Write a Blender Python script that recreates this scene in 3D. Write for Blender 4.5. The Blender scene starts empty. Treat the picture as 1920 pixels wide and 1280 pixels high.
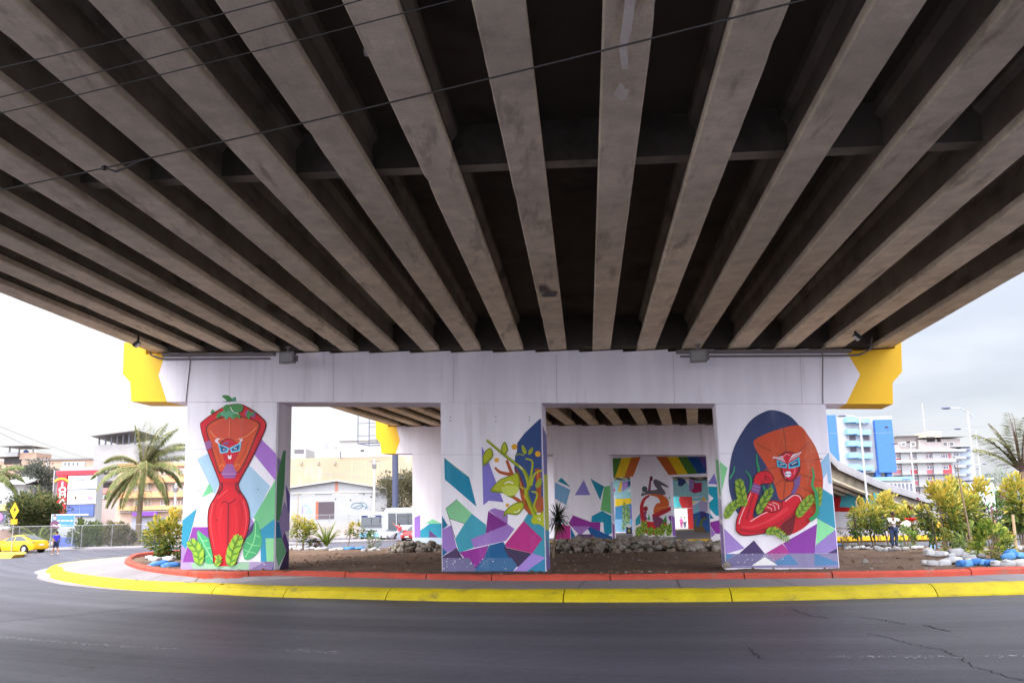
import bpy, bmesh, math, random
import numpy as np
from mathutils import Vector, Matrix
from mathutils.geometry import tessellate_polygon

RND = random.Random(11)
SC = bpy.context.scene
COL = SC.collection
rad = math.radians
sin, cos = math.sin, math.cos

# ------------------------------------------------------------------ camera
F_PX, PPX, PPY, CAM_H = 1450.0, 960.0, 755.0, 1.75
PITCH, ROLL = rad(8.63), rad(1.29)
_R0 = np.array([1, 0, 0.0]); CF = np.array([0, cos(PITCH), sin(PITCH)]); _U0 = np.array([0, -sin(PITCH), cos(PITCH)])
CU = _U0 * cos(ROLL) + _R0 * sin(ROLL)
CR = _R0 * cos(ROLL) - _U0 * sin(ROLL)
CC = np.array([0, 0, CAM_H])
cam_d = bpy.data.cameras.new('camera')
cam = bpy.data.objects.new('camera', cam_d); COL.objects.link(cam)
cam_d.sensor_width = 36.0
cam_d.lens = F_PX / 1920 * 36
cam_d.shift_y = (PPY - 640) / 1920
cam_d.clip_end = 3000
cam.matrix_world = Matrix(((CR[0], CU[0], -CF[0], 0), (CR[1], CU[1], -CF[1], 0), (CR[2], CU[2], -CF[2], CAM_H), (0, 0, 0, 1)))
SC.camera = cam


def sight(x, y):
    """direction towards a point measured in the photograph (1920 x 1280)"""
    return CF + CR * (x - PPX) / F_PX + CU * (PPY - y) / F_PX


def gnd(x, y, z=0.0):
    d = sight(x, y); t = (z - CAM_H) / d[2]
    return CC + d * t


def at(x, y, Y):
    """the point measured at (x, y) that stands Y metres down the road"""
    d = sight(x, y)
    return CC + d * (Y / d[1])


def pxm(Y):
    return F_PX / Y


# ------------------------------------------------------------------ objects
def link(o):
    COL.objects.link(o); return o


def tag(o, label=None, cat=None, group=None, kind=None):
    if label: o['label'] = label
    if cat: o['category'] = cat
    if group: o['group'] = group
    if kind: o['kind'] = kind
    return o


def thing(name, label, cat, loc=(0, 0, 0), rz=0.0, group=None):
    o = bpy.data.objects.new(name, None); link(o)
    o.empty_display_size = .2
    o.location = Vector([float(a) for a in loc]); o.rotation_euler = (0, 0, rz)
    return tag(o, label, cat, group)


def wloc(o):
    v = Vector((0, 0, 0))
    while o is not None:
        v = v + o.location; o = o.parent
    return v


def copy_tree(o, parent=None):
    c = o.copy(); COL.objects.link(c); c.parent = parent
    for ch in list(o.children):
        copy_tree(ch, c)
    return c


class MB:
    def __init__(self):
        self.v, self.f, self.m = [], [], []

    def face(self, pts, m=0):
        n = len(self.v)
        self.v += [tuple(float(a) for a in p) for p in pts]
        self.f.append(tuple(range(n, n + len(pts)))); self.m.append(m)

    def mesh(self, vs, fs, m=0):
        n = len(self.v)
        self.v += [tuple(float(a) for a in p) for p in vs]
        for k, f in enumerate(fs):
            self.f.append(tuple(i + n for i in f)); self.m.append(m if isinstance(m, int) else m[k])

    def box(self, c, s, m=0, rz=0.0, M=None):
        hx, hy, hz = s[0] / 2, s[1] / 2, s[2] / 2
        vs = [Vector((x, y, z)) for z in (-hz, hz) for y in (-hy, hy) for x in (-hx, hx)]
        if M is None: M = Matrix.Rotation(rz, 3, 'Z')
        vs = [M @ v + Vector([float(a) for a in c]) for v in vs]
        self.mesh(vs, [(0, 2, 3, 1), (4, 5, 7, 6), (0, 1, 5, 4), (2, 6, 7, 3), (0, 4, 6, 2), (1, 3, 7, 5)], m)

    def span(self, a, b, m=0):
        self.box([(a[i] + b[i]) / 2 for i in range(3)], [abs(b[i] - a[i]) for i in range(3)], m)

    def prism(self, poly, p0, u, w, d, m=0):
        """2-D polygon (a, b) placed at p0 + a u + b w and pushed along d"""
        p0, u, w, d = (np.array(a, float) for a in (p0, u, w, d))
        A = [p0 + u * a + w * b for a, b in poly]; n = len(A)
        vs = A + [a + d for a in A]
        fs = [tuple(range(n - 1, -1, -1)), tuple(range(n, 2 * n))] + [(i, (i + 1) % n, n + (i + 1) % n, n + i) for i in range(n)]
        self.mesh(vs, fs, m)

    def tube(self, path, r, seg=8, m=0, cap=True):
        P = [np.array(p, float) for p in path]; n = len(P)
        rr = r if isinstance(r, (list, tuple)) else [r] * n
        vs, fs = [], []
        ref = None
        for i, p in enumerate(P):
            t = P[min(i + 1, n - 1)] - P[max(i - 1, 0)]; t = t / (np.linalg.norm(t) + 1e-9)
            if ref is None:
                ref = np.cross(t, [0, 0, 1.0] if abs(t[2]) < .9 else [1.0, 0, 0])
            a = ref - t * (ref @ t); a = a / (np.linalg.norm(a) + 1e-9); ref = a
            b = np.cross(t, a)
            for k in range(seg):
                an = 2 * math.pi * k / seg
                vs.append(p + (a * cos(an) + b * sin(an)) * rr[i])
        for i in range(n - 1):
            for k in range(seg):
                k2 = (k + 1) % seg
                fs.append((i * seg + k, i * seg + k2, (i + 1) * seg + k2, (i + 1) * seg + k))
        if cap:
            fs.append(tuple(range(seg - 1, -1, -1))); fs.append(tuple(range((n - 1) * seg, n * seg)))
        self.mesh(vs, fs, m)

    def ell(self, c, r, seg=10, rings=6, m=0, jit=0.0, rnd=None, M=None):
        c = Vector([float(a) for a in c]); vs, fs = [], []
        rnd = rnd or RND
        for i in range(rings + 1):
            ph = math.pi * i / rings
            for k in range(seg):
                th = 2 * math.pi * k / seg
                j = 1 + (rnd.uniform(-jit, jit) if jit and 0 < i < rings else 0)
                v = Vector((sin(ph) * cos(th) * r[0] * j, sin(ph) * sin(th) * r[1] * j, cos(ph) * r[2] * j))
                if M is not None: v = M @ v
                vs.append(v + c)
        for i in range(rings):
            for k in range(seg):
                k2 = (k + 1) % seg
                fs.append((i * seg + k, (i + 1) * seg + k, (i + 1) * seg + k2, i * seg + k2))
        self.mesh(vs, fs, m)

    def rock(self, c, r, m=0, rnd=None):
        rnd = rnd or RND
        M = Matrix.Rotation(rnd.uniform(0, 6.3), 3, 'Z') @ Matrix.Rotation(rnd.uniform(-.5, .5), 3, 'X')
        self.ell(c, (r * rnd.uniform(.8, 1.35), r * rnd.uniform(.7, 1.1), r * rnd.uniform(.5, .85)), 7, 4, m, .22, rnd, M)

    def leaf(self, p, d, up, L, W, m=0, fold=.25):
        p, d, up = Vector(p), Vector(d).normalized(), Vector(up)
        s = d.cross(up)
        if s.length < 1e-4: s = d.cross(Vector((1, 0, .1)))
        s.normalize(); n = s.cross(d)
        a = p + d * L * .5 + s * W * .5 + n * W * fold
        b = p + d * L * .5 - s * W * .5 + n * W * fold
        t = p + d * L
        self.mesh([p, a, t, b], [(0, 1, 2), (0, 2, 3)], m)

    def build(self, name, mats, parent=None, smooth=False, base=None, local=False, fix=False):
        me = bpy.data.meshes.new(name)
        off = Vector((0, 0, 0))
        if parent is not None and not local: off = wloc(parent)
        if base is not None: off = Vector([float(a) for a in base])
        vs = [(a[0] - off.x, a[1] - off.y, a[2] - off.z) for a in self.v]
        me.from_pydata(vs, [], self.f)
        for mt in (mats if isinstance(mats, (list, tuple)) else [mats]): me.materials.append(mt)
        me.polygons.foreach_set('material_index', self.m)
        if smooth: me.polygons.foreach_set('use_smooth', [True] * len(self.f))
        if fix:
            bm = bmesh.new(); bm.from_mesh(me)
            bmesh.ops.remove_doubles(bm, verts=bm.verts, dist=1e-5)
            bmesh.ops.recalc_face_normals(bm, faces=bm.faces); bm.to_mesh(me); bm.free()
        me.update()
        o = bpy.data.objects.new(name, me); link(o)
        if parent is not None: o.parent = parent
        if base is not None: o.location = off
        return o


def catmull(pts, n=6, closed=True):
    P = [np.array(p, float) for p in pts]; N = len(P); out = []
    for i in range(N if closed else N - 1):
        if closed: a, b, c, d = P[(i - 1) % N], P[i], P[(i + 1) % N], P[(i + 2) % N]
        else: a, b, c, d = P[max(i - 1, 0)], P[i], P[i + 1], P[min(i + 2, N - 1)]
        for k in range(n):
            t = k / n
            out.append(.5 * ((2 * b) + (c - a) * t + (2 * a - 5 * b + 4 * c - d) * t * t + (3 * b - a - 3 * c + d) * t ** 3))
    if not closed: out.append(P[-1])
    return out


# ------------------------------------------------------------------ materials
def lin(c):
    def g(u):
        u = u / 255.0
        return u / 12.92 if u <= .04045 else ((u + .055) / 1.055) ** 2.4
    return tuple(g(u) for u in c)


def _nodes(name):
    m = bpy.data.materials.new(name); m.use_nodes = True
    nt = m.node_tree
    return m, nt, nt.nodes['Principled BSDF']


def mat(name, rgb, rough=.7, var=.12, scale=2.0, bump=0.0, metal=0.0, spec=.4, stretch=(1, 1, 1), var2=0.0, scale2=.4, trans=0.0, sheen=None, dark=None, dark_amt=0.0, dark_scale=1.0, dark_lo=.55, dark_stretch=(1, 1, 1), world=False, objvar=0.0, fine=0.0):
    """rgb = albedo as an sRGB triple; noise breaks it up at two sizes, an optional stain colour sits on top"""
    m, nt, bs = _nodes(name)
    N, L = nt.nodes, nt.links
    base = lin(rgb)
    bs.inputs['Roughness'].default_value = rough
    bs.inputs['Metallic'].default_value = metal
    bs.inputs['Specular IOR Level'].default_value = spec
    if trans: bs.inputs['Transmission Weight'].default_value = trans
    tc = N.new('ShaderNodeTexCoord')
    src = tc.outputs['Object']
    if world:
        g = N.new('ShaderNodeNewGeometry'); src = g.outputs['Position']

    def noise(sc, st, det=6, ro=.6):
        mp = N.new('ShaderNodeMapping'); mp.inputs['Scale'].default_value = st
        L.new(src, mp.inputs['Vector'])
        n = N.new('ShaderNodeTexNoise'); n.inputs['Scale'].default_value = sc
        n.inputs['Detail'].default_value = det; n.inputs['Roughness'].default_value = ro
        L.new(mp.outputs['Vector'], n.inputs['Vector'])
        return n.outputs['Fac']

    def ramp(fac, lo, hi, a, b):
        r = N.new('ShaderNodeMapRange'); r.inputs['From Min'].default_value = lo; r.inputs['From Max'].default_value = hi
        r.inputs['To Min'].default_value = a; r.inputs['To Max'].default_value = b
        L.new(fac, r.inputs['Value']); return r.outputs['Result']

    def scalemix(col, fac):
        v = N.new('ShaderNodeVectorMath'); v.operation = 'SCALE'
        L.new(col, v.inputs[0]); L.new(fac, v.inputs['Scale']); return v.outputs['Vector']
    rgbn = N.new('ShaderNodeRGB'); rgbn.outputs[0].default_value = (*base, 1)
    col = rgbn.outputs[0]
    if var:
        n1 = noise(scale, stretch); col = scalemix(col, ramp(n1, .25, .75, 1 - var, 1 + var))
    if var2:
        n2 = noise(scale2, stretch, 3); col = scalemix(col, ramp(n2, .3, .7, 1 - var2, 1 + var2))
    if objvar:
        oi = N.new('ShaderNodeObjectInfo'); col = scalemix(col, ramp(oi.outputs['Random'], 0, 1, 1 - objvar, 1 + objvar))
    if fine:
        col = scalemix(col, ramp(noise(38, (1, 1, 1), 3, .8), .3, .7, 1 - fine, 1 + fine))
    if dark is not None:
        n3 = noise(dark_scale, dark_stretch, 8, .65)
        f = ramp(n3, dark_lo, dark_lo + .12, 0, dark_amt)
        mx = N.new('ShaderNodeMix'); mx.data_type = 'RGBA'
        mx.inputs['B'].default_value = (*lin(dark), 1)
        L.new(f, mx.inputs['Factor']); L.new(col, mx.inputs['A']); col = mx.outputs['Result']
    L.new(col, bs.inputs['Base Color'])
    if bump:
        n4 = noise(scale * 6, (1, 1, 1), 5)
        b = N.new('ShaderNodeBump'); b.inputs['Strength'].default_value = bump; b.inputs['Distance'].default_value = .02
        L.new(n4, b.inputs['Height']); L.new(b.outputs['Normal'], bs.inputs['Normal'])
    return m


_pc = {}


def paint(rgb, gain=1.0):
    """wall paint, cached by colour"""
    key = tuple(rgb)
    if key not in _pc:
        l = [min(.8, c * gain) for c in lin(rgb)]

        def s(u): return 255 * (u * 12.92 if u <= .0031308 else 1.055 * u ** (1 / 2.4) - .055)
        _pc[key] = mat('wall_paint', [s(u) for u in l], .6, .10, 2.2, .15, spec=.3, var2=.09, scale2=.6, stretch=(1, 1, .3), fine=.05, dark=[min(255, s(u) * .6 + 84) for u in l], dark_amt=.35, dark_scale=1.4, dark_lo=.58, dark_stretch=(1.6, 1.6, .25), world=True)
    return _pc[key]


def plain(rgb, rough=.6, **k):
    key = ('p', tuple(rgb), rough, tuple(sorted(k.items())))
    if key not in _pc:
        _pc[key] = mat('surface', rgb, rough, k.pop('var', .06), k.pop('scale', 1.5), **k)
    return _pc[key]


def leafmat(rgb):
    key = ('l', tuple(rgb))
    if key not in _pc:
        m, nt, bs = _nodes('leaf')
        N, L = nt.nodes, nt.links
        bs.inputs['Roughness'].default_value = .5
        bs.inputs['Specular IOR Level'].default_value = .35
        tc = N.new('ShaderNodeTexCoord'); n = N.new('ShaderNodeTexNoise'); n.inputs['Scale'].default_value = 3
        L.new(tc.outputs['Object'], n.inputs['Vector'])
        r = N.new('ShaderNodeMapRange'); r.inputs['From Min'].default_value = .25; r.inputs['From Max'].default_value = .75
        r.inputs['To Min'].default_value = .75; r.inputs['To Max'].default_value = 1.25
        L.new(n.outputs['Fac'], r.inputs['Value'])
        v = N.new('ShaderNodeVectorMath'); v.operation = 'SCALE'; v.inputs[0].default_value = lin(rgb)
        L.new(r.outputs['Result'], v.inputs['Scale']); L.new(v.outputs['Vector'], bs.inputs['Base Color'])
        tr = N.new('ShaderNodeBsdfTranslucent'); L.new(v.outputs['Vector'], tr.inputs['Color'])
        mx = N.new('ShaderNodeMixShader'); mx.inputs[0].default_value = .3
        L.new(bs.outputs[0], mx.inputs[1]); L.new(tr.outputs[0], mx.inputs[2])
        L.new(mx.outputs[0], N['Material Output'].inputs['Surface'])
        _pc[key] = m
    return _pc[key]


def glass(rgb=(40, 48, 58), rough=.08):
    return plain(rgb, rough, var=.1, spec=.8)


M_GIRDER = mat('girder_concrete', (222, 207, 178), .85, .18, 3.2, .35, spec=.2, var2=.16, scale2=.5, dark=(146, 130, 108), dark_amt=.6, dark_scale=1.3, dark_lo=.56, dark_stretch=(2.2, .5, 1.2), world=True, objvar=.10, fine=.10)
M_SHADED = mat('shaded_concrete', (158, 148, 130), .9, .16, 1.6, .3, spec=.15, var2=.2, scale2=.4, dark=(78, 70, 60), dark_amt=.6, dark_scale=.9, dark_lo=.54, dark_stretch=(.6, .6, 2), world=True, objvar=.1, fine=.08)  # girder concrete darkened: shade between the girders is put into the colour
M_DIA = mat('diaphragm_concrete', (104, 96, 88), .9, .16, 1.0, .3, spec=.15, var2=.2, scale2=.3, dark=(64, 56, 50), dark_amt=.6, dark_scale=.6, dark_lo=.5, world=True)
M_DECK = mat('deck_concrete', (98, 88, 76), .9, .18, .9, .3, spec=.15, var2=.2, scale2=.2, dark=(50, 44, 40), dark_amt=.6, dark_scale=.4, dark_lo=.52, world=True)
M_WHITE = mat('white_wall_paint', (236, 231, 243), .62, .07, 1.6, .2, spec=.3, stretch=(1.4, 1.4, .22), var2=.07, scale2=.45, dark=(190, 183, 190), dark_amt=.38, dark_scale=1.2, dark_lo=.565, dark_stretch=(2.2, 2.2, .2), world=True)
M_YELLOW = mat('yellow_wall_paint', (236, 184, 0), .5, .06, 1.0, .08, var2=.05, scale2=.6, dark=(190, 150, 10), dark_amt=.4, dark_scale=1.0, dark_lo=.62, dark_stretch=(2, 2, .25), world=True)
M_PARAPET = mat('parapet_concrete', (172, 168, 170), .8, .06, .8, .1, var2=.06, world=True)
M_STEEL = mat('galvanised_steel', (150, 152, 156), .45, .08, 3, metal=.6)
M_BLACK = plain((22, 22, 26), .5)
M_CABLE = plain((38, 35, 36), .6)
M_DUCT = plain((120, 112, 112), .7)
M_WOOD = mat('bark', (128, 110, 92), .9, .25, 4, .4, stretch=(3, 3, .6))
M_STAKE = mat('stake_wood', (168, 146, 118), .9, .2, 3, .2)

# ------------------------------------------------------------------ light
w = bpy.data.worlds.new('World'); SC.world = w; w.use_nodes = True
nt = w.node_tree; N, L = nt.nodes, nt.links
bg = N['Background']
SUN_EL, SUN_ROT = rad(56), rad(-125)
sky = N.new('ShaderNodeTexSky'); sky.sky_type = 'NISHITA'; sky.sun_disc = False
sky.sun_elevation = SUN_EL; sky.sun_rotation = SUN_ROT
sky.air_density = 1.2; sky.dust_density = 3.0
tc = N.new('ShaderNodeTexCoord')
mp = N.new('ShaderNodeMapping'); mp.inputs['Scale'].default_value = (1.0, 1.0, 3.4); mp.inputs['Location'].default_value = (.35, .2, .1)
L.new(tc.outputs['Generated'], mp.inputs['Vector'])
cn = N.new('ShaderNodeTexNoise'); cn.inputs['Scale'].default_value = 2.6; cn.inputs['Detail'].default_value = 4; cn.inputs['Roughness'].default_value = .45
L.new(mp.outputs['Vector'], cn.inputs['Vector'])
# the sun stands behind the cloud on one side, so that side of the cover is the brighter one
sx = N.new('ShaderNodeSeparateXYZ'); L.new(tc.outputs['Generated'], sx.inputs['Vector'])
side = N.new('ShaderNodeMapRange'); side.inputs['From Min'].default_value = -.5; side.inputs['From Max'].default_value = .55
side.inputs['To Min'].default_value = .34; side.inputs['To Max'].default_value = -.16
L.new(sx.outputs['X'], side.inputs['Value'])
amp = N.new('ShaderNodeMath'); amp.operation = 'MULTIPLY_ADD'; L.new(cn.outputs['Fac'], amp.inputs[0]); amp.inputs[1].default_value = 1.7; amp.inputs[2].default_value = -.35
ad = N.new('ShaderNodeMath'); ad.operation = 'ADD'; L.new(amp.outputs[0], ad.inputs[0]); L.new(side.outputs['Result'], ad.inputs[1])
cr = N.new('ShaderNodeValToRGB')
cr.color_ramp.elements[0].position = .2; cr.color_ramp.elements[0].color = (.62, .655, .74, 1)
cr.color_ramp.elements[1].position = .72; cr.color_ramp.elements[1].color = (1.0, 1.0, 1.0, 1)
e = cr.color_ramp.elements.new(.46); e.color = (.80, .825, .89, 1)
L.new(ad.outputs[0], cr.inputs['Fac'])
SKY_GAIN = 2.95


def _m(op, a, b):
    n = N.new('ShaderNodeMath'); n.operation = op
    for i, v in enumerate((a, b)):
        if isinstance(v, (int, float)): n.inputs[i].default_value = v
        else: L.new(v, n.inputs[i])
    return n.outputs[0]


# overcast cover: about three times brighter overhead than at the horizon, and boosted behind the camera to light the pier fronts
zen = _m('ADD', _m('MULTIPLY', _m('MAXIMUM', sx.outputs['Z'], 0), 1.75), .9)
rear_boost = N.new('ShaderNodeMapRange'); rear_boost.inputs['From Min'].default_value = .25; rear_boost.inputs['From Max'].default_value = -.8
rear_boost.inputs['To Min'].default_value = 1.0; rear_boost.inputs['To Max'].default_value = 4.2
L.new(sx.outputs['Y'], rear_boost.inputs['Value'])
lum = _m('MULTIPLY', _m('MULTIPLY', zen, rear_boost.outputs['Result']), SKY_GAIN)
cs = N.new('ShaderNodeVectorMath'); cs.operation = 'SCALE'; L.new(lum, cs.inputs['Scale'])
L.new(cr.outputs['Color'], cs.inputs[0])
mx = N.new('ShaderNodeMix'); mx.data_type = 'RGBA'; mx.inputs['Factor'].default_value = .9
L.new(sky.outputs['Color'], mx.inputs['A']); L.new(cs.outputs['Vector'], mx.inputs['B'])
L.new(mx.outputs['Result'], bg.inputs['Color']); bg.inputs['Strength'].default_value = .1
sun_d = bpy.data.lights.new('sun', 'SUN'); sun = bpy.data.objects.new('sun', sun_d); link(sun)
sun_d.energy = 1.2; sun_d.angle = rad(14); sun_d.color = (1, .96, .9)
_sd = Vector((sin(SUN_ROT) * cos(SUN_EL), cos(SUN_ROT) * cos(SUN_EL), sin(SUN_EL)))
sun.rotation_euler = _sd.to_track_quat('Z', 'Y').to_euler(); sun.location = (-30, 0, 40)
SC.view_settings.view_transform = 'Standard'; SC.view_settings.look = 'None'
SC.view_settings.exposure = 1.7; SC.view_settings.gamma = 1
SC.cycles.max_bounces = 8; SC.cycles.diffuse_bounces = 5; SC.cycles.caustics_reflective = False; SC.cycles.caustics_refractive = False

# ================================================================== overpass
HEAD = [rad(9.2 + 7.8 * k) for k in range(9)]
SPANS = [18.3, 18.3, 16, 16, 16, 16, 16, 16]
PC = [np.array([-.57, 21.77, 0.0]) + .49 * np.array([sin(HEAD[0]), cos(HEAD[0]), 0])]
for k in range(1, 9):
    a = (HEAD[k] + HEAD[k - 1]) / 2
    PC.append(PC[-1] + SPANS[k - 1] * np.array([sin(a), cos(a), 0]))
CD = [np.array([cos(a), -sin(a), 0]) for a in HEAD]
ND = [np.array([sin(a), cos(a), 0]) for a in HEAD]
ZS = [6.555, 6.50, 6.20, 4.95, 3.75, 2.3, .8, -.6, -2.0]
SLOPE = .052
CAPD, COLD = 1.0, .95
GS = [1.895 + 1.235 * k for k in range(-10, 8)]
COLS = [(-9.48, -6.50), (-1.52, 1.42), (6.17, 9.02)]
GROUND = [.38, .35, .36, .2, .0, 0, 0, 0, 0]
overpass = thing('overpass', 'long curved concrete road overpass on painted piers over the roundabout', 'overpass', PC[0])
UZ = np.array([0, 0, 1.0])


def pp(k, s, n, z):
    return PC[k] + CD[k] * s + ND[k] * n + UZ * z


def seat(k, s):
    return ZS[k] - SLOPE * s


def make_pier(k, cols, end_paint=None, cap_paint=None, end_chev=True):
    pr = thing('pier', None, None, PC[k]); pr.parent = overpass; pr.location = Vector(PC[k]) - overpass.location
    cb = lambda s: ZS[k] - 1.485 - .05 * s
    top = []
    for g in GS:
        z = seat(k, g); top += [(g - .6175, z), (g + .6175, z)]
    # white middle with a stepped seat line, ends split off along a chevron
    lz0, rz0 = seat(k, GS[0]), seat(k, GS[-1])
    Lc = [(-10.26, lz0), (-10.45, cb(-10.4) + .82), (-10.12, cb(-10.12))]
    Rc = [(9.62, rz0 + SLOPE), (9.94, cb(9.9) + .78), (9.52, cb(9.52))]
    if k == 1: Lc = [(-10.42, lz0), (-10.2, cb(-10.2) + .72), (-10.45, cb(-10.45))]
    mid = [Lc[2], Lc[1], Lc[0]] + [p for p in top if -10.15 < p[0] < 9.6] + [Rc[0], Rc[1], Rc[2]]
    b = MB(); b.prism(mid, pp(k, 0, -CAPD / 2, 0), CD[k], UZ, ND[k] * CAPD)
    b.build('cap', [cap_paint or M_WHITE], pr, fix=True)
    Le = [Lc[2], Lc[1], Lc[0], (-10.92, lz0), (-10.92, lz0 + .42), (-11.69, lz0 + .42), (-11.67, lz0 - .58), (-11.40, lz0 - .86), (-11.33, cb(-11.33))]
    Re = [Rc[2], (10.68, cb(10.68)), (10.72, cb(10.68) + .56), (10.98, cb(10.68) + .84), (11.05, rz0 + .42), (10.86, rz0 + .42), (10.86, rz0), (9.92, rz0), (9.62, rz0 + SLOPE), Rc[1]]
    if k == 3: Re = [Rc[2], (10.1, cb(10.1)), (10.1, rz0 + SLOPE * .4), (9.62, rz0 + SLOPE), Rc[1]]
    for e in (Le, Re):
        b = MB(); b.prism(e, pp(k, 0, -CAPD / 2 - .002, 0), CD[k], UZ, ND[k] * (CAPD + .004))
        b.build('cap_end', [end_paint or M_YELLOW], pr, fix=True)
    for s0, s1 in cols:
        bm = bmesh.new()
        P = [pp(k, s, n, 0) for s, n in ((s0, -COLD / 2), (s1, -COLD / 2), (s1, COLD / 2), (s0, COLD / 2))]
        lo = [bm.verts.new(p + UZ * (GROUND[k] - .5)) for p in P]
        hi = [bm.verts.new(p + UZ * (cb(s) - .004)) for p, s in zip(P, (s0, s1, s1, s0))]
        bm.faces.new(lo[::-1]); bm.faces.new(hi)
        ed = []
        for i in range(4):
            bm.faces.new((lo[i], lo[(i + 1) % 4], hi[(i + 1) % 4], hi[i]))
        bm.edges.ensure_lookup_table()
        ed = [e for e in bm.edges if abs(e.verts[0].co.z - e.verts[1].co.z) > 1]
        bmesh.ops.bevel(bm, geom=ed, offset=.035, segments=2, affect='EDGES')
        bmesh.ops.recalc_face_normals(bm, faces=bm.faces)
        me = bpy.data.meshes.new('column'); bm.to_mesh(me); bm.free()
        me.materials.append(M_WHITE)
        for v in me.vertices: v.co -= Vector(PC[k])
        o = bpy.data.objects.new('column', me); link(o); o.parent = pr
    return pr


GP = [(-.23, 0), (.23, 0), (.25, .025), (.25, .13), (.085, .24), (.085, .74), (.17, .84), (.17, 1.0), (-.17, 1.0), (-.17, .84), (-.085, .74), (-.085, .24), (-.25, .13), (-.25, .025)]


def girder(p, q, seg=1, seed=0):
    """prestressed I girder; the near ones get worn, slightly chipped lower edges"""
    p, q = np.array(p), np.array(q); d = q - p
    u = np.cross([d[0], d[1], 0], [0, 0, 1.0]); u /= np.linalg.norm(u)
    rn = random.Random(seed); k = len(GP); vs, fs, ms = [], [], []
    chip = {1: 0, 0: 0}
    for i in range(seg + 1):
        c = p + d * i / seg
        for s_ in (0, 1):
            chip[s_] = max(0, chip[s_] * .5 + (rn.uniform(.012, .035) if rn.random() < .018 else 0)) if seg > 1 else 0
        for j, (a, z) in enumerate(GP):
            if seg > 1 and j in (0, 1, 2, 13):
                cc = chip[1 if a > 0 else 0]; jit = rn.uniform(-.0025, .0025)
                a = a - math.copysign(cc * (.7 if j in (2, 13) else 1), a) + jit; z = z + (cc * .6 if j in (0, 1) else 0) + rn.uniform(-.002, .002)
            vs.append(c + u * a + UZ * z)
    for i in range(seg):
        for j in range(k):
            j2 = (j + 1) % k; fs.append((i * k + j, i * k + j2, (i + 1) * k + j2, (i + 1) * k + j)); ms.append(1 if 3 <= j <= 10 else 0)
    fs += [tuple(range(k - 1, -1, -1)), tuple(seg * k + j for j in range(k))]; ms += [0, 0]
    b = MB(); b.mesh(vs, fs, ms)
    return b.build('girder', [M_GIRDER, M_SHADED], overpass, fix=True)


GAP = .035
# first span: straight girders, cut short before the camera to let light under
D01 = np.array([.0922, .9957, -.0054]); D01 /= np.linalg.norm(D01)
L01 = 20.5
for s in GS:
    e = pp(0, s, -.06, seat(0, s) + GAP)
    girder(e - D01 * L01, e, 110, int(s * 100))
for k in range(0, 4):
    for s in GS:
        girder(pp(k, s, .06, seat(k, s) + GAP), pp(k + 1, s, -.06, seat(k + 1, s) + GAP))
for k, lst in ((4, GS[12:]), (5, GS[14:])):
    for s in lst:
        girder(pp(k, s, .06, seat(k, s) + GAP), pp(k + 1, s, -.06, seat(k + 1, s) + GAP))


def diaphragm(k, t0, span01, zlo=.26, th=.28):
    """cross beams between neighbouring girders, t0 metres before pier k"""
    for a, c in zip(GS[:-1], GS[1:]):
        b = MB()
        if span01:
            A = pp(0, a, -.06, seat(0, a) + GAP) - D01 * t0; C = pp(0, c, -.06, seat(0, c) + GAP) - D01 * t0; d = D01
        else:
            A = pp(k, a, t0, seat(k, a) + GAP); C = pp(k, c, t0, seat(k, c) + GAP); d = ND[k]
        u = (C - A); u[2] = 0; ul = np.linalg.norm(u); u /= ul
        zl, zr = A[2], C[2]
        p0 = np.array([A[0], A[1], 0])
        b.prism([(.084, zl + zlo + .055), (ul - .084, zr + zlo + .06), (ul - .084, zr + .995), (.084, zl + .995)], p0, u, UZ, d * th)
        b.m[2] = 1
        b.build('diaphragm', [M_DIA, M_SHADED], overpass, fix=True)


diaphragm(0, 11.3, True, .30, .24)
diaphragm(0, .42, True, .0)
diaphragm(0, 9.0, False, .2)
diaphragm(1, -.40, False, .0)

# deck slab and parapets, ribbon along the piers
b = MB(); pl = MB(); prt = MB()
stations = []
for t in (L01, 17, 8):
    stations.append(('a', t))
rows = []
for t in (L01 + .3, 14.0, 7.0):
    rows.append([pp(0, s, 0, seat(0, s) + GAP + .99) - D01 * t for s in (-11.35, -4, 4, 11.15)])
for k in range(0, 8):
    rows.append([pp(k, s, 0, seat(k, s) + GAP + .99) for s in (-11.35, -4, 4, 11.15)])
TH = .22
for i in range(len(rows) - 1):
    A, B = rows[i], rows[i + 1]
    for j in range(3):
        b.face([A[j], B[j], B[j + 1], A[j + 1]])
        b.face([A[j] + UZ * TH, A[j + 1] + UZ * TH, B[j + 1] + UZ * TH, B[j] + UZ * TH])
    for j in (0, 3):
        b.face([A[j], A[j] + UZ * TH, B[j] + UZ * TH, B[j]])
b.face([rows[0][0], rows[0][3], rows[0][3] + UZ * TH, rows[0][0] + UZ * TH])
b.build('deck', [M_DECK], overpass)
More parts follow.
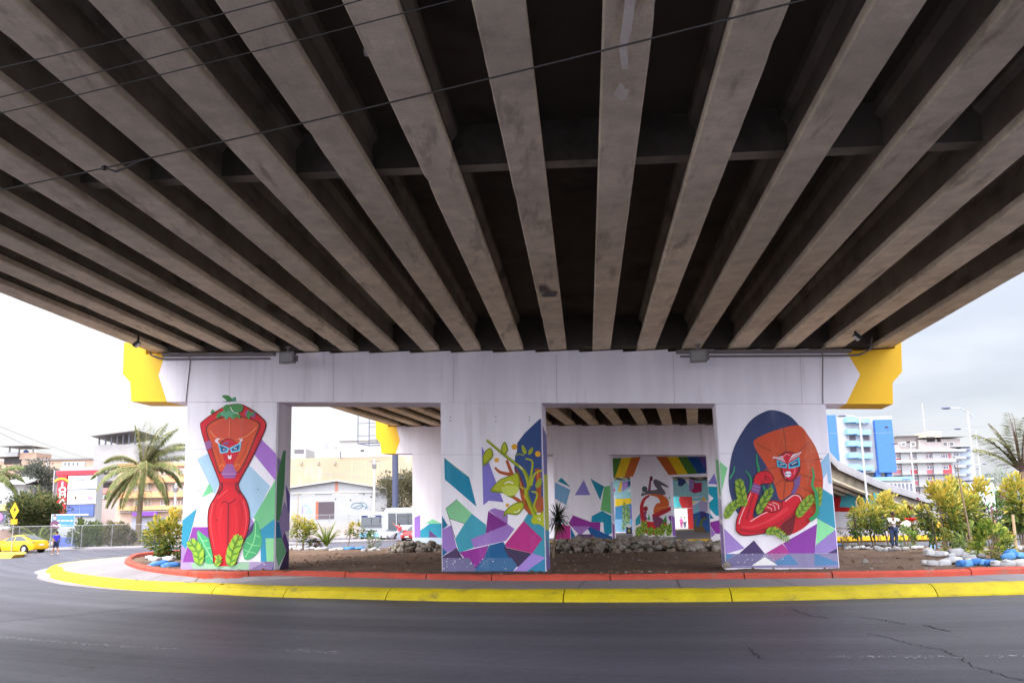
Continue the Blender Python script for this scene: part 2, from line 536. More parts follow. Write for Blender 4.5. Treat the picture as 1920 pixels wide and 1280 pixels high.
for side, j in ((-1, 0), (1, 3)):
    pm = MB()
    for i in range(len(rows) - 1):
        A, B = rows[i][j], rows[i + 1][j]
        o = (rows[i][3] - rows[i][0]); o = o / np.linalg.norm(o) * side
        o2 = (rows[i + 1][3] - rows[i + 1][0]); o2 = o2 / np.linalg.norm(o2) * side
        prof = [(.0, -.04), (.02, .66), (.0, .70), (-.2, .70), (-.3, .3), (-.3, .20)]
        ra = [A + o * (x + .06) + UZ * z for x, z in prof]; rb = [B + o2 * (x + .06) + UZ * z for x, z in prof]
        for q in range(len(prof)):
            q2 = (q + 1) % len(prof)
            pm.face([ra[q], rb[q], rb[q2], ra[q2]])
        # raised panel border on the outer face, as cast
        m0, m1 = A * .97 + B * .03, A * .03 + B * .97
        pm.face([m0 + o * .085 + UZ * .12, m1 + o2 * .085 + UZ * .12, m1 + o2 * .085 + UZ * .20, m0 + o * .085 + UZ * .20])
    pm.build('parapet', [M_PARAPET], overpass)

M_TEAL = paint((62, 170, 190)); M_PALEBLUE = paint((150, 205, 215))
piers = [make_pier(0, COLS), make_pier(1, COLS), make_pier(2, COLS), make_pier(3, COLS, end_paint=M_PALEBLUE, cap_paint=M_PALEBLUE), make_pier(4, COLS, end_paint=paint((80, 190, 200)), cap_paint=paint((200, 40, 45)))]
make_pier(5, COLS[1:], end_paint=M_WHITE)
# closed end of the ramp
ab = MB(); ab.prism([(-11, -.2), (11.0, -.2), (11.0, ZS[6] + .3), (-11, ZS[6] + 1.4)], pp(6, 0, -.6, 0), CD[6], UZ, ND[6] * 1.2)
ab.build('abutment', [M_PARAPET], overpass, fix=True)
sw = MB()
A0, A1 = pp(5, 11.0, 2.0, 0), pp(7, 11.0, 0, 0)
sw.face([A0 + UZ * 0, A1, A1 + UZ * .6, A0 + UZ * (ZS[5] + .5)])
A0, A1 = pp(5, -11.0, 2.0, 0), pp(7, -11.0, 0, 0)
sw.face([A0 + UZ * 0, A1, A1 + UZ * 1.4, A0 + UZ * (ZS[5] + 1.4)])
sw.build('wing_wall', [M_PARAPET], overpass)


# ------------------------------------------------------------------ murals
def clip(poly, ax, lim, keep_less):
    out = []
    n = len(poly)
    for i in range(n):
        a, c = poly[i], poly[(i + 1) % n]
        ia = a[ax] <= lim if keep_less else a[ax] >= lim
        ic = c[ax] <= lim if keep_less else c[ax] >= lim
        if ia: out.append(a)
        if ia != ic:
            t = (lim - a[ax]) / (c[ax] - a[ax])
            out.append((a[0] + (c[0] - a[0]) * t, a[1] + (c[1] - a[1]) * t))
    return out


class Face:
    """a flat wall: origin O, unit direction u along it, outward normal n, limits along it and in height"""

    def __init__(self, O, u, n, lim):
        self.O, self.u, self.n, self.lim = np.array(O, float), np.array(u, float), np.array(n, float), lim

    def uv(self, x, y):
        d = sight(x, y); t = ((self.O - CC) @ self.n) / (d @ self.n); P = CC + d * t
        return ((P - self.O) @ self.u, P[2])

    def pt(self, a, z, off):
        p = self.O + self.u * a + self.n * off
        return (p[0], p[1], z)


def ribbon(pts, wd):
    P = [np.array(p, float) for p in pts]; n = len(P)
    ws = wd if isinstance(wd, (list, tuple)) else (wd, wd)
    lft, rgt = [], []
    for i, p in enumerate(P):
        t = P[min(i + 1, n - 1)] - P[max(i - 1, 0)]; t = t / (np.linalg.norm(t) + 1e-9)
        q = np.array([-t[1], t[0]]); wv = (ws[0] + (ws[1] - ws[0]) * i / max(1, n - 1)) / 2
        lft.append(p + q * wv); rgt.append(p - q * wv)
    return lft, rgt


def fern(spine, col, col2, n=11, ln=38, wd=9):
    """painted fern leaf: a curved spine with pairs of pointed leaflets, as a list of mural items"""
    S = catmull(spine, 8, False); it = [('l', col2, spine, (9, 4))]
    n = int(n * 1.25); L_ = sum(np.linalg.norm(np.array(S[i + 1]) - np.array(S[i])) for i in range(len(S) - 1)); sp = L_ / n
    for i in range(n + 1):
        f = .05 + .95 * i / n; k = min(len(S) - 2, int(f * (len(S) - 1))); p = np.array(S[k]) + (np.array(S[k + 1]) - np.array(S[k])) * (f * (len(S) - 1) - k)
        t = np.array(S[k + 1]) - np.array(S[k]); t = t / (np.linalg.norm(t) + 1e-9); nn = np.array([-t[1], t[0]])
        l = ln * (.55 + .6 * math.sin(math.pi * min(1, .15 + f * .8))) * (1.0 if f < .8 else (1.15 - f) / .35)
        for sgn in (-1, 1):
            a = p + nn * sgn * 3
            tip = a + nn * sgn * l * .62 + t * l * .62; m1 = a + nn * sgn * l * .38 + t * l * .12; m2 = a + nn * sgn * l * .30 + t * l * .50
            w_ = min(sp * .27, wd)
            it.append(('p', col if (i + (sgn > 0)) % 3 else col2, [tuple(a - t * w_), tuple(m1 - t * w_ * .2), tuple(tip), tuple(m2 + t * w_ * .2), tuple(a + t * w_)]))
    return it


def mural(items, crop, faces, parent, step=.0004, name='mural', lead=.003):
    ox, oy, sc = crop
    for fc in faces:
        b = MB(); mats = []; idx = {}
        for li, it in enumerate(items):
            kind, col, pts = it[0], it[1], it[2]
            polys = []
            if kind == 'p': polys = [pts]
            elif kind == 's': polys = [catmull(pts, 6, True)]
            elif kind == 'c': polys = [[(pts[0] + it[3] * cos(a * math.pi / 12), pts[1] + (it[4] if len(it) > 4 else it[3]) * sin(a * math.pi / 12)) for a in range(24)]]
            elif kind in 'lk':
                cp = catmull(pts, 6, False) if (kind == 'l' and len(pts) > 2) else pts
                l, r = ribbon(cp, it[3]); polys = [[l[i], l[i + 1], r[i + 1], r[i]] for i in range(len(l) - 1)]
            if col not in idx:
                idx[col] = len(mats); mats.append(paint(col))
            off = lead + step * li
            for po in polys:
                q = [fc.uv(ox + x / sc, oy + y / sc) for x, y in po]
                u0, u1, z0, z1 = fc.lim
                for ax, lm, kl in ((0, u0, False), (0, u1, True), (1, z0, False), (1, z1, True)):
                    if len(q) >= 3: q = clip(q, ax, lm, kl)
                if len(q) < 3: continue
                v = [fc.pt(a, z, off) for a, z in q]
                if len(q) <= 4 and kind in 'lk': b.mesh(v, [tuple(range(len(v)))], idx[col]); continue
                tr = tessellate_polygon([[Vector((a, z, 0)) for a, z in q]])
                b.mesh(v, [tuple(t) for t in tr], idx[col])
        if b.f:
            o = b.build(name, mats, parent)


def col_faces(k, ci):
    s0, s1 = COLS[ci]
    cbz = lambda s: ZS[k] - 1.485 - .05 * s
    g = GROUND[k] - .1
    front = Face(pp(k, 0, -COLD / 2, 0), CD[k], -ND[k], (s0 + .025, s1 - .025, g, cbz((s0 + s1) / 2) + (.07 if False else 0)))
    rside = Face(pp(k, s1, 0, 0), ND[k], CD[k], (-COLD / 2 + .025, COLD / 2 - .025, g, cbz(s1)))
    lside = Face(pp(k, s0, 0, 0), ND[k], -CD[k], (-COLD / 2 + .025, COLD / 2 - .025, g, cbz(s0)))
    capf = Face(pp(k, 0, -CAPD / 2, 0), CD[k], -ND[k], (-10, 9.4, cbz((s0 + s1) / 2) + .01, ZS[k]))
    return front, rside, lside, capf


GR, LG, TE, LB, PU, DP, LV, NV, RED, DRD, ORG = (72, 168, 112), (128, 198, 150), (48, 146, 182), (168, 202, 230), (138, 62, 162), (74, 56, 104), (160, 130, 202), (44, 70, 126), (206, 26, 44), (116, 22, 36), (206, 78, 44)
FG, FG2 = (150, 190, 58), (92, 148, 52)

m_left = [
    ('p', LB, [(427, 625), (487, 595), (548, 745), (520, 815)]), ('k', (120, 150, 180), [(427, 625), (520, 815)], 2),
    ('p', LB, [(700, 655), (815, 770), (735, 935), (712, 945), (640, 780), (655, 720)]),
    ('p', (118, 200, 146), [(490, 755), (514, 800), (449, 832)]),
    ('p', (166, 112, 202), [(768, 520), (870, 622), (857, 735), (838, 735), (730, 602)]),
    ('p', (112, 190, 136), [(848, 728), (872, 700), (872, 952), (765, 1004), (728, 938)]),
    ('p', TE, [(425, 888), (400, 985), (365, 1108), (338, 1075), (336, 962)]),
    ('p', LV, [(336, 1072), (366, 1106), (348, 1180), (330, 1180)]),
    ('p', PU, [(403, 988), (490, 988), (520, 1180), (348, 1180)]),
    ('p', LV, [(706, 930), (730, 965), (700, 1000), (690, 960)]),
    ('p', DP, [(728, 965), (770, 1010), (740, 1090), (660, 1060)]),
    ('p', TE, [(765, 1002), (830, 950), (872, 960), (872, 1180), (765, 1180)]),
    ('p', (140, 208, 152), [(790, 1048), (872, 1048), (872, 1130), (800, 1208), (797, 1170)]),
    ('p', (168, 152, 192), [(320, 1176), (880, 1172), (880, 1240), (320, 1240)]),
    ('p', (150, 190, 160), [(395, 1178), (705, 1176), (700, 1215), (400, 1208)]),
    ('p', (130, 112, 158), [(705, 1215), (790, 1172), (845, 1172), (826, 1225), (700, 1225)]),
    ('p', NV, [(843, 1140), (872, 1185), (872, 1235), (822, 1235)]),
    ('s', GR, [(427, 1010), (462, 1030), (497, 1060), (524, 1125), (524, 1178), (470, 1178), (438, 1110)]),
    ('l', (140, 214, 150), [(430, 1018), (470, 1095), (515, 1175)], 5), ('k', (140, 214, 150), [(452, 1062), (482, 1060)], 4), ('k', (140, 214, 150), [(474, 1100), (512, 1100)], 4), ('k', (140, 214, 150), [(466, 1088), (446, 1110)], 4), ('k', (140, 214, 150), [(494, 1134), (466, 1155)], 4),
    ('s', GR, [(736, 952), (762, 1005), (772, 1075), (748, 1128), (704, 1162), (676, 1154), (672, 1092), (690, 1050), (722, 1012)]),
    ('l', (140, 214, 150), [(738, 965), (730, 1060), (682, 1150)], 5), ('k', (140, 214, 150), [(733, 1030), (762, 1042)], 4), ('k', (140, 214, 150), [(722, 1085), (762, 1088)], 4), ('k', (140, 214, 150), [(722, 1085), (690, 1068)], 4), ('k', (140, 214, 150), [(704, 1120), (742, 1128)], 4), ('k', (140, 214, 150), [(704, 1120), (678, 1108)], 4),
    # figure
    ('s', (104, 24, 34), [(443, 452), (455, 423), (540, 363), (600, 336), (660, 333), (722, 363), (772, 403), (795, 436), (787, 482), (722, 622), (657, 742), (651, 772), (662, 800), (693, 850), (709, 920), (702, 1000), (672, 1080), (642, 1160), (628, 1190), (522, 1190), (508, 1130), (488, 1040), (481, 950), (490, 880), (523, 820), (543, 770), (538, 735), (498, 632), (463, 532)]),
    ('s', RED, [(447, 452), (458, 426), (542, 368), (600, 341), (660, 338), (718, 368), (768, 408), (789, 437), (781, 480), (716, 618), (650, 740), (644, 772), (655, 803), (686, 852), (702, 920), (695, 1000), (666, 1078), (636, 1158), (622, 1190), (528, 1190), (514, 1128), (495, 1038), (488, 950), (497, 882), (530, 823), (550, 772), (545, 735), (504, 630), (469, 530)]),
    ('l', (228, 72, 84), [(512, 860), (498, 950), (508, 1040), (524, 1110)], (7, 3)), ('l', (228, 72, 84), [(672, 850), (690, 930), (682, 1010), (656, 1090)], (7, 3)), ('l', (228, 72, 84), [(530, 840), (560, 815), (590, 790)], 5),
    ('l', (194, 24, 42), [(594, 870), (588, 1030), (586, 1190)], (30, 22)), ('l', (194, 24, 42), [(536, 840), (520, 900), (528, 1000), (546, 1120)], (16, 8)), ('l', (194, 24, 42), [(652, 846), (664, 900), (656, 1000), (634, 1120)], (16, 8)), ('l', (190, 24, 42), [(560, 745), (600, 762), (640, 745)], 22), ('l', (194, 24, 42), [(474, 500), (520, 640), (560, 720)], (8, 16)), ('l', (194, 24, 42), [(768, 490), (708, 620), (645, 724)], (8, 16)), ('l', (212, 36, 52), [(560, 880), (548, 980), (556, 1080)], (22, 8)), ('l', (212, 36, 52), [(630, 880), (640, 980), (622, 1080)], (22, 8)),
    ('k', DRD, [(594, 862), (590, 1190)], 6), ('l', DRD, [(558, 862), (572, 850), (594, 862), (618, 850), (634, 838)], 5),
    ('l', DRD, [(556, 750), (560, 780), (538, 815)], 10), ('l', DRD, [(640, 750), (634, 780), (656, 812)], 10),
    ('s', (110, 40, 40), [(474, 458), (540, 408), (620, 396), (706, 408), (764, 440), (744, 505), (694, 624), (654, 694), (622, 700), (610, 665), (634, 600), (644, 560), (600, 520), (556, 545), (572, 600), (590, 660), (580, 695), (544, 700), (524, 640), (494, 540)]),
    ('s', ORG, [(482, 460), (542, 416), (620, 403), (700, 414), (755, 442), (737, 500), (688, 620), (650, 687), (626, 692), (617, 665), (642, 600), (652, 556), (600, 516), (548, 542), (565, 600), (583, 660), (575, 687), (548, 691), (530, 640), (501, 540)]),
    ('s', (200, 74, 56), [(500, 462), (545, 425), (620, 410), (700, 424), (738, 446), (690, 500), (640, 518), (600, 512), (550, 520), (512, 490)]),
    ('k', (222, 120, 84), [(601, 412), (598, 512)], 4), ('k', (170, 60, 44), [(607, 412), (604, 512)], 3), ('l', (228, 140, 96), [(495, 475), (530, 512), (570, 520)], 4), ('l', (228, 140, 96), [(742, 460), (690, 505), (640, 520)], 4),
    ('l', (168, 64, 40), [(520, 560), (540, 600), (560, 660)], 4), ('l', (168, 64, 40), [(700, 540), (670, 610), (640, 660)], 4), ('l', (228, 130, 70), [(548, 670), (560, 655), (574, 668)], 4), ('l', (228, 130, 70), [(625, 670), (640, 655), (655, 660)], 4),
    ('s', (196, 28, 50), [(562, 545), (600, 524), (646, 545), (644, 600), (620, 650), (600, 660), (580, 646), (564, 602)]),
    ('p', (150, 92, 156), [(586, 652), (616, 652), (640, 702), (628, 728), (573, 728), (556, 704)]),
    ('k', (190, 140, 190), [(560, 706), (636, 706)], 3), ('k', (110, 60, 140), [(566, 716), (630, 716)], 3),
    ('p', (112, 190, 222), [(539, 543), (600, 568), (590, 592), (552, 597)]), ('p', (38, 76, 128), [(548, 552), (590, 571), (583, 584), (558, 589)]),
    ('p', (112, 190, 222), [(600, 568), (664, 536), (657, 584), (611, 594)]), ('p', (38, 76, 128), [(612, 572), (655, 548), (650, 577), (616, 585)]),
    ('c', (225, 220, 232), (572, 576), 7, 4), ('c', (225, 220, 232), (632, 571), 8, 4), ('c', (40, 30, 60), (573, 576), 3), ('c', (40, 30, 60), (632, 571), 3),
    ('p', (232, 226, 232), [(592, 604), (601, 612), (611, 604), (611, 622), (605, 628), (594, 626)]),
    ('p', (150, 92, 150), [(466, 536), (500, 526), (507, 568), (478, 578)]), ('p', (146, 90, 150), [(690, 366), (742, 382), (735, 406), (682, 396)]),
    ] + [('l', (226, 206, 220), [(548 - i * 4, 548 - i * 2), (538 - i * 3, 534 - i * 2), (530 + i * 5, 518 + (i % 2) * 5)], (3, 6)) for i in range(5)] + [('l', (226, 206, 220), [(650 + i * 3, 545 - i * 3), (660 + i * 3, 530 - i), (655 + i * 6, 518 + (i % 2) * 6)], (3, 6)) for i in range(4)] + [('l', (130, 90, 150), [(572 + i * 9, 556 - i), (570 + i * 8, 546), (580 + i * 6, 536)], (2, 5)) for i in range(4)] + [
    # greens on top
    ('s', (70, 138, 76), [(600, 345), (640, 332), (672, 345), (668, 372), (636, 385), (606, 372)]), ('l', (230, 240, 230), [(605, 350), (622, 376), (650, 384)], 4),
    ('s', (86, 160, 122), [(545, 395), (565, 372), (600, 368), (640, 388), (625, 415), (600, 402), (585, 418), (570, 400)]), ('s', (70, 138, 76), [(566, 352), (592, 335), (604, 358), (580, 376)]),
    ('p', (70, 138, 76), [(528, 402), (548, 372), (556, 396), (540, 410)]), ('p', (70, 138, 76), [(640, 385), (662, 392), (655, 415), (640, 400), (625, 414), (615, 392)]),
    ('p', (70, 138, 76), [(690, 396), (704, 362), (716, 384), (738, 365), (730, 392), (712, 398), (706, 418)]), ('p', (70, 138, 76), [(498, 382), (512, 360), (522, 374), (508, 388)]),
] + fern([(440, 1190), (432, 1120), (392, 1062)], FG, FG2, 10, 46, 12) + fern([(604, 1196), (622, 1120), (656, 1036)], FG, FG2, 11, 48, 12) + fern([(530, 1196), (545, 1165), (540, 1140)], FG, FG2, 5, 24, 9) + [
    ('c', (236, 232, 240), (789, 1186), 3), ('c', (236, 232, 240), (836, 1166), 3), ('c', (60, 50, 70), (441, 795), 3), ('c', (60, 50, 70), (755, 787), 3), ('c', (40, 20, 30), (536, 952), 3)]
m_left_cap = [('s', (70, 138, 76), [(600, 345), (640, 332), (652, 318), (668, 330), (668, 352), (636, 365), (606, 362)]), ('s', (70, 138, 76), [(560, 360), (580, 318), (604, 320), (600, 350)]), ('s', (64, 132, 70), [(557, 290), (590, 287), (612, 306), (616, 330), (592, 334), (580, 312)]), ('s', (80, 150, 120), [(598, 322), (620, 298), (634, 300), (628, 322), (612, 334)]), ('s', (80, 150, 120), [(560, 334), (566, 318), (584, 322), (590, 336)]), ('c', (64, 132, 70), (632, 318), 5)]
m_left_side = [
    ('p', (84, 150, 100), [(884, 582), (898, 580), (890, 780), (868, 955), (845, 955), (850, 720)]),
    ('p', LV, [(845, 600), (870, 636), (858, 700), (845, 700)]),
    ('p', (116, 96, 176), [(897, 760), (935, 850), (935, 960), (905, 890)]),
    ('p', (170, 150, 200), [(860, 960), (890, 850), (928, 950), (915, 1010), (890, 1015), (878, 1045)]),
    ('p', (44, 112, 160), [(845, 955), (862, 960), (880, 1060), (845, 1060)]),
    ('p', (120, 190, 140), [(845, 1046), (876, 1046), (900, 1120), (858, 1200), (845, 1140)]),
    ('p', (104, 72, 136), [(892, 1012), (920, 1100), (905, 1130), (878, 1050)]),
    ('p', (62, 44, 82), [(920, 1100), (945, 1230), (858, 1226), (900, 1120)])]

m_mid = [
    ('p', (8, 128, 164), [(124, 443), (300, 578), (352, 788), (128, 596)]), ('l', (190, 190, 90), [(124, 443), (170, 480), (230, 528), (300, 580)], 3),
    ('p', (122, 112, 196), [(388, 362), (408, 400), (440, 478), (543, 757), (440, 746), (400, 778), (394, 560)]),
    ('p', (130, 196, 146), [(215, 738), (320, 838), (268, 907), (158, 870), (136, 800)]), ('k', (80, 80, 84), [(215, 736), (136, 800), (160, 872), (200, 1010)], 4), ('k', (80, 80, 84), [(158, 870), (268, 907)], 4),
    ('p', (60, 152, 176), [(320, 838), (418, 915), (425, 985), (318, 1022), (332, 1078), (230, 1112), (200, 1015), (268, 907)]),
    ('p', (22, 110, 150), [(95, 830), (150, 920), (95, 960)]),
    ('p', (150, 116, 190), [(95, 958), (172, 918), (212, 1080), (145, 1114), (95, 1062)]),
    ('p', (14, 90, 140), [(95, 1062), (146, 1112), (95, 1150)]),
    ('p', (156, 112, 190), [(440, 815), (475, 798), (557, 820), (573, 850), (571, 915), (530, 885)]),
    ('p', (120, 36, 132), [(435, 818), (577, 915), (415, 987)]),
    ('p', (150, 112, 190), [(575, 912), (620, 945), (560, 1028), (334, 1078), (312, 1018)]),
    ('p', (56, 142, 168), [(720, 828), (770, 858), (745, 898), (840, 925), (840, 1155), (742, 1122), (817, 1015), (683, 888)]),
    ('p', (176, 40, 126), [(685, 888), (817, 1015), (745, 1118), (540, 1070)]), ('k', (214, 160, 150), [(685, 888), (540, 1070), (745, 1118)], 4),
    ('p', (142, 42, 146), [(232, 1110), (437, 1060), (410, 1147), (350, 1228), (300, 1190)]),
    ('p', (12, 86, 140), [(440, 1060), (541, 1035), (603, 1150), (642, 1202), (612, 1240), (330, 1240), (408, 1147)]),
    ('p', (70, 50, 92), [(95, 1150), (212, 1078), (252, 1145), (320, 1218), (320, 1245), (90, 1245)]),
    ('p', (62, 46, 82), [(540, 1072), (747, 1118), (692, 1192), (640, 1214), (583, 1150)]),
    ('p', (160, 130, 210), [(745, 1115), (840, 1148), (775, 1195), (700, 1245), (615, 1245)]),
    ('p', (50, 128, 170), [(840, 1148), (840, 1250), (695, 1250)]),
    ('p', (112, 108, 150), [(95, 1150), (300, 1150), (360, 1250), (90, 1250)]), ('p', (60, 104, 150), [(410, 1148), (600, 1148), (640, 1205), (610, 1245), (340, 1245)]),
    ('p', NV, [(803, 166), (760, 205), (690, 272), (640, 340), (638, 400), (625, 430), (618, 520), (640, 600), (690, 720), (720, 800), (760, 830), (845, 830), (845, 250)]),
    ('p', (150, 140, 190), [(806, 180), (850, 300), (850, 700), (814, 600)]),
    ('l', (166, 76, 30), [(745, 835), (690, 740), (665, 650), (610, 570), (565, 460)], (44, 18)), ('l', (118, 50, 22), [(735, 820), (700, 740), (684, 650), (650, 560), (625, 520)], 14), ('l', (166, 76, 30), [(482, 512), (520, 545), (595, 562)], (14, 26)),
    ('l', (166, 76, 30), [(775, 830), (790, 700), (790, 620), (783, 520)], 36), ('l', (166, 76, 30), [(800, 830), (818, 760), (826, 720)], 34), ('l', (166, 76, 30), [(570, 706), (640, 738), (745, 838)], (14, 36)), ('l', (226, 140, 70), [(696, 740), (672, 650), (640, 560)], 6), ('l', (226, 140, 70), [(790, 640), (784, 530)], 5), ('l', (118, 50, 22), [(640, 640), (690, 700), (740, 800)], 10),
    ('l', (112, 130, 24), [(425, 320), (520, 400), (620, 480), (690, 540), (724, 640), (705, 700), (770, 860)], (16, 34)), ('l', (160, 168, 26), [(425, 318), (520, 396), (620, 476), (684, 536), (716, 640), (698, 700), (762, 860)], (9, 20)),
    ('l', (160, 168, 26), [(770, 858), (800, 850), (835, 818)], 18), ('l', (160, 168, 26), [(698, 450), (745, 468), (742, 540), (722, 640)], (10, 18)), ('l', (170, 176, 40), [(835, 528), (765, 556), (738, 640)], (10, 16)), ('l', (160, 168, 26), [(740, 680), (782, 700), (758, 780), (778, 825)], (10, 16)), ('l', (160, 168, 26), [(645, 648), (690, 660), (712, 700)], 10),
    ('s', (112, 130, 24), [(455, 376), (470, 430), (442, 468), (402, 500), (396, 440), (418, 392)]), ('s', (166, 172, 34), [(452, 384), (462, 430), (436, 458), (410, 480), (404, 440), (422, 398)]),
    ('s', (112, 130, 24), [(552, 330), (575, 386), (552, 424), (528, 400), (528, 366)]), ('s', (176, 182, 40), [(552, 342), (566, 386), (550, 412), (536, 396), (536, 366)]),
    ('s', (112, 130, 24), [(646, 552), (656, 650), (604, 724), (545, 695), (456, 684), (466, 650), (520, 596), (600, 565)]), ('s', (170, 178, 30), [(640, 560), (648, 650), (598, 714), (545, 686), (470, 672), (476, 648), (524, 602), (600, 572)]), ('s', (190, 202, 90), [(530, 652), (600, 640), (648, 652), (640, 690), (600, 712), (550, 700)]), ('l', (240, 244, 220), [(550, 628), (578, 612), (612, 624)], (6, 10)),
    ('s', (112, 130, 24), [(684, 758), (684, 800), (642, 846), (570, 842), (543, 866), (553, 820), (600, 776), (642, 758)]), ('s', (172, 180, 36), [(676, 766), (674, 798), (638, 836), (572, 832), (556, 844), (562, 822), (604, 784), (642, 766)]), ('l', (240, 244, 220), [(618, 826), (640, 826), (660, 808)], 6),
    ('s', (174, 182, 30), [(742, 870), (790, 842), (845, 858), (845, 940), (800, 914), (748, 908)]), ('l', (240, 244, 220), [(782, 872), (800, 874), (802, 888)], 6),
    ('s', (150, 160, 40), [(678, 352), (708, 400), (690, 418), (672, 388)]), ('s', (150, 160, 40), [(748, 370), (750, 402), (724, 424), (720, 396)]), ('s', (150, 160, 40), [(806, 584), (810, 632), (780, 658), (768, 630)]), ('l', (150, 160, 40), [(626, 428), (655, 418), (690, 428)], 8),
    ('c', (222, 162, 34), (620, 367), 20), ('c', (222, 162, 34), (786, 417), 20), ('c', (222, 162, 34), (495, 460), 16), ('c', (222, 162, 34), (571, 778), 12), ('l', (240, 244, 220), [(655, 500), (676, 525)], 6),
] + [('c', (222, 214, 226), (RND.uniform(105, 560), RND.uniform(1150, 1225)), RND.uniform(1.5, 4)) for _ in range(34)] + [('c', (92, 88, 96), p, 4) for p in ((170, 158), (168, 185), (490, 158), (490, 186), (726, 160), (726, 182))]
m_mid_side = [('p', (120, 112, 176), [(808, 190), (850, 300), (850, 560), (808, 560)]), ('p', (190, 196, 80), [(820, 560), (858, 560), (862, 960), (826, 940)]), ('p', (70, 150, 180), [(820, 940), (865, 960), (865, 1230), (825, 1230)]), ('p', (120, 96, 160), [(845, 1000), (875, 1180), (870, 1235), (845, 1235)])]

m_right = [
    ('p', (128, 198, 142), [(95, 455), (166, 515), (110, 740)]), ('p', LV, [(120, 920), (287, 1082), (150, 1122), (130, 1122)]),
    ('p', DP, [(352, 1025), (432, 1122), (243, 1122)]), ('p', (172, 60, 142), [(553, 1048), (607, 1118), (430, 1120)]), ('p', PU, [(798, 908), (781, 1118), (605, 1118), (558, 1045)]),
    ('p', (140, 222, 162), [(800, 870), (927, 950), (790, 1062)]), ('p', (150, 126, 196), [(927, 948), (960, 1082), (875, 1115), (780, 1116), (788, 1060)]), ('p', DP, [(948, 1076), (965, 1116), (872, 1116)]),
    ('p', (150, 190, 226), [(886, 400), (908, 628), (880, 625), (868, 545), (815, 640), (800, 500)]), ('p', (60, 152, 182), [(838, 662), (920, 715), (935, 948), (800, 872), (770, 850), (812, 740)]),
    ('p', (136, 130, 168), [(120, 1120), (1000, 1116), (1000, 1220), (120, 1220)]), ('p', (116, 110, 150), [(150, 1170), (240, 1120), (430, 1120), (345, 1205), (150, 1205)]), ('p', (160, 120, 160), [(430, 1122), (605, 1120), (500, 1165)]), ('p', (84, 130, 176), [(600, 1120), (672, 1200), (495, 1200), (505, 1176)]), ('p', (84, 130, 176), [(780, 1118), (985, 1195), (780, 1205)]), ('p', (84, 130, 176), [(120, 1122), (212, 1124), (150, 1175)]), ('p', (236, 234, 238), [(430, 1142), (518, 1200), (336, 1203)]),
    ('s', (50, 62, 104), [(497, 108), (420, 122), (330, 180), (252, 290), (202, 400), (177, 540), (176, 650), (205, 770), (250, 850), (330, 880), (420, 850), (520, 880), (640, 960), (720, 918), (780, 840), (824, 720), (838, 600), (820, 470), (766, 335), (680, 226), (600, 145)]),
    ('s', (196, 76, 44), [(350, 332), (400, 292), (520, 245), (665, 216), (738, 290), (800, 400), (836, 560), (834, 680), (800, 800), (740, 850), (640, 700), (540, 742), (500, 640), (440, 500), (378, 405)]),
]
for a, c in (((560, 235), (582, 420)), ((365, 345), (545, 430)), ((740, 335), (640, 430)), ((428, 530), (540, 500)), ((680, 470), (832, 450)), ((680, 560), (836, 610)), ((660, 640), (820, 720)), ((500, 640), (560, 590)), ((575, 600), (560, 730))):
    m_right.append(('k', (150, 66, 44), [a, c], 8))
for i in range(46):
    a = RND.uniform(0, 6.28); r0 = RND.uniform(110, 150); r1 = r0 + RND.uniform(40, 90)
    p0 = (605 + cos(a) * r0 * .95, 500 + sin(a) * r0 * 1.05); p1 = (605 + cos(a) * r1 * .95, 500 + sin(a) * r1 * 1.05)
    if p1[0] > 440 and p1[1] < 690 and p1[0] < 810 and p0[0] > 490: m_right.append(('k', (216, 104, 66), [p0, p1], 3))
m_right += [
    ('l', (40, 138, 92), [(372, 415), (372, 470), (384, 520), (388, 570)], (8, 22)), ('l', (40, 138, 92), [(290, 535), (325, 575), (330, 640), (318, 690)], (8, 22)), ('l', (60, 150, 110), [(214, 503), (208, 545), (180, 592)], (8, 12)), ('l', (40, 138, 92), [(465, 620), (480, 660), (470, 720)], (8, 20)), ('l', (40, 138, 92), [(415, 640), (430, 680), (435, 740)], (8, 18)), ('l', (40, 138, 92), [(290, 660), (296, 720), (300, 760)], (6, 16)),
    ('p', (112, 82, 140), [(632, 596), (684, 566), (672, 640), (640, 697), (612, 697), (636, 640)]),
    ('s', (112, 24, 36), [(532, 432), (575, 402), (634, 406), (664, 440), (680, 490), (672, 545), (644, 594), (612, 610), (578, 604), (550, 560), (536, 500)]),
    ('s', (198, 28, 54), [(541, 436), (578, 412), (630, 414), (652, 442), (664, 490), (656, 540), (634, 584), (612, 600), (584, 594), (560, 556), (545, 500)]),
    ('l', (240, 150, 160), [(545, 450), (580, 418), (606, 430)], 5), ('l', (240, 150, 160), [(560, 540), (575, 590)], 4), ('l', (240, 150, 160), [(605, 518), (640, 520), (632, 560)], 4),
    ('p', (60, 178, 208), [(511, 458), (588, 490), (580, 518), (516, 508)]), ('p', (36, 52, 104), [(521, 472), (576, 494), (571, 507), (525, 500)]),
    ('p', (60, 178, 208), [(588, 490), (671, 438), (678, 502), (598, 522)]), ('p', (36, 52, 104), [(600, 492), (660, 455), (667, 494), (606, 510)]),
    ('k', (200, 205, 225), [(530, 492), (566, 490)], 5), ('k', (200, 205, 225), [(618, 492), (656, 472)], 6), ('k', (198, 28, 54), [(588, 470), (590, 540)], 8),
    ('c', (190, 160, 200), (592, 559), 24, 22), ('c', (236, 232, 242), (592, 550), 18, 8), ('c', (236, 232, 242), (592, 570), 16, 7), ('k', (110, 60, 140), [(572, 560), (612, 559)], 4)]
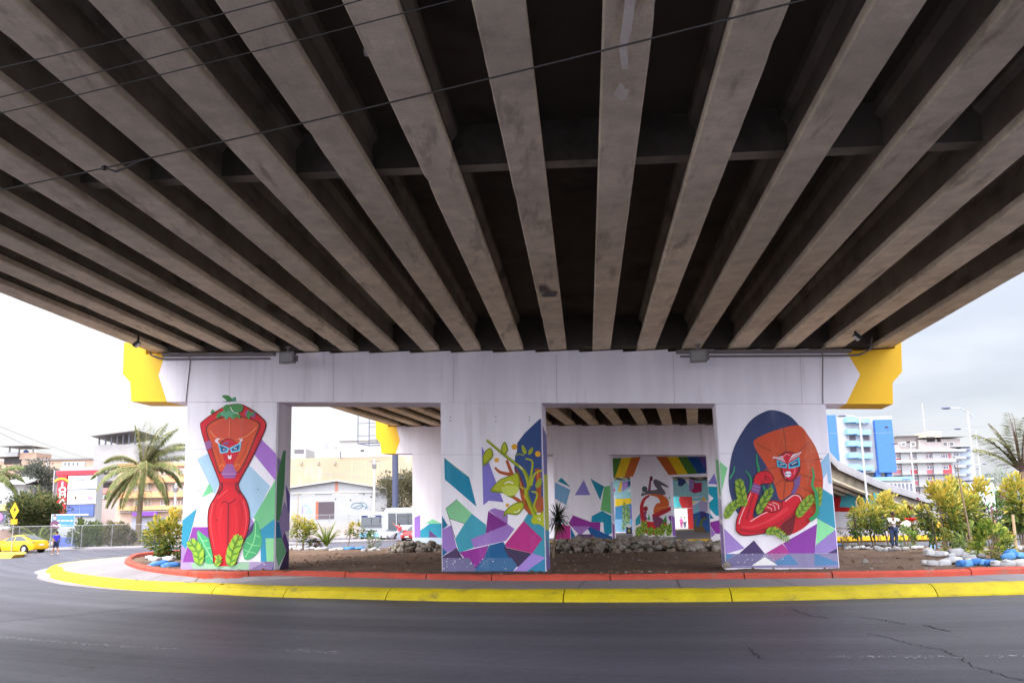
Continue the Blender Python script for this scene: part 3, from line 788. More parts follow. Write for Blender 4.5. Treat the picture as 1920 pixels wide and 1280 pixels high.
for i in range(8):
    m_right.append(('l', (228, 206, 222), [(575 - i * 9, 478 - i * 4), (556 - i * 10, 450 - i * 2), (545 - i * 8, 430 + i * 3)], (2, 6)))
    m_right.append(('l', (228, 206, 222), [(596 + i * 10, 476 - i * 6), (610 + i * 10, 445 - i * 6), (632 + i * 7, 418 - i * 1)], (2, 6)))
m_right += [
    ('s', (190, 34, 44), [(640, 698), (697, 750), (752, 830), (772, 862), (720, 922), (640, 972), (570, 978), (500, 930), (600, 850)]),
    ('s', (110, 26, 36), [(540, 935), (636, 850), (618, 978), (562, 980)]),
    ('s', (104, 22, 32), [(353, 580), (380, 546), (432, 534), (474, 553), (491, 592), (474, 626), (402, 634), (388, 704), (348, 858), (440, 808), (558, 743), (640, 696), (684, 712), (700, 770), (644, 842), (572, 902), (482, 964), (300, 994), (236, 973), (221, 930), (236, 850), (286, 740), (337, 650)]),
    ('s', (204, 28, 46), [(358, 582), (383, 552), (432, 540), (470, 558), (484, 592), (468, 620), (396, 628), (382, 702), (342, 864), (442, 814), (560, 750), (640, 703), (678, 718), (693, 770), (638, 838), (566, 896), (478, 956), (300, 986), (241, 966), (227, 930), (242, 852), (292, 742), (342, 652)]),
    ('l', (170, 24, 40), [(250, 950), (360, 962), (480, 930), (600, 860), (670, 790)], (18, 22)), ('l', (170, 24, 40), [(352, 690), (318, 800), (300, 880)], (14, 20)), ('l', (220, 54, 66), [(262, 930), (340, 930), (470, 880), (590, 800)], (10, 26)),
    ('p', (120, 78, 136), [(345, 622), (400, 640), (386, 702), (328, 682)]), ('k', (170, 130, 180), [(340, 640), (394, 656)], 4), ('k', (170, 130, 180), [(334, 660), (390, 678)], 4),
    ('l', (246, 172, 180), [(245, 910), (262, 850), (330, 690)], (9, 5)), ('l', (246, 172, 180), [(326, 892), (400, 846), (470, 816)], (9, 5)), ('l', (246, 172, 180), [(570, 750), (630, 708), (672, 718), (686, 756)], (10, 6)),
    ('l', DRD, [(420, 585), (445, 575), (460, 590)], 5), ('l', DRD, [(400, 610), (440, 600), (476, 605)], 5), ('l', DRD, [(434, 548), (430, 575), (445, 600)], 4),
    ('s', (104, 22, 32), [(408, 800), (438, 752), (490, 741), (544, 756), (545, 802), (490, 830), (438, 822)]), ('s', (190, 30, 46), [(414, 798), (442, 758), (490, 748), (538, 761), (539, 798), (490, 823), (440, 815)]),
    ('l', (246, 172, 180), [(455, 770), (492, 780), (500, 815)], 5), ('l', (246, 172, 180), [(480, 758), (518, 772), (526, 806)], 5), ('l', (246, 172, 180), [(440, 790), (470, 800), (476, 818)], 5)]
G1, G2 = (142, 166, 50), (84, 126, 46)
m_right += fern([(285, 790), (262, 700), (244, 600)], G1, G2, 11, 52, 14) + fern([(148, 872), (190, 800), (262, 745)], G1, G2, 11, 46, 14) + fern([(372, 838), (420, 750), (474, 660)], G1, G2, 9, 44, 13) + fern([(652, 862), (700, 790), (764, 716)], G1, G2, 12, 50, 14) + fern([(800, 790), (800, 720), (806, 655)], G1, G2, 8, 40, 12) + fern([(430, 968), (500, 962), (594, 1028)], G1, G2, 10, 42, 12) + [
    ('l', (50, 146, 92), [(755, 515), (768, 570), (758, 640), (786, 700), (792, 830), (740, 885)], (10, 30))] + [('c', (226, 220, 230), (RND.uniform(150, 560), RND.uniform(1120, 1185)), RND.uniform(1.5, 3.5)) for _ in range(24)]
m_right_side = [('p', (128, 198, 142), [(70, 440), (110, 470), (128, 690), (112, 720)]), ('p', (190, 186, 220), [(100, 720), (140, 760), (140, 900), (110, 860)]), ('p', LV, [(110, 900), (150, 940), (150, 1118), (125, 1118)]), ('p', (120, 120, 160), [(120, 1118), (155, 1118), (155, 1200), (120, 1200)])]

CROP2, CROP4, CROP6, CROP5, CROP3, CROP7 = (220, 640, 2.844), (800, 740, 3.765), (1320, 740, 3.764), (1010, 780, 4.571), (530, 740, 3.765), (1130, 840, 6.4)
fL, rL, _, cL = col_faces(0, 0); fM, rM, _, _ = col_faces(0, 1); fR, _, lR, _ = col_faces(0, 2)
mural(m_left, CROP2, [fL], piers[0]); mural(m_left_side, CROP2, [rL], piers[0]); 
for it in m_left_cap: mural([it], CROP2, [cL], piers[0])
mural(m_mid, CROP4, [fM], piers[0]); mural(m_mid_side, CROP4, [rM], piers[0])
mural(m_right, CROP6, [fR], piers[0]); mural(m_right_side, CROP6, [lR], piers[0])

m_2mid = [('p', (116, 164, 208), [(140, 565), (272, 630), (235, 760), (140, 705)]), ('p', (12, 132, 160), [(195, 525), (276, 608), (163, 556)]), ('p', (130, 120, 194), [(387, 545), (443, 674), (309, 676)]), ('p', (12, 128, 156), [(443, 533), (561, 600), (527, 720)]), ('p', (106, 180, 112), [(562, 603), (640, 585), (640, 845), (530, 800)]),
         ('p', (8, 136, 172), [(545, 808), (640, 862), (640, 990), (590, 1022), (560, 992), (555, 908), (450, 905), (455, 855)]), ('p', (140, 40, 146), [(295, 848), (448, 905), (530, 908), (526, 990), (275, 942), (258, 915)]), ('p', (160, 112, 192), [(275, 940), (442, 944), (355, 1022)]), ('p', (184, 40, 130), [(140, 916), (272, 940), (272, 1060), (140, 1060)]), ('p', (14, 84, 148), [(440, 945), (640, 1036), (640, 1070), (470, 1060), (425, 970)]), ('p', (10, 100, 156), [(275, 950), (330, 1060), (276, 1060)]), ('p', (40, 130, 168), [(140, 830), (205, 902), (140, 920)]), ('p', (90, 60, 110), [(330, 1010), (470, 1010), (480, 1070), (330, 1070)])]
m_2right = [('p', (130, 120, 200), [(1505, 488), (1533, 584), (1450, 577)]), ('p', (6, 150, 178), [(1450, 600), (1700, 610), (1700, 840), (1520, 852), (1438, 760), (1500, 702), (1428, 640)]), ('p', (0, 130, 180), [(1400, 760), (1502, 872), (1400, 895)]), ('p', (142, 44, 156), [(1450, 912), (1700, 850), (1700, 1005), (1520, 1006)]), ('p', (158, 118, 198), [(1448, 914), (1516, 1006), (1440, 1075)])]
m_2left = [('p', (150, 112, 200), [(972, 846), (972, 1002), (930, 1100), (930, 865)]), ('p', (42, 146, 176), [(972, 955), (1042, 905), (1160, 905), (1160, 1010), (972, 1010)]), ('p', (130, 206, 160), [(1058, 875), (1120, 908), (1004, 908)]), ('p', (100, 64, 124), [(1035, 952), (1095, 1006), (1035, 1004)]), ('p', (180, 196, 214), [(930, 1006), (1160, 1006), (1160, 1100), (930, 1100)])]
m_2side = [('p', (190, 200, 226), [(615, 560), (640, 560), (650, 900), (615, 900)]), ('p', (150, 90, 170), [(620, 900), (650, 930), (650, 1060), (620, 1060)])]
f, r_, l_, _ = col_faces(1, 1); mural(m_2mid, CROP5, [f], piers[1]); mural(m_2side, CROP5, [r_], piers[1])
f, _, l_, _ = col_faces(1, 2); mural(m_2right, CROP5, [f], piers[1])
f, _, _, _ = col_faces(1, 0); mural(m_2left, CROP3, [f], piers[1])

OR_, YE, GN, BL, VI = (190, 96, 36), (226, 190, 20), (66, 116, 36), (16, 72, 140), (92, 70, 150)
m_3cap = [('p', GN, [(20, 100), (232, 100), (150, 350), (20, 350)]), ('p', YE, [(234, 100), (349, 100), (258, 350), (148, 350)]), ('p', OR_, [(349, 100), (458, 100), (360, 350), (258, 350)]),
          ('p', OR_, [(640, 100), (772, 100), (922, 350), (815, 350)]), ('p', YE, [(772, 100), (900, 100), (1046, 350), (922, 350)]), ('p', GN, [(900, 100), (1012, 100), (1170, 350), (1046, 350)]), ('p', BL, [(1012, 100), (1135, 100), (1240, 260), (1260, 350), (1170, 350)]), ('p', VI, [(1135, 100), (1260, 100), (1260, 290)])]
GY = (100, 92, 108)
m_3mid = [('p', (48, 150, 170), [(395, 850), (455, 770), (455, 900), (395, 930)]), ('p', (120, 200, 140), [(835, 540), (785, 605), (840, 605)]), ('p', PU, [(785, 815), (845, 800), (845, 900), (800, 860)]),
          ('l', (178, 36, 50), [(560, 565), (500, 610), (470, 690), (475, 790), (500, 900)], (26, 60)), ('s', (196, 34, 44), [(470, 830), (530, 870), (610, 880), (740, 870), (770, 940), (700, 1030), (560, 1030), (470, 980)]), ('c', (150, 28, 44), (516, 724), 28, 30), ('s', (130, 60, 100), [(500, 750), (530, 760), (520, 810), (540, 850), (500, 850)]),
          ('s', (176, 34, 48), [(600, 790), (690, 750), (808, 700), (825, 722), (806, 752), (690, 812), (612, 840)]), ('s', (122, 58, 96), [(602, 822), (680, 820), (744, 880), (700, 930), (640, 945), (612, 890)]),
          ('s', (206, 96, 38), [(548, 556), (640, 545), (720, 560), (780, 610), (796, 676), (770, 720), (700, 745), (618, 780), (614, 724), (646, 664), (690, 648), (662, 592), (620, 575)]), ('l', (240, 170, 110), [(650, 728), (720, 708), (780, 706)], 6),
          ('s', GY, [(464, 574), (480, 524), (530, 508), (640, 496), (700, 470), (748, 520), (744, 558), (640, 548), (540, 552)]), ('s', GY, [(612, 380), (660, 378), (780, 450), (776, 468), (700, 446), (746, 520), (706, 548), (650, 480), (616, 430)]), ('c', (78, 92, 98), (504, 490), 34, 36), ('p', (240, 236, 240), [(484, 520), (514, 530), (496, 544)]),
          ('l', (130, 70, 100), [(560, 510), (566, 440), (574, 370)], (34, 22)), ('l', (110, 30, 56), [(582, 390), (582, 330), (575, 290)], 34), ('k', (110, 30, 56), [(560, 300), (540, 250)], 12), ('k', (110, 30, 56), [(600, 300), (622, 248)], 12), ('s', (80, 46, 66), [(552, 270), (580, 262), (612, 268), (596, 310), (566, 308)]),
          ('p', (52, 140, 70), [(720, 880), (760, 800), (775, 900)]), ('p', (52, 140, 70), [(540, 860), (556, 780), (572, 860)]), ('p', (40, 120, 70), [(775, 1000), (820, 860), (835, 1000)])] + fern([(470, 1050), (490, 960), (500, 880)], G1, G2, 7, 60, 20) + fern([(560, 1050), (570, 1000), (560, 960)], G1, G2, 5, 60, 20) + fern([(700, 1050), (720, 970), (745, 920)], G1, G2, 6, 60, 20) + fern([(640, 1050), (650, 1000), (640, 970)], G1, G2, 5, 54, 18) + fern([(790, 1050), (800, 980), (810, 920)], G1, G2, 6, 54, 18) + fern([(420, 1050), (430, 1000), (450, 950)], G1, G2, 5, 54, 18)
f, r_, l_, cp = col_faces(2, 1); cp.lim = (-10, 9.4, ZS[2] - 1.485 - .05 * 9, ZS[2] + .4)
mural(m_3mid, CROP7, [f], piers[2])
capc = Face(pp(2, 0, -CAPD / 2, 0), CD[2], -ND[2], (-10, 9.4, ZS[2] - 1.46, ZS[2] - .03)); mural(m_3cap, CROP7, [capc], piers[2])
mural([('p', (150, 96, 180), [(825, 800), (870, 830), (890, 1050), (825, 1050)])], CROP7, [r_], piers[2])
f, r_, l_, _ = col_faces(2, 0); mural([('p', (150, 200, 90), [(0, 500), (130, 500), (130, 1100), (0, 1100)])], CROP7, [f], piers[2])
# fourth and fifth piers: patchwork
capd = Face(pp(3, 0, -CAPD / 2, 0), CD[3], -ND[3], (-10, 9.4, ZS[3] - 1.75, ZS[3] + .3))
mural([('p', (226, 190, 60), [(165, 340), (250, 340), (220, 520), (180, 520), (210, 420)]), ('p', LV, [(235, 400), (305, 340), (305, 470), (235, 520)]), ('p', NV, [(302, 340), (360, 340), (370, 410), (302, 470)]), ('p', (240, 238, 240), [(380, 430), (390, 520), (290, 520)]), ('p', (190, 60, 150), [(120, 470), (150, 490), (150, 520), (120, 520)]),
       ('p', NV, [(905, 340), (970, 340), (1000, 410), (950, 455), (905, 450)]), ('p', (240, 238, 240), [(965, 340), (1035, 340), (1035, 440)]), ('p', LV, [(1038, 340), (1085, 380), (1085, 500), (1038, 520)]), ('p', (176, 30, 90), [(1090, 375), (1105, 415), (1190, 412), (1190, 520), (1100, 540), (1058, 515), (1090, 480)])], CROP7, [capd], piers[3])
f, _, _, _ = col_faces(3, 0)
P4a = [('p', (140, 206, 220), [(150, 500), (400, 500), (400, 600), (150, 610)]), ('p', (232, 196, 30), [(150, 605), (400, 592), (400, 680), (150, 700)]), ('p', (60, 130, 180), [(150, 700), (395, 650), (395, 850), (150, 860)]), ('p', (110, 96, 180), [(340, 700), (400, 670), (400, 860), (320, 850)]), ('p', (130, 180, 220), [(150, 850), (400, 850), (400, 1000), (150, 1000)])] + fern([(250, 980), (262, 800), (258, 650)], G1, G2, 10, 40, 16) + fern([(300, 980), (306, 830), (300, 680)], G1, G2, 9, 40, 16) + [('c', (90, 170, 220), (350, 900), 30), ('p', (180, 30, 80), [(375, 960), (400, 850), (400, 960)])]
mural(P4a, CROP7, [f], piers[3])
f, _, l_, _ = col_faces(3, 1)
P4b = [('p', (140, 206, 220), [(1000, 480), (1300, 480), (1300, 620), (1000, 640)]), ('p', (232, 180, 40), [(1185, 610), (1215, 580), (1240, 620), (1210, 640)]), ('p', (232, 220, 90), [(1080, 640), (1110, 620), (1090, 680)]), ('p', (180, 170, 214), [(1080, 690), (1180, 630), (1260, 640), (1260, 760), (1080, 790)]), ('p', (130, 200, 220), [(1080, 770), (1150, 640), (1150, 780)]), ('p', (44, 90, 160), [(1000, 820), (1190, 750), (1300, 790), (1300, 1010), (1000, 1010)]), ('p', (60, 50, 120), [(1170, 760), (1240, 770), (1250, 850), (1180, 860)])] + [('l', (96, 104, 44), [(1130, 990), (1110, 900), (1130, 820)], (30, 14)), ('l', (96, 104, 44), [(1190, 990), (1180, 890), (1220, 840), (1245, 860)], (40, 18)), ('s', (110, 84, 50), [(1100, 960), (1200, 940), (1230, 1010), (1100, 1010)])]
mural(P4b, CROP7, [f], piers[3]); mural([('p', (176, 30, 60), [(1000, 480), (1300, 480), (1300, 1010), (1000, 1010)])], CROP7, [l_], piers[3])
f, _, _, _ = col_faces(4, 0); mural([('p', (206, 44, 48), [(700, 600), (1200, 600), (1200, 1010), (700, 1010)])], CROP7, [f], piers[4])
cape = Face(pp(4, 0, -CAPD / 2, 0), CD[4], -ND[4], (-10, 9.4, ZS[4] - 1.9, ZS[4] + .4))
mural([('p', (90, 190, 206), [(780, 500), (945, 560), (935, 640), (950, 720), (780, 720)])], CROP7, [cape], piers[4])
mural([('p', (90, 190, 206), [(205, 160), (600, 100), (600, 420), (190, 400), (215, 300)])], (1550, 900, 8.0), [cape], piers[4])

def soffit_patch(name, pts, gi, mt):
    z = seat(0, GS[gi]) + GAP - .003
    P = [gnd(x, y, z) for x, y in pts]
    b = MB(); tr = tessellate_polygon([[Vector((p[0], p[1], 0)) for p in P]]); b.mesh(P, [tuple(t) for t in tr]); b.build(name, [mt], overpass)


_rn = random.Random(4)
RUST = mat('rust_stain', (82, 58, 42), .95, .3, 6, world=True); LIME = mat('lime_stain', (206, 198, 186), .9, .2, 5, world=True); PATCH = mat('mortar_patch', (104, 98, 96), .9, .15, 4, world=True)


def blob(cx, cy, rx, ry, n=16, j=.35):
    return [(cx + cos(k * 6.283 / n) * rx * _rn.uniform(1 - j, 1 + j), cy + sin(k * 6.283 / n) * ry * _rn.uniform(1 - j, 1 + j)) for k in range(n)]


soffit_patch('lime_stain', blob(678, 20, 14, 24), 6, LIME); soffit_patch('lime_stain', blob(738, 112, 9, 7), 6, LIME); soffit_patch('lime_stain', blob(690, 84, 8, 22), 6, LIME)
for cx, cy, rx, ry in ((702, 78, 5, 12), (712, 100, 6, 14), (722, 122, 4, 12), (690, 50, 3, 10), (735, 165, 2, 10)): soffit_patch('rust_stain', blob(cx, cy, rx, ry), 6, RUST)
soffit_patch('mortar_patch', [(1011, 537), (1022, 537), (1034, 545), (1012, 548)], 10, PATCH); soffit_patch('mortar_patch', [(1014, 554), (1026, 548), (1046, 547), (1042, 556), (1020, 557)], 10, PATCH)
soffit_patch('lime_stain', [(1172, 0), (1192, 0), (1184, 60), (1176, 84), (1178, 130), (1166, 130), (1160, 90), (1166, 50)], 11, mat('pale_stain', (238, 228, 208), .9, .15, 5, world=True)); soffit_patch('lime_stain', blob(1166, 175, 12, 16), 11, mat('pale_stain', (238, 228, 208), .9, .15, 5, world=True))

# formwork seams left in the painted cap and columns
SEAM = (212, 206, 220)
cf = Face(pp(0, 0, -CAPD / 2, 0), CD[0], -ND[0], (-10.1, 9.5, 4.5, 7.2))
sm = [('k', SEAM, [(x, 664), (x + dx_, 756)], 1.6) for x, dx_ in ((432, -2), (626, -1), (850, 0), (1043, 1), (1262, 3), (1500, 4))]
for it in sm: mural([it], (0, 0, 1), [cf], piers[0], name='formwork_seam', lead=.001)
for fc, x0, x1, y_ in ((fL, 345, 525, 842), (fM, 825, 1020, 852), (fR, 1345, 1562, 850)):
    mural([('k', SEAM, [(x0, y_), (x1, y_)], 1.4)], (0, 0, 1), [fc], piers[0], name='formwork_seam', lead=.0012)

# ------------------------------------------------------------------ service pipes, lamps under the overpass
b = MB()
zt = lambda s: seat(0, s) - .13
for s0, s1 in ((-10.3, -6.6), (5.2, 9.75)):
    u = pp(0, s1, 0, 0) - pp(0, s0, 0, 0); b = MB()
    b.prism([(0, zt(s0) + .03), (np.linalg.norm(u), zt(s1) + .03), (np.linalg.norm(u), zt(s1) + .12), (0, zt(s0) + .12)], pp(0, s0, -CAPD / 2 - .12, 0), CD[0], UZ, ND[0] * .115)
    b.build('cable_duct', [M_DUCT], overpass, fix=True)
b = MB()
b.tube([pp(0, -10.7, -.75, zt(-10.7) + .4), pp(0, -10.62, -.68, zt(-10.6) + .05), pp(0, -10.4, -.6, zt(-10.4) - .04), pp(0, -10.1, -.57, zt(-10.1) - .06), pp(0, -6.75, -.57, zt(-6.75) - .06)], .028, 8)
b.build('conduit', [M_DUCT], overpass); b = MB()
b.tube([pp(0, 10.25, -.75, zt(10.2) + .4), pp(0, 10.2, -.66, zt(10.2) + .1), pp(0, 9.95, -.57, zt(9.95) - .03), pp(0, 9.5, -.57, zt(9.5) - .05), pp(0, 5.3, -.57, zt(5.3) - .05)], .028, 8)
b.build('conduit', [M_DUCT], overpass)
for s in (-9.42, 9.0):
    b = MB()
    z1 = ZS[0] - 1.485 - .05 * s
    b.tube([pp(0, s, -.56, seat(0, s) + .0), pp(0, s + .03, -.52, zt(s) - .1), pp(0, s - .03, -.515, z1 + .5), pp(0, s - .06, -.515, z1)], .012, 6)
    b.build('drop_cable', [M_DUCT], overpass)


def floodlight(px, py, label):
    p = at(px, py, 19.95 if px > 960 else 21.75)
    t = thing('floodlight', label, 'floodlight', p, rad(-9), 'floodlights on the pier cap')
    b = MB(); b.box((0, 0, 0), (.40, .20, .30)); b.box((0, -.08, .0), (.44, .05, .34))
    b.build('housing', [plain((120, 118, 120), .5)], t, local=True)
    b = MB(); b.box((0, -.108, 0), (.36, .012, .24)); b.build('lens', [plain((150, 150, 150), .2, spec=.7)], t, local=True)
    b = MB(); b.tube([(0, 0, .14), (0, 0, .24), (0, .0, .30)], [.05, .03, .05], 8); b.box((0, 0, .31), (.14, .1, .03)); b.build('bracket', [M_DUCT], t, local=True)
    b = MB(); b.box((.25, 0, -.02), (.06, .12, .16)); b.build('junction_box', [M_DUCT], t, local=True)


floodlight(540, 671, 'grey box floodlight on the white pier cap above the red dancing figure')
floodlight(1309, 668, 'grey box floodlight on the white pier cap near the blue egg mural')


def spotlight(px, py, Y, label, flip):
    p = at(px, py, Y)
    t = thing('spotlight', label, 'spotlight', p, 0, 'small spotlights under the outer girders'); t.scale = (.72, .72, .72)
    b = MB(); b.box((0, 0, .14), (.05, .07, .30)); b.build('bracket', [M_BLACK], t, local=True)
    M = Matrix.Rotation(flip * .7, 3, 'Y')
    b = MB(); b.box((flip * .06, 0, -.06), (.26, .22, .13), M=M); b.build('housing', [M_BLACK], t, local=True)
    b = MB(); b.box(Vector((flip * .06, 0, -.06)) + M @ Vector((0, 0, -.075)), (.22, .18, .02), M=M); b.build('lens', [plain((210, 210, 205), .3)], t, local=True)


spotlight(259, 642, 21.6, 'small black spotlight under the outermost girder above the coconut palm', -1)
spotlight(1604, 628, 18.4, 'small black spotlight under the outer girder above the blue striped tower', 1)


def cable(name, pts, label, r=.014, knot=None, grp='cables crossing under the girders', m=None):
    P = [np.array(p) for p in pts]
    Q = []
    n = 24
    for i in range(n + 1):
        t = i / n; q = P[0] * (1 - t) + P[-1] * t
        sag = pts_sag.get(name, .12); q = q - UZ * (4 * t * (1 - t) * sag); Q.append(q)
    base = Q[0]
    if knot is None:
        b = MB(); b.tube(Q, r, 6, cap=False)
        return tag(b.build('cable', [m or M_CABLE], None, base=base), label, 'cable', grp)
    t_ = thing('cable', label, 'cable', base, 0, grp)
    b = MB(); b.tube(Q, r, 6, cap=False); b.build('wire', [M_CABLE], t_)
    k = Q[knot]; d = Q[knot + 1] - Q[knot - 1]; d = d / np.linalg.norm(d); nrm = np.cross(d, UZ); nrm /= np.linalg.norm(nrm)
    b = MB(); b.tube([k - d * .28, k - d * .1 - UZ * .07, k - UZ * .06, k + d * .3, k + d * .34], [.01, .014, .012, .01, .014], 6); b.tube([k - d * .30, k - d * .26], .028, 8); b.build('splice', [M_CABLE], t_)
    return t_


pts_sag = {'a': .05, 'b': .05, 'c': .05, 'd': .12}
ext = lambda p, q, a, c: (p + (p - q) * a, q + (q - p) * c)
for nm, p, q, lab in (('a', (0, 122), (500, -4), 'thin dark cable running highest beneath the girders'), ('b', (0, 178), (655, -2), 'thin dark cable running second highest beneath the girders'), ('c', (0, 208), (820, 0), 'thin dark cable just above the spliced one beneath the girders')):
    z0 = 6.0
    cable(nm, ext(gnd(*p, z0), gnd(*q, z0 - .1), .3, .5), lab, .0055)
a_, b_ = gnd(0, 346, 5.9), gnd(1442, 0, 5.6)
cable('d', ext(a_, b_, .3, .3), 'longest dark cable with a looped splice crossing beneath every girder', .008, knot=8)

# ================================================================== ground
def sstep(a, c, x):
    t = min(1, max(0, (x - a) / (c - a))); return t * t * (3 - 2 * t)


def asphalt():
    m, nt, bs = _nodes('asphalt'); N, L = nt.nodes, nt.links
    g = N.new('ShaderNodeNewGeometry'); s = N.new('ShaderNodeSeparateXYZ'); L.new(g.outputs['Position'], s.inputs[0])

    def math_(op, a, b=None, c=None):
        n = N.new('ShaderNodeMath'); n.operation = op
        for i, v in enumerate((a, b, c)):
            if v is None: continue
            if isinstance(v, (int, float)): n.inputs[i].default_value = v
            else: L.new(v, n.inputs[i])
        return n.outputs[0]
    dx = math_('SUBTRACT', s.outputs['X'], 7.0)
    q = math_('MULTIPLY', math_('MULTIPLY', dx, dx), .019)
    yy = math_('SUBTRACT', s.outputs['Y'], q)      # lanes bend with the kerb
    cb = N.new('ShaderNodeCombineXYZ'); L.new(math_('MULTIPLY', s.outputs['X'], .07), cb.inputs[0]); L.new(yy, cb.inputs[1])

    def noise(vec, sc, det=5, ro=.6):
        n = N.new('ShaderNodeTexNoise'); n.inputs['Scale'].default_value = sc; n.inputs['Detail'].default_value = det; n.inputs['Roughness'].default_value = ro
        L.new(vec, n.inputs['Vector']); return n.outputs['Fac']

    def rng(f, a, b, c, d):
        r = N.new('ShaderNodeMapRange')
        for k, v in zip(('From Min', 'From Max', 'To Min', 'To Max'), (a, b, c, d)): r.inputs[k].default_value = v
        L.new(f, r.inputs['Value']); return r.outputs['Result']
    band = rng(noise(cb.outputs[0], .7, 5), .3, .7, .80, 1.22)
    band2 = rng(noise(cb.outputs[0], 5.0, 8, .75), .3, .7, .86, 1.16)
    grain = math_('MULTIPLY', rng(noise(g.outputs['Position'], 7, 8, .9), .32, .68, .66, 1.38), rng(noise(g.outputs['Position'], 30, 3, .9), .3, .7, .62, 1.4))
    blot = rng(noise(g.outputs['Position'], .35, 5), .3, .7, .85, 1.15)
    f = math_('MULTIPLY', math_('MULTIPLY', band, band2), math_('MULTIPLY', grain, blot))
    v = N.new('ShaderNodeVectorMath'); v.operation = 'SCALE'; v.inputs[0].default_value = (.062, .061, .086)
    L.new(f, v.inputs['Scale'])
    # tar filled cracks
    vo = N.new('ShaderNodeTexVoronoi'); vo.feature = 'DISTANCE_TO_EDGE'; vo.inputs['Scale'].default_value = .16
    wob = N.new('ShaderNodeVectorMath'); wob.operation = 'ADD'
    nz = N.new('ShaderNodeTexNoise'); nz.inputs['Scale'].default_value = .9; nz.inputs['Detail'].default_value = 5; L.new(g.outputs['Position'], nz.inputs['Vector'])
    sc_ = N.new('ShaderNodeVectorMath'); sc_.operation = 'SCALE'; sc_.inputs['Scale'].default_value = 2.2; L.new(nz.outputs['Color'], sc_.inputs[0])
    L.new(g.outputs['Position'], wob.inputs[0]); L.new(sc_.outputs[0], wob.inputs[1]); L.new(wob.outputs[0], vo.inputs['Vector'])
    ck = math_('MULTIPLY', rng(vo.outputs['Distance'], .0, .005, 1, 0), rng(noise(g.outputs['Position'], .22, 3), .5, .58, 0, .8))
    mx = N.new('ShaderNodeMix'); mx.data_type = 'RGBA'; mx.inputs['B'].default_value = (.012, .012, .014, 1)
    L.new(ck, mx.inputs['Factor']); L.new(v.outputs[0], mx.inputs['A']); L.new(mx.outputs['Result'], bs.inputs['Base Color'])
    L.new(rng(band, .7, 1.3, .62, .44), bs.inputs['Roughness'])
    bs.inputs['Specular IOR Level'].default_value = .45
    bp = N.new('ShaderNodeBump'); bp.inputs['Strength'].default_value = .5; bp.inputs['Distance'].default_value = .012
    L.new(noise(g.outputs['Position'], 45, 3, .7), bp.inputs['Height']); L.new(bp.outputs[0], bs.inputs['Normal'])
    return m


M_ASPHALT = asphalt()
M_WALK = mat('pavement_concrete', (134, 128, 133), .8, .1, 2.2, .25, var2=.1, scale2=.3, dark=(140, 132, 126), dark_amt=.5, dark_scale=.8, dark_lo=.6, world=True)
M_KERBY = mat('yellow_kerb_paint', (190, 170, 10), .65, .14, 3.0, .5, var2=.12, scale2=.7, dark=(112, 104, 60), dark_amt=.75, dark_scale=2.2, dark_lo=.57, dark_stretch=(.7, .7, 2.4), world=True, fine=.12)
M_KERBR = mat('red_kerb_paint', (178, 72, 56), .75, .14, 3, .5, var2=.12, scale2=.7, dark=(140, 104, 92), dark_amt=.7, dark_scale=2.0, dark_lo=.57, world=True, fine=.12)
M_SOIL = mat('dry_soil', (108, 88, 76), .95, .3, 3.5, .9, spec=.1, var2=.25, scale2=.35, dark=(150, 132, 112), dark_amt=.5, dark_scale=1.4, dark_lo=.6, world=True)
M_STONE = mat('rubble_stone', (134, 127, 120), .9, .25, 3, .6, spec=.2, var2=.25, scale2=1.2, world=True)
M_WORN = None

# the road, one sheet out to the horizon
b = MB()
xs = [-900, -250, -120, -70, -45, -30, -20, -12, -6, 0, 6, 12, 20, 30, 45, 70, 120, 250, 900]
ys = [-60, -10, 0, 6, 12, 18, 26, 36, 50, 70, 100, 150, 260, 500, 1500]
for i in range(len(xs) - 1):
    for j in range(len(ys) - 1):
        b.face([(xs[i], ys[j], 0), (xs[i + 1], ys[j], 0), (xs[i + 1], ys[j + 1], 0), (xs[i], ys[j + 1], 0)])
tag(b.build('road', [M_ASPHALT]), 'dark asphalt roadway bending round the island', kind='structure')

# island outline, kerb foot, measured along the kerb
kb = [(44, 19.6), (30, 17.6), (18, 16.6)] + [tuple(gnd(x, y, 0)[:2]) for x, y in ((1920, 1114), (1726, 1119), (1490, 1125), (1260, 1128), (960, 1128), (800, 1126), (640, 1122), (560, 1120), (480, 1117.5), (380, 1112), (267, 1107), (180, 1098.7), (125, 1090), (96, 1082.5), (95.5, 1076))]
kb += [(-20.6, 34.6), (-21.9, 38.2), (-22.1, 42.2), (-21.4, 46.2), (-19.5, 49.6)]
KB = catmull(kb, 8, False)


def offset(path, d):
    out = []
    n = len(path)
    for i, p in enumerate(path):
        t = np.array(path[min(i + 1, n - 1)]) - np.array(path[max(i - 1, 0)]); t = t / np.linalg.norm(t)
        out.append(np.array(p) + np.array([t[1], -t[0]]) * d)
    return out


def resample(path, step):
    P = [np.array(p, float) for p in path]; out = [P[0]]; acc = 0
    for a, c in zip(P[:-1], P[1:]):
        l = np.linalg.norm(c - a); d = step - acc
        while d <= l:
            out.append(a + (c - a) * d / l); d += step
        acc = (acc + l) % step if l else acc
        acc = l - (d - step)
    return out


KB = resample(KB, .25)
WZ = .245


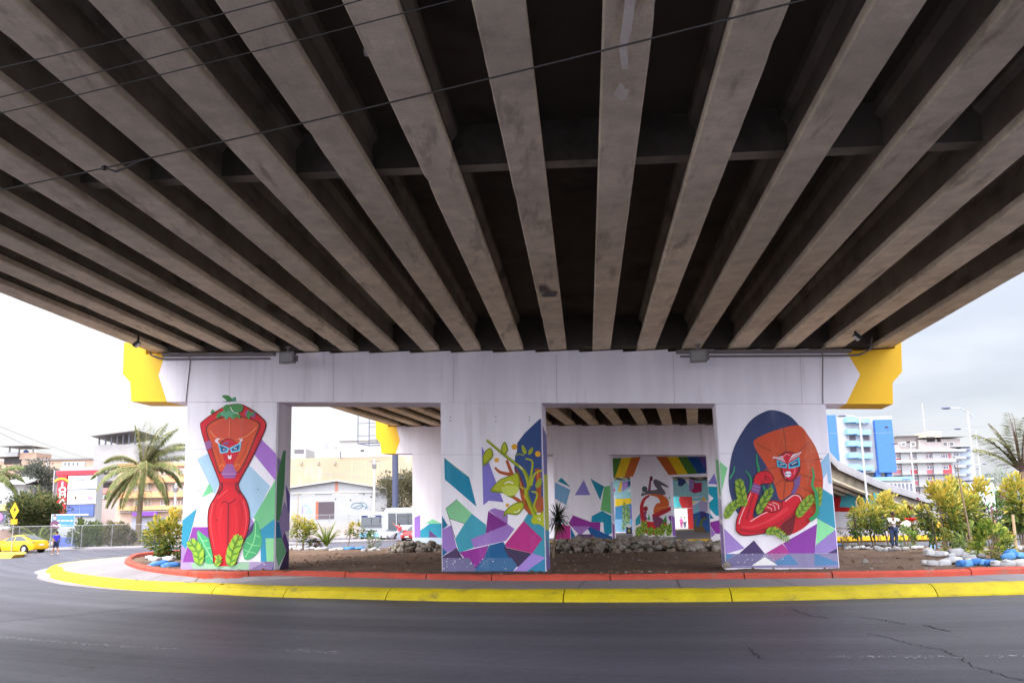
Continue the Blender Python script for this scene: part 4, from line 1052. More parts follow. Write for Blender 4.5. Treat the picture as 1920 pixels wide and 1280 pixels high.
def kerb(name, path, prof, mt, label, block=13, gap=.012, tilt=0.0, lift=None):
    """a run of cast blocks: profile (offset inwards, height) swept along the path with thin joints"""
    b = MB(); rn = random.Random(5)
    offs = [offset(path, o) for o, _ in prof]
    i = 0
    while i < len(path) - 1:
        j = min(len(path) - 1, i + block + rn.randint(-3, 4)); dz = rn.uniform(-tilt, tilt)
        ring = []
        for k in range(i, j + 1):
            f = gap if k == i else (-gap if k == j else 0)
            row = []
            for q, (o, z) in enumerate(prof):
                p = offs[q][k]
                if f:
                    p2 = offs[q][k + 1] if k == i else offs[q][k - 1]
                    dd = p2 - p; p = p + dd / (np.linalg.norm(dd) + 1e-9) * abs(f)
                row.append((p[0], p[1], z + (lift(p[0]) if lift else 0) + (dz if z > .05 else 0) + rn.uniform(-.006, .006) - (rn.uniform(.01, .035) if (rn.random() < .05 and z > .2) else 0)))
            ring.append(row)
        np_ = len(prof); vs = [p for r in ring for p in r]; fs = []
        for k in range(len(ring) - 1):
            for q in range(np_ - 1):
                fs.append((k * np_ + q, k * np_ + q + 1, (k + 1) * np_ + q + 1, (k + 1) * np_ + q))
        fs.append(tuple(range(np_))); fs.append(tuple((len(ring) - 1) * np_ + q for q in range(np_ - 1, -1, -1)))
        b.mesh(vs, fs)
        i = j
    return tag(b.build(name, [mt], fix=True), label, kind='structure')


SGN = 1  # inwards is to the right of travel (path runs from +x to -x)
kerb('kerb', KB, [(-.02, -.1), (.0, .04), (.10, .165), (.20, .225), (.30, WZ), (.42, WZ), (.42, -.1)], M_KERBY, 'sloped yellow painted kerb round the island')
# thin concrete apron under the kerb at the far bend
ap = [p for p in KB if p[0] < -8.5]
b = MB(); o1, o2 = offset(ap, -.02), offset(ap, -.45)
for i in range(len(ap) - 1):
    w0 = min(1, i / 30); w1 = min(1, (i + 1) / 30)
    q0 = o1[i] + (o2[i] - o1[i]) * w0; q1 = o1[i + 1] + (o2[i + 1] - o1[i + 1]) * w1
    b.face([(*o1[i], .004), (*o1[i + 1], .004), (*q1, .004), (*q0, .004)])
tag(b.build('gutter', [M_WALK]), 'pale concrete gutter under the kerb bend', kind='structure')

# red kerb line
def rise(x):
    return .16 * sstep(1.0, -9.0, x)


rk = [(44, 21.5), (30, 19.4), (18, 18.4)] + [tuple(gnd(x, y, WZ + e)[:2]) for x, y, e in ((1920, 1075, 0), (1770, 1080, 0), (1557, 1083, 0), (1320, 1085, 0), (960, 1087, .02), (560, 1081, .1), (430, 1081, .15), (340, 1078, .16), (267, 1068.5, .16), (235, 1057, .16), (238, 1049, .16), (252, 1043, .16))]
rk += [(-19.2, 41.6), (-17.6, 43.6)]
RK = resample(catmull(rk, 8, False), .2)
kerb('kerb', RK, [(0, .15), (.0, .345), (.05, .392), (.20, .392), (.24, .365), (.24, .15)], M_KERBR, 'low brick red kerb round the planting bed', 12, .014, .018, rise)

# pavement between the two kerbs
b = MB()
inn = offset(KB, .41)
pts = [(p[0], p[1], WZ - .004) for p in inn] + [(p[0], p[1], WZ + rise(p[0])) for p in reversed(offset(RK, .03))]
tri = tessellate_polygon([[Vector((p[0], p[1], 0)) for p in pts]])
b.mesh(pts, [tuple(t) for t in tri])
tag(b.build('pavement', [M_WALK]), 'pale concrete pavement between the yellow and red kerbs', kind='structure')
b = MB()
ro = offset(RK, -.01); acc = 0
for i in range(4, len(ro) - 4, 11):
    p = np.array(ro[i]); q = min(inn, key=lambda a: np.linalg.norm(a - p))
    if np.linalg.norm(q - p) > 6: continue
    d = (q - p) / (np.linalg.norm(q - p) + 1e-6); s_ = np.array([-d[1], d[0]]) * .009
    zp = WZ + rise(p[0]) + .006; b.face([(*(p + s_), zp), (*(q + s_), WZ + .002), (*(q - s_), WZ + .002), (*(p - s_), zp)])
tag(b.build('pavement_joint', [plain((70, 66, 62), .9)]), 'dark joints across the pavement', kind='structure')


def soil_z(x, y):
    z = .345 + rise(x) * (1 - sstep(30, 42, y)) - .30 * sstep(24, 36, y) * sstep(6, 12, x)
    return z + .03 * sin(x * 1.7 + y * .9) * sin(y * 1.3 - x * .6)


bed = [tuple(p) for p in offset(RK, .23)][::3] + [(-16.5, 47.6), (-13.8, 47.8), (-11, 46.4), (-8.4, 44.9), (-3.9, 43.2), (2, 43.6), (9, 46), (14, 44.6), (17.8, 41.8), (20, 38.6), (25, 36), (34, 33), (44, 31)]
# grid clipped to the bed outline
def inside(p, poly):
    x, y = p; c = False; j = len(poly) - 1
    for i in range(len(poly)):
        if (poly[i][1] > y) != (poly[j][1] > y) and x < (poly[j][0] - poly[i][0]) * (y - poly[i][1]) / (poly[j][1] - poly[i][1] + 1e-12) + poly[i][0]: c = not c
        j = i
    return c


rn = random.Random(3)
from mathutils.geometry import delaunay_2d_cdt
gp = [Vector(p) for p in bed]; nb = len(gp)
for i in range(-24, 48):
    for j in range(16, 52):
        p = (i + rn.uniform(-.35, .35), j + rn.uniform(-.35, .35))
        if inside(p, bed): gp.append(Vector(p))
vv, _, ff, ov, _, _ = delaunay_2d_cdt(gp, [(i, (i + 1) % nb) for i in range(nb)], [], 1, 1e-5)
me = bpy.data.meshes.new('soil')
me.from_pydata([(v.x, v.y, soil_z(v.x, v.y) if (o_ and o_[0] < nb) else soil_z(v.x, v.y) + rn.uniform(-.025, .03)) for v, o_ in zip(vv, ov)], [], [tuple(f) for f in ff])
me.materials.append(M_SOIL); me.update()
for p in me.polygons: p.use_smooth = True
o = link(bpy.data.objects.new('soil', me)); tag(o, 'bare dry brown soil of the planting bed', kind='structure')
# back edge of the bed: a low bank down to the road
b = MB(); bk = [p for p in bed if p[1] > 30.9 and p[0] > -17]
bk = bed[len(bed) - 13:]
for p, q in zip(bk[:-1], bk[1:]):
    b.face([(p[0], p[1], soil_z(*p)), (q[0], q[1], soil_z(*q)), (q[0] * 1.01, q[1] + .6, -.05), (p[0] * 1.01, p[1] + .6, -.05)])
tag(b.build('soil_bank', [M_SOIL]), 'low soil bank at the back of the bed', kind='structure')

# clods, litter and pebbles nobody could count
b = MB(); rn = random.Random(21)
for _ in range(1600):
    x = rn.uniform(-9, 12); y = rn.uniform(19, 34)
    if not inside((x, y), bed): continue
    r = rn.choice((.012, .018, .02, .025, .035, .05)); b.rock((x, y, soil_z(x, y) + r * .3), r, 0 if rn.random() < .85 else 1, rn)
for _ in range(160):
    i = rn.randrange(6, len(RK) - 30); p = offset(RK[i - 2:i + 3], .5 + rn.random() * .6)[2]
    r = rn.choice((.012, .02, .03, .045)); b.rock((p[0], p[1], soil_z(*p) + r * .3), r, 1, rn)
tag(b.build('gravel', [M_SOIL, M_STONE]), 'clods and pebbles scattered over the soil', kind='stuff')
for px, py, r, lab in ((1362, 1062, .12, 'grey stone lying by the corner of the egg mural column'), (1622, 1056, .11, 'grey stone beside the red kerb in front of the gardener'), (852, 1064, .12, 'pale lump of concrete at the foot of the vine mural')):
    p = gnd(px, py, .43); b = MB(); b.rock((0, 0, r * .4), r, 0, rn); o = b.build('stone', [M_STONE], None, smooth=False); o.location = Vector(p); tag(o, lab, 'stone')

# rubble heaps
def heap(cx, cy, lx, ly, h, n, label, seed):
    b = MB(); rn = random.Random(seed)
    for _ in range(n):
        u, v = rn.uniform(-1, 1), rn.gauss(0, .42)
        if abs(v) > 1: continue
        top = h * max(0, 1 - v * v) * (1 - u ** 6) * (.9 + .12 * sin(u * 9 + seed)) * (1.05 - .45 * sstep(-.4, .9, u))
        z = rn.uniform(.1, 1) * top
        r = rn.choice((.04, .06, .07, .09, .12, .16, .21))
        b.rock((cx + u * lx, cy + v * ly - u * lx * .16, soil_z(cx + u * lx, cy) + z), r, rn.choice((0, 0, 1)), rn)
    tag(b.build('rubble', [M_STONE, mat('rubble_dusty', (122, 108, 96), .95, .3, 3, .6, world=True)]), label, kind='stuff')


heap(6.0, 34.4, 5.0, 2.6, .56, 2300, 'long heap of grey stone rubble in front of the second pier', 2)
heap(-4.4, 37.4, 1.7, 1.0, .5, 240, 'small heap of grey rubble at the second pier', 5)

# second island under the next piers
k2 = [(-6, 60), (0, 52.2), (8, 49.6), (16, 48.2), (24, 46.5), (30, 48), (34, 56), (34, 70), (26, 84), (16, 92), (4, 86), (-4, 74)]
b = MB(); P = k2
b.face([(p[0], p[1], .34) for p in P])
tag(b.build('pavement', [M_WALK]), 'pale paved plaza under the farther piers', kind='structure')
kerb('kerb', resample(P + [P[0]], .5), [(-.02, -.05), (.0, .1), (.1, .3), (.25, .36), (.4, .36), (.4, .1)], mat('worn_yellow_kerb', (222, 176, 30), .7, .15, 2, .2, dark=(130, 104, 70), dark_amt=.8, dark_scale=1.2, dark_lo=.52, world=True), 'worn yellow kerb of the plaza under the farther piers', 5)

# worn white lane dashes
mw, nt, bs = _nodes('worn_road_paint'); N, L = nt.nodes, nt.links
bs.inputs['Base Color'].default_value = (.62, .62, .66, 1); bs.inputs['Roughness'].default_value = .7
g = N.new('ShaderNodeNewGeometry'); nz = N.new('ShaderNodeTexNoise'); nz.inputs['Scale'].default_value = 16; nz.inputs['Detail'].default_value = 6; L.new(g.outputs['Position'], nz.inputs['Vector'])
r = N.new('ShaderNodeMapRange'); r.inputs['From Min'].default_value = .56; r.inputs['From Max'].default_value = .66; L.new(nz.outputs['Fac'], r.inputs['Value'])
tr = N.new('ShaderNodeBsdfTransparent'); mx = N.new('ShaderNodeMixShader'); L.new(r.outputs[0], mx.inputs[0]); L.new(tr.outputs[0], mx.inputs[1]); L.new(bs.outputs[0], mx.inputs[2]); L.new(mx.outputs[0], N['Material Output'].inputs['Surface'])
b = MB()
for pl in ([(-60, 1188), (60, 1198), (180, 1208), (330, 1216)], [(540, 1217), (600, 1221), (655, 1224)], [(1540, 1229), (1650, 1231), (1760, 1231), (1980, 1228)]):
    P = [gnd(x, y, 0)[:2] for x, y in pl]; P = catmull(P, 6, False); l, r_ = ribbon(P, .16)
    for i in range(len(l) - 1): b.face([(*l[i], .004), (*l[i + 1], .004), (*r_[i + 1], .004), (*r_[i], .004)])
tag(b.build('road_marking', [mw]), 'worn white lane line on the asphalt', kind='structure')

# tar filled cracks in the asphalt
b = MB(); rn = random.Random(14)
for pl, wd in (([(1488, 1142), (1515, 1152), (1552, 1158)], .03), ([(1614, 1156), (1650, 1161), (1696, 1170)], .025), ([(1735, 1171), (1776, 1183)], .03), ([(1625, 1188), (1665, 1194), (1700, 1205), (1765, 1219), (1800, 1232), (1835, 1252), (1925, 1276)], .016), ([(1402, 1214), (1418, 1226), (1431, 1235)], .02), ([(-20, 1166), (90, 1157), (200, 1146), (320, 1131)], .03)):
    P = catmull([gnd(x, y, 0)[:2] for x, y in pl], 10, False)
    P = [p + np.array([rn.uniform(-.05, .05), rn.uniform(-.05, .05)]) for p in P]; l, r_ = ribbon(P, wd)
    for i in range(len(l) - 1): b.face([(*l[i], .004), (*l[i + 1], .004), (*r_[i + 1], .004), (*r_[i], .004)])
tag(b.build('road_crack', [plain((40, 39, 45), .8)]), 'thin dark cracks wandering over the asphalt', kind='structure')

# far pavement strip along the fence on the other side of the road
b = MB(); P = [gnd(-40, 1052, 0)[:2] * np.array([1, 1]), gnd(120, 1035, 0)[:2], gnd(230, 1029, 0)[:2], gnd(420, 1025, 0)[:2]]
P = [(-60, 58), (-43, 64.5), (-38, 68), (-30, 70.5), (-18, 71.5), (0, 84), (30, 110)]
o = offset(P, -6)
for i in range(len(P) - 1):
    a, c = P[i], P[i + 1]
    u = np.array([-(c[1] - a[1]), c[0] - a[0]]); u = u / np.linalg.norm(u) * 9
    b.face([(*a, .14), (*c, .14), (c[0] + u[0], c[1] + u[1], .14), (a[0] + u[0], a[1] + u[1], .14)])
    b.face([(*a, -.02), (*c, -.02), (*c, .14), (*a, .14)])
tag(b.build('pavement', [M_WALK]), 'pale pavement along the far side of the road', kind='structure')
b = MB()
b.face([(-900, 82, .03), (900, 112, .03), (900, 1500, .03), (-900, 1500, .03)])
tag(b.build('ground', [mat('dusty_ground', (150, 142, 130), .95, .2, .2, world=True)]), 'dusty town ground beyond the roundabout', kind='structure')

# ================================================================== plants
YL, YG, LGN, MG, DG = (206, 184, 84), (166, 164, 76), (126, 142, 64), (78, 102, 50), (46, 74, 38)


def crown(b, centre, size, n, L, W, mats, seed, clumps=16, up=.55, weight=None, shell=.5):
    """leaves gathered in clumps through an uneven volume"""
    rn = random.Random(seed); cl = []
    for _ in range(clumps):
        while True:
            v = Vector((rn.uniform(-1, 1), rn.uniform(-1, 1), rn.uniform(-1, 1)))
            if shell < v.length < 1: break
        cl.append((Vector((v.x * size[0], v.y * size[1], v.z * size[2])), rn.uniform(.24, .46)))
    for _ in range(n):
        c, r = rn.choice(cl)
        d = Vector((rn.gauss(0, 1), rn.gauss(0, 1), rn.gauss(0, 1))).normalized()
        p = c + Vector((d.x * size[0], d.y * size[1], d.z * size[2])) * r * (rn.random() ** .4)
        out = (p.normalized() + d * .7 + Vector((rn.uniform(-.4, .4), rn.uniform(-.4, .4), up + rn.uniform(-.6, .4)))).normalized()
        k = rn.uniform(.65, 1.25)
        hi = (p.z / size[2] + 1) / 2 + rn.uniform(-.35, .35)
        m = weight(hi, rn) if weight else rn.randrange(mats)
        b.leaf(Vector(centre) + p, out, Vector((rn.uniform(-.5, .5), rn.uniform(-.5, .5), 1)), L * k, W * k, m)


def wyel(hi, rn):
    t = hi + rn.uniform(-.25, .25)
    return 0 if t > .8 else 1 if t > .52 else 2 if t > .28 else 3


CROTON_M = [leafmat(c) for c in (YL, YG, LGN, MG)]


def croton(name, label, foot, h, wd, n, seed, L=.17, W=.085, stems=3, stake=False, group=None, mats=None, weight=wyel, low=.16, lean=0.0, cat='shrub'):
    t = thing(name, label, cat, foot, 0, group)
    rn = random.Random(seed)
    b = MB(); cz = h * (low + (1 - low) / 2)
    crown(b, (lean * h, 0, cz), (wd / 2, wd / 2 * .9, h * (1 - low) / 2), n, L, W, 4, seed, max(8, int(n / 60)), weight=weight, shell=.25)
    b.build('foliage', mats or CROTON_M, t, local=True)
    for k in range(stems):
        a = rn.uniform(0, 6.28); b = MB()
        b.tube([(cos(a) * .04, sin(a) * .04, -.1), (cos(a) * wd * .1 + lean * h * .4, sin(a) * wd * .1, h * .35), (cos(a) * wd * .22 + lean * h * .8, sin(a) * wd * .22, h * .72)], [.035, .028, .012], 6)
        b.build('stem', [M_WOOD], t, local=True)
    return t


def tree(name, label, foot, h, size, n, seed, cols, L=.3, W=.14, trunk_r=.22, group=None, clumps=40, cz=None, shell=.35):
    t = thing(name, label, 'tree', foot, 0, group)
    rn = random.Random(seed); zc = cz if cz else h - size[2]
    b = MB(); crown(b, (0, 0, zc), size, n, L, W, len(cols), seed, clumps, shell=shell)
    b.build('crown', [leafmat(c) for c in cols], t, local=True)
    b = MB(); fork = max(.8, zc - size[2] * .8)
    b.tube([(0, 0, -.3), (.06, 0, fork * .5), (.0, .05, fork)], [trunk_r * 1.25, trunk_r, trunk_r * .8], 9)
    for k in range(7):
        a = k * .9 + rn.uniform(-.3, .3); r = rn.uniform(.45, .8)
        b.tube([(0, .05, fork - .1), (cos(a) * size[0] * r * .4, sin(a) * size[1] * r * .4, fork + (zc - fork) * .7), (cos(a) * size[0] * r, sin(a) * size[1] * r, zc + size[2] * rn.uniform(-.1, .5))], [trunk_r * .55, trunk_r * .35, trunk_r * .1], 6)
    b.build('trunk', [M_WOOD], t, local=True)
    return t


def frond(b, base, az, el, length, droop, leaflets, llen, m, rn, width=.05, hang=.6):
    """feather leaf: a curved midrib with leaflets hanging from both sides"""
    p = Vector(base); d = Vector((cos(az) * cos(el), sin(az) * cos(el), sin(el))); path = [p.copy()]; n = 14
    for i in range(n):
        p = p + d * (length / n); d = (d + Vector((0, 0, -droop * (i + 2) / n / n * 2.4))).normalized(); path.append(p.copy())
    b.tube(path, [.05 * (1 - i / (n + 1)) + .008 for i in range(n + 1)], 4, 1, cap=False)
    for i in range(leaflets):
        f = .14 + .86 * i / leaflets; x = f * n; k = min(n - 1, int(x)); q = path[k].lerp(path[k + 1], x - k)
        t = (path[k + 1] - path[k]).normalized(); s = t.cross(Vector((0, 0, 1)))
        if s.length < .05: s = Vector((-sin(az), cos(az), 0))
        s.normalize(); l = llen * (math.sin(math.pi * min(1, f * .85 + .12)) ** .6) * rn.uniform(.8, 1.1)
        for sg in (-1, 1):
            dd = (s * sg * .8 + t * .55 + Vector((0, 0, -hang * rn.uniform(.5, 1.2)))).normalized()
            b.leaf(q, dd, Vector((0, 0, 1)), l, width * rn.uniform(.8, 1.2), m if rn.random() > .25 else 2, .1)


def palm(name, label, foot, trunk_h, trunk_r, fr, cols, lean=(0, 0), group=None, seed=1, leaflets=46, llen=.8, width=.07, hang=.6):
    """fr: (azimuth deg, elevation deg, length, droop)"""
    t = thing(name, label, 'palm tree', foot, 0, group); rn = random.Random(seed)
    b = MB(); P, R_ = [], []
    for i in range(15):
        f = i / 14; P.append((lean[0] * f * f, lean[1] * f * f, -.2 + (trunk_h + .2) * f)); R_.append(trunk_r * (1.75 - 1.1 * min(1, f * 5) if f < .2 else 1 - .28 * f) * (1.05 if i % 2 else .96))
    b.tube(P, R_, 10); b.build('trunk', [M_WOOD], t, local=True)
    top = (lean[0], lean[1], trunk_h)
    for az, el, ln, dr in fr:
        b = MB(); frond(b, top, rad(az), rad(el), ln, dr, leaflets, llen, 0, rn, width, hang)
        b.build('frond', [leafmat(c) for c in cols], t, local=True)
    return t


# ================================================================== people
def skin_mesh(verts, edges, radii, sub=2):
    me = bpy.data.meshes.new('tmp'); me.from_pydata(verts, edges, [])
    o = bpy.data.objects.new('tmp', me); link(o)
    sk = o.modifiers.new('s', 'SKIN'); sk.use_smooth_shade = True; sk.branch_smoothing = .6
    for v, r in zip(me.skin_vertices[0].data, radii): v.radius = (r, r) if not isinstance(r, tuple) else r
    me.skin_vertices[0].data[0].use_root = True
    ss = o.modifiers.new('u', 'SUBSURF'); ss.levels = sub; ss.render_levels = sub
    dg = bpy.context.evaluated_depsgraph_get(); dg.update()
    out = bpy.data.meshes.new_from_object(o.evaluated_get(dg))
    bpy.data.objects.remove(o); bpy.data.meshes.remove(me)
    for p in out.polygons: p.use_smooth = True
    return out


def person(label, foot, face, pose, skin, shirt, trousers, hair=(24, 20, 18), scale=1.0, shorts=False, group=None, shoes=(60, 56, 54)):
    """pose: elbows, wrists, knees, ankles, chest and head offsets in metres; +y is forwards"""
    t = thing('person', label, 'person', foot, face, group)
    g = dict(pelvis=(0, 0, .94), belly=(0, .01, 1.07), chest=(0, .0, 1.27), nb=(0, -.01, 1.43), neck=(0, 0, 1.49), head=(0, .03, 1.585), top=(0, .01, 1.66),
             lsh=(-.18, 0, 1.39), rsh=(.18, 0, 1.39), lel=(-.24, -.03, 1.12), rel=(.24, -.03, 1.12), lwr=(-.25, .06, .88), rwr=(.25, .06, .88),
             lhip=(-.09, 0, .90), rhip=(.09, 0, .90), lkn=(-.10, .03, .49), rkn=(.10, .03, .49), lan=(-.11, -.01, .08), ran=(.11, -.01, .08))
    g.update(pose)
    V, E_, R_ = [], [], []; I = {}

    def add(n, p, r, par=None):
        I[n] = len(V); V.append(tuple(a * scale for a in p)); R_.append(r * scale)
        if par is not None: E_.append((I[par], I[n]))
    add('pelvis', g['pelvis'], .13); add('belly', g['belly'], .125, 'pelvis'); add('chest', g['chest'], .145, 'belly'); add('nb', g['nb'], .075, 'chest'); add('neck', g['neck'], .055, 'nb'); add('head', g['head'], .098, 'neck'); add('top', g['top'], .078, 'head')
    hd = Vector(g['head']); add('nose', hd + Vector((0, .115, -.01)), .018, 'head')
    for s, sx_ in (('l', -1), ('r', 1)):
        add(s + 'sh', g[s + 'sh'], .068, 'chest'); add(s + 'el', g[s + 'el'], .046, s + 'sh'); add(s + 'wr', g[s + 'wr'], .032, s + 'el')
        e, w_ = Vector(g[s + 'el']), Vector(g[s + 'wr']); d = (w_ - e).normalized(); sd = d.cross(Vector((0, 1, .2))); sd = sd.normalized() if sd.length > .1 else Vector((0, 0, 1))
        palmc = w_ + d * .07; add(s + 'pa', palmc, .036, s + 'wr')
        bend = Vector((-sx_ * .3, .5, -.2))
        for k in range(4):
            o = sd * (k - 1.5) * .021; l = (.034, .04, .038, .03)[k]
            a = palmc + d * .035 + o; add(f'{s}f{k}a', a, .0095, s + 'pa'); add(f'{s}f{k}b', a + (d + bend * .35).normalized() * l, .009, f'{s}f{k}a'); add(f'{s}f{k}c', a + (d + bend * .35).normalized() * l + (d + bend * .9).normalized() * l * .8, .008, f'{s}f{k}b')
        th = palmc - d * .02 + sd * -.045; add(s + 'ta', th, .011, s + 'pa'); add(s + 'tb', th + (d * .8 - sd * .5).normalized() * .045, .0095, s + 'ta')
        add(s + 'hip', g[s + 'hip'], .10, 'pelvis'); add(s + 'kn', g[s + 'kn'], .062, s + 'hip'); add(s + 'an', g[s + 'an'], .042, s + 'kn'); a = Vector(g[s + 'an']); add(s + 'to', a + Vector((0, .15, -.035)), .036, s + 'an')
    me = skin_mesh(V, E_, R_); me.materials.clear(); me.materials.append(plain(skin, .55))
    o = bpy.data.objects.new('body', me); link(o); o.parent = t

    def cloth(name, names, mt, grow, cut=None):
        vs, es, rs, J = [], [], [], {}
        for n, par, r, p in names:
            J[n] = len(vs); vs.append(tuple(a * scale for a in p)); rs.append((r + grow) * scale)
            if par: es.append((J[par], J[n]))
        m_ = skin_mesh(vs, es, rs); m_.materials.clear(); m_.materials.append(mt)
        c = bpy.data.objects.new(name, m_); link(c); c.parent = t
        return c
    mid = lambda a, c, f: tuple(Vector(a).lerp(Vector(c), f))
    cloth('shirt', [('c', None, .145, g['chest']), ('b', 'c', .128, g['belly']), ('p', 'b', .135, mid(g['pelvis'], g['belly'], -.15)), ('n', 'c', .082, mid(g['chest'], g['nb'], .85)), ('ls', 'c', .070, g['lsh']), ('rs', 'c', .070, g['rsh']), ('le', 'ls', .056, mid(g['lsh'], g['lel'], .75)), ('re', 'rs', .056, mid(g['rsh'], g['rel'], .75))], plain(shirt, .8), .016)
    f = .55 if shorts else .97
    lg = [('p', None, .135, g['pelvis'])]
    for s in 'lr':
        lg += [(s + 'h', 'p', .105, g[s + 'hip'])]
        if shorts: lg += [(s + 'k', s + 'h', .085, mid(g[s + 'hip'], g[s + 'kn'], .98))]
        else: lg += [(s + 'k', s + 'h', .068, g[s + 'kn']), (s + 'a', s + 'k', .055, mid(g[s + 'kn'], g[s + 'an'], .95))]
    cloth('shorts' if shorts else 'trousers', lg, plain(trousers, .85), .014)
    b = MB(); hp = Vector(g['top']) * scale; b.ell(hp + Vector((0, -.02, -.015)) * scale, (.098 * scale, .115 * scale, .088 * scale), 12, 8); b.build('hair', [plain(hair, .7)], t, True, local=True)
    b = MB()
    for sx_ in (-1, 1):
        b.ell((hd + Vector((sx_ * .036, .086, .022))) * scale, (.013 * scale, .008 * scale, .009 * scale), 8, 5)
    b.build('eyes', [plain((26, 20, 18), .3)], t, local=True)
    b = MB(); b.ell((hd + Vector((0, .088, -.05))) * scale, (.026 * scale, .008 * scale, .008 * scale), 8, 5); b.build('mouth', [plain((120, 60, 56), .5)], t, local=True)
    for s, sx_ in (('l', -1), ('r', 1)):
        b = MB(); b.ell((hd + Vector((sx_ * .098, -.005, .0))) * scale, (.014 * scale, .024 * scale, .034 * scale), 8, 5); b.build('ear', [plain(skin, .55)], t, local=True)
        a = Vector(g[s + 'an']); b = MB(); b.ell((a + Vector((0, .06, -.04))) * scale, (.048 * scale, .13 * scale, .042 * scale), 10, 6); b.build('shoe', [plain(shoes, .6)], t, True, local=True)
    return t


# ================================================================== vehicles
M_TYRE = plain((26, 26, 28), .8); M_RIM = mat('wheel_rim', (176, 178, 184), .35, .08, 4, metal=.7); M_GLASS = glass((52, 60, 70)); M_PLATE = plain((226, 226, 222), .5)


def car(label, loc, rz, colour, group=None, roof_w=1.0, h=1.0, plate=True, sport=True, cat='car', name='parked_car'):
    t = thing(name, label, cat, loc, rz, group)
    body = mat('car_paint', colour, .28, .04, 1.0, spec=.6)
    b = MB()
    low = [(-2.22, .40, .74, .66), (-2.17, .30, .95, .78), (-1.75, .22, 1.02, .85), (-.9, .2, .99, .88), (.3, .2, .96, .88), (1.0, .2, .94, .87), (1.65, .22, .84, .85), (2.05, .25, .72, .79), (2.2, .34, .58, .66)]

    def loft(st, ring):
        rings = [ring(*s) for s in st]; k = len(rings[0]); vs = [p for r in rings for p in r]; fs = []
        for i in range(len(rings) - 1):
            for j in range(k - 1): fs.append((i * k + j, i * k + j + 1, (i + 1) * k + j + 1, (i + 1) * k + j))
            fs.append((i * k + k - 1, i * k, (i + 1) * k, (i + 1) * k + k - 1))
        fs.append(tuple(range(k))); fs.append(tuple((len(rings) - 1) * k + j for j in range(k - 1, -1, -1)))
        b.mesh(vs, fs)
    loft(low, lambda x, zb, zt, w_: [(x, y * w_, z) for y, z in ((-.90, zb), (-.99, zb + (zt - zb) * .25), (-1, zb + (zt - zb) * .55), (-.96, zb + (zt - zb) * .86), (-.82, zt), (-.4, zt + .025), (.4, zt + .025), (.82, zt), (.96, zb + (zt - zb) * .86), (1, zb + (zt - zb) * .55), (.99, zb + (zt - zb) * .25), (.90, zb))])
    cab = [(1.12, .90, .68), (.36, 1.39, .57), (-.2, 1.46, .57), (-.75, 1.43, .56), (-1.3, 1.25, .58), (-1.9, 1.0, .64)]
    loft(cab, lambda x, z, w_: [(x, -.80, .88), (x, -.79, .95), (x, -w_, z - .04), (x, -w_ * .8, z), (x, w_ * .8, z), (x, w_, z - .04), (x, .79, .95), (x, .80, .88)])
    b.build('body', [body], t, False, local=True, fix=True)
    for me in [t.children[0].data]:
        for p in me.polygons: p.use_smooth = True
        me.set_sharp_from_angle(angle=rad(38))
    yz = lambda z: .80 - (z - .95) * .50 + .014
    for sy in (-1, 1):
        for poly in ([(.86, .985), (.34, 1.33), (-.18, 1.385), (-.18, .985)], [(-.25, .985), (-.25, 1.385), (-.72, 1.36), (-1.2, 1.2), (-1.5, 1.02)]):
            b = MB(); b.face([(x, sy * yz(z), z) for x, z in poly]); b.build('side_window', [M_GLASS], t, local=True)
        b = MB(); b.box((.92, sy * .93, 1.0), (.14, .2, .12)); b.build('mirror', [body], t, local=True)
        b = MB()
        for x0 in (.98, -.22, -1.28): b.box((x0, sy * .885, .62), (.012, .012, .62))
        b.build('door_seam', [M_BLACK], t, local=True)
        b = MB(); [b.box((x0, sy * .892, .84), (.16, .02, .03)) for x0 in (-.05, -1.05)]; b.build('door_handle', [body], t, local=True)
        b = MB(); b.ell((2.0, sy * .62, .64), (.2, .17, .085), 10, 6); b.build('headlight', [plain((226, 230, 236), .15, spec=.8)], t, True, local=True)
        b = MB(); b.ell((-2.06, sy * .66, .84), (.15, .17, .075), 10, 6); b.build('tail_light', [plain((190, 24, 28), .2)], t, True, local=True)
        for x0 in (1.36, -1.36):
            b = MB(); b.tube([(x0, sy * .66, .32), (x0, sy * .70, .32), (x0, sy * .87, .32), (x0, sy * .90, .32)], [.28, .325, .325, .29], 20); wh = b.build('wheel', [M_TYRE], t, local=True)
            b = MB(); b.tube([(x0, sy * .89, .32), (x0, sy * .908, .32)], [.21, .19], 16); b.tube([(x0, sy * .9, .32), (x0, sy * .916, .32)], .05, 8); b.build('rim', [M_RIM], wh, local=True)
            b = MB(); b.tube([(x0, sy * .80, .34), (x0, sy * .884, .34)], .385, 20); b.build('wheel_arch', [M_BLACK], t, local=True)
    b = MB(); b.face([(1.09, -.64, .955), (1.09, .64, .955), (.40, .52, 1.385), (.40, -.52, 1.385)])
    for p in range(len(b.v)): b.v[p] = (b.v[p][0] + .02, b.v[p][1], b.v[p][2] + .02)
    b.build('windscreen', [M_GLASS], t, local=True)
    b = MB(); b.face([(-1.86, .58, 1.04), (-1.86, -.58, 1.04), (-1.32, -.53, 1.26), (-.80, -.5, 1.43), (-.80, .5, 1.43), (-1.32, .53, 1.26)])
    for p in range(len(b.v)): b.v[p] = (b.v[p][0] - .02, b.v[p][1], b.v[p][2] + .02)
    b.build('rear_window', [M_GLASS], t, local=True)
    b = MB(); b.box((2.15, 0, .50), (.14, .9, .09)); b.box((2.14, 0, .34), (.16, 1.1, .10)); b.build('grille', [M_BLACK], t, local=True)
    b = MB(); b.box((2.225, 0, .42), (.02, .44, .13)); b.box((-2.215, 0, .66), (.02, .44, .13)); b.build('number_plate', [M_PLATE], t, local=True)
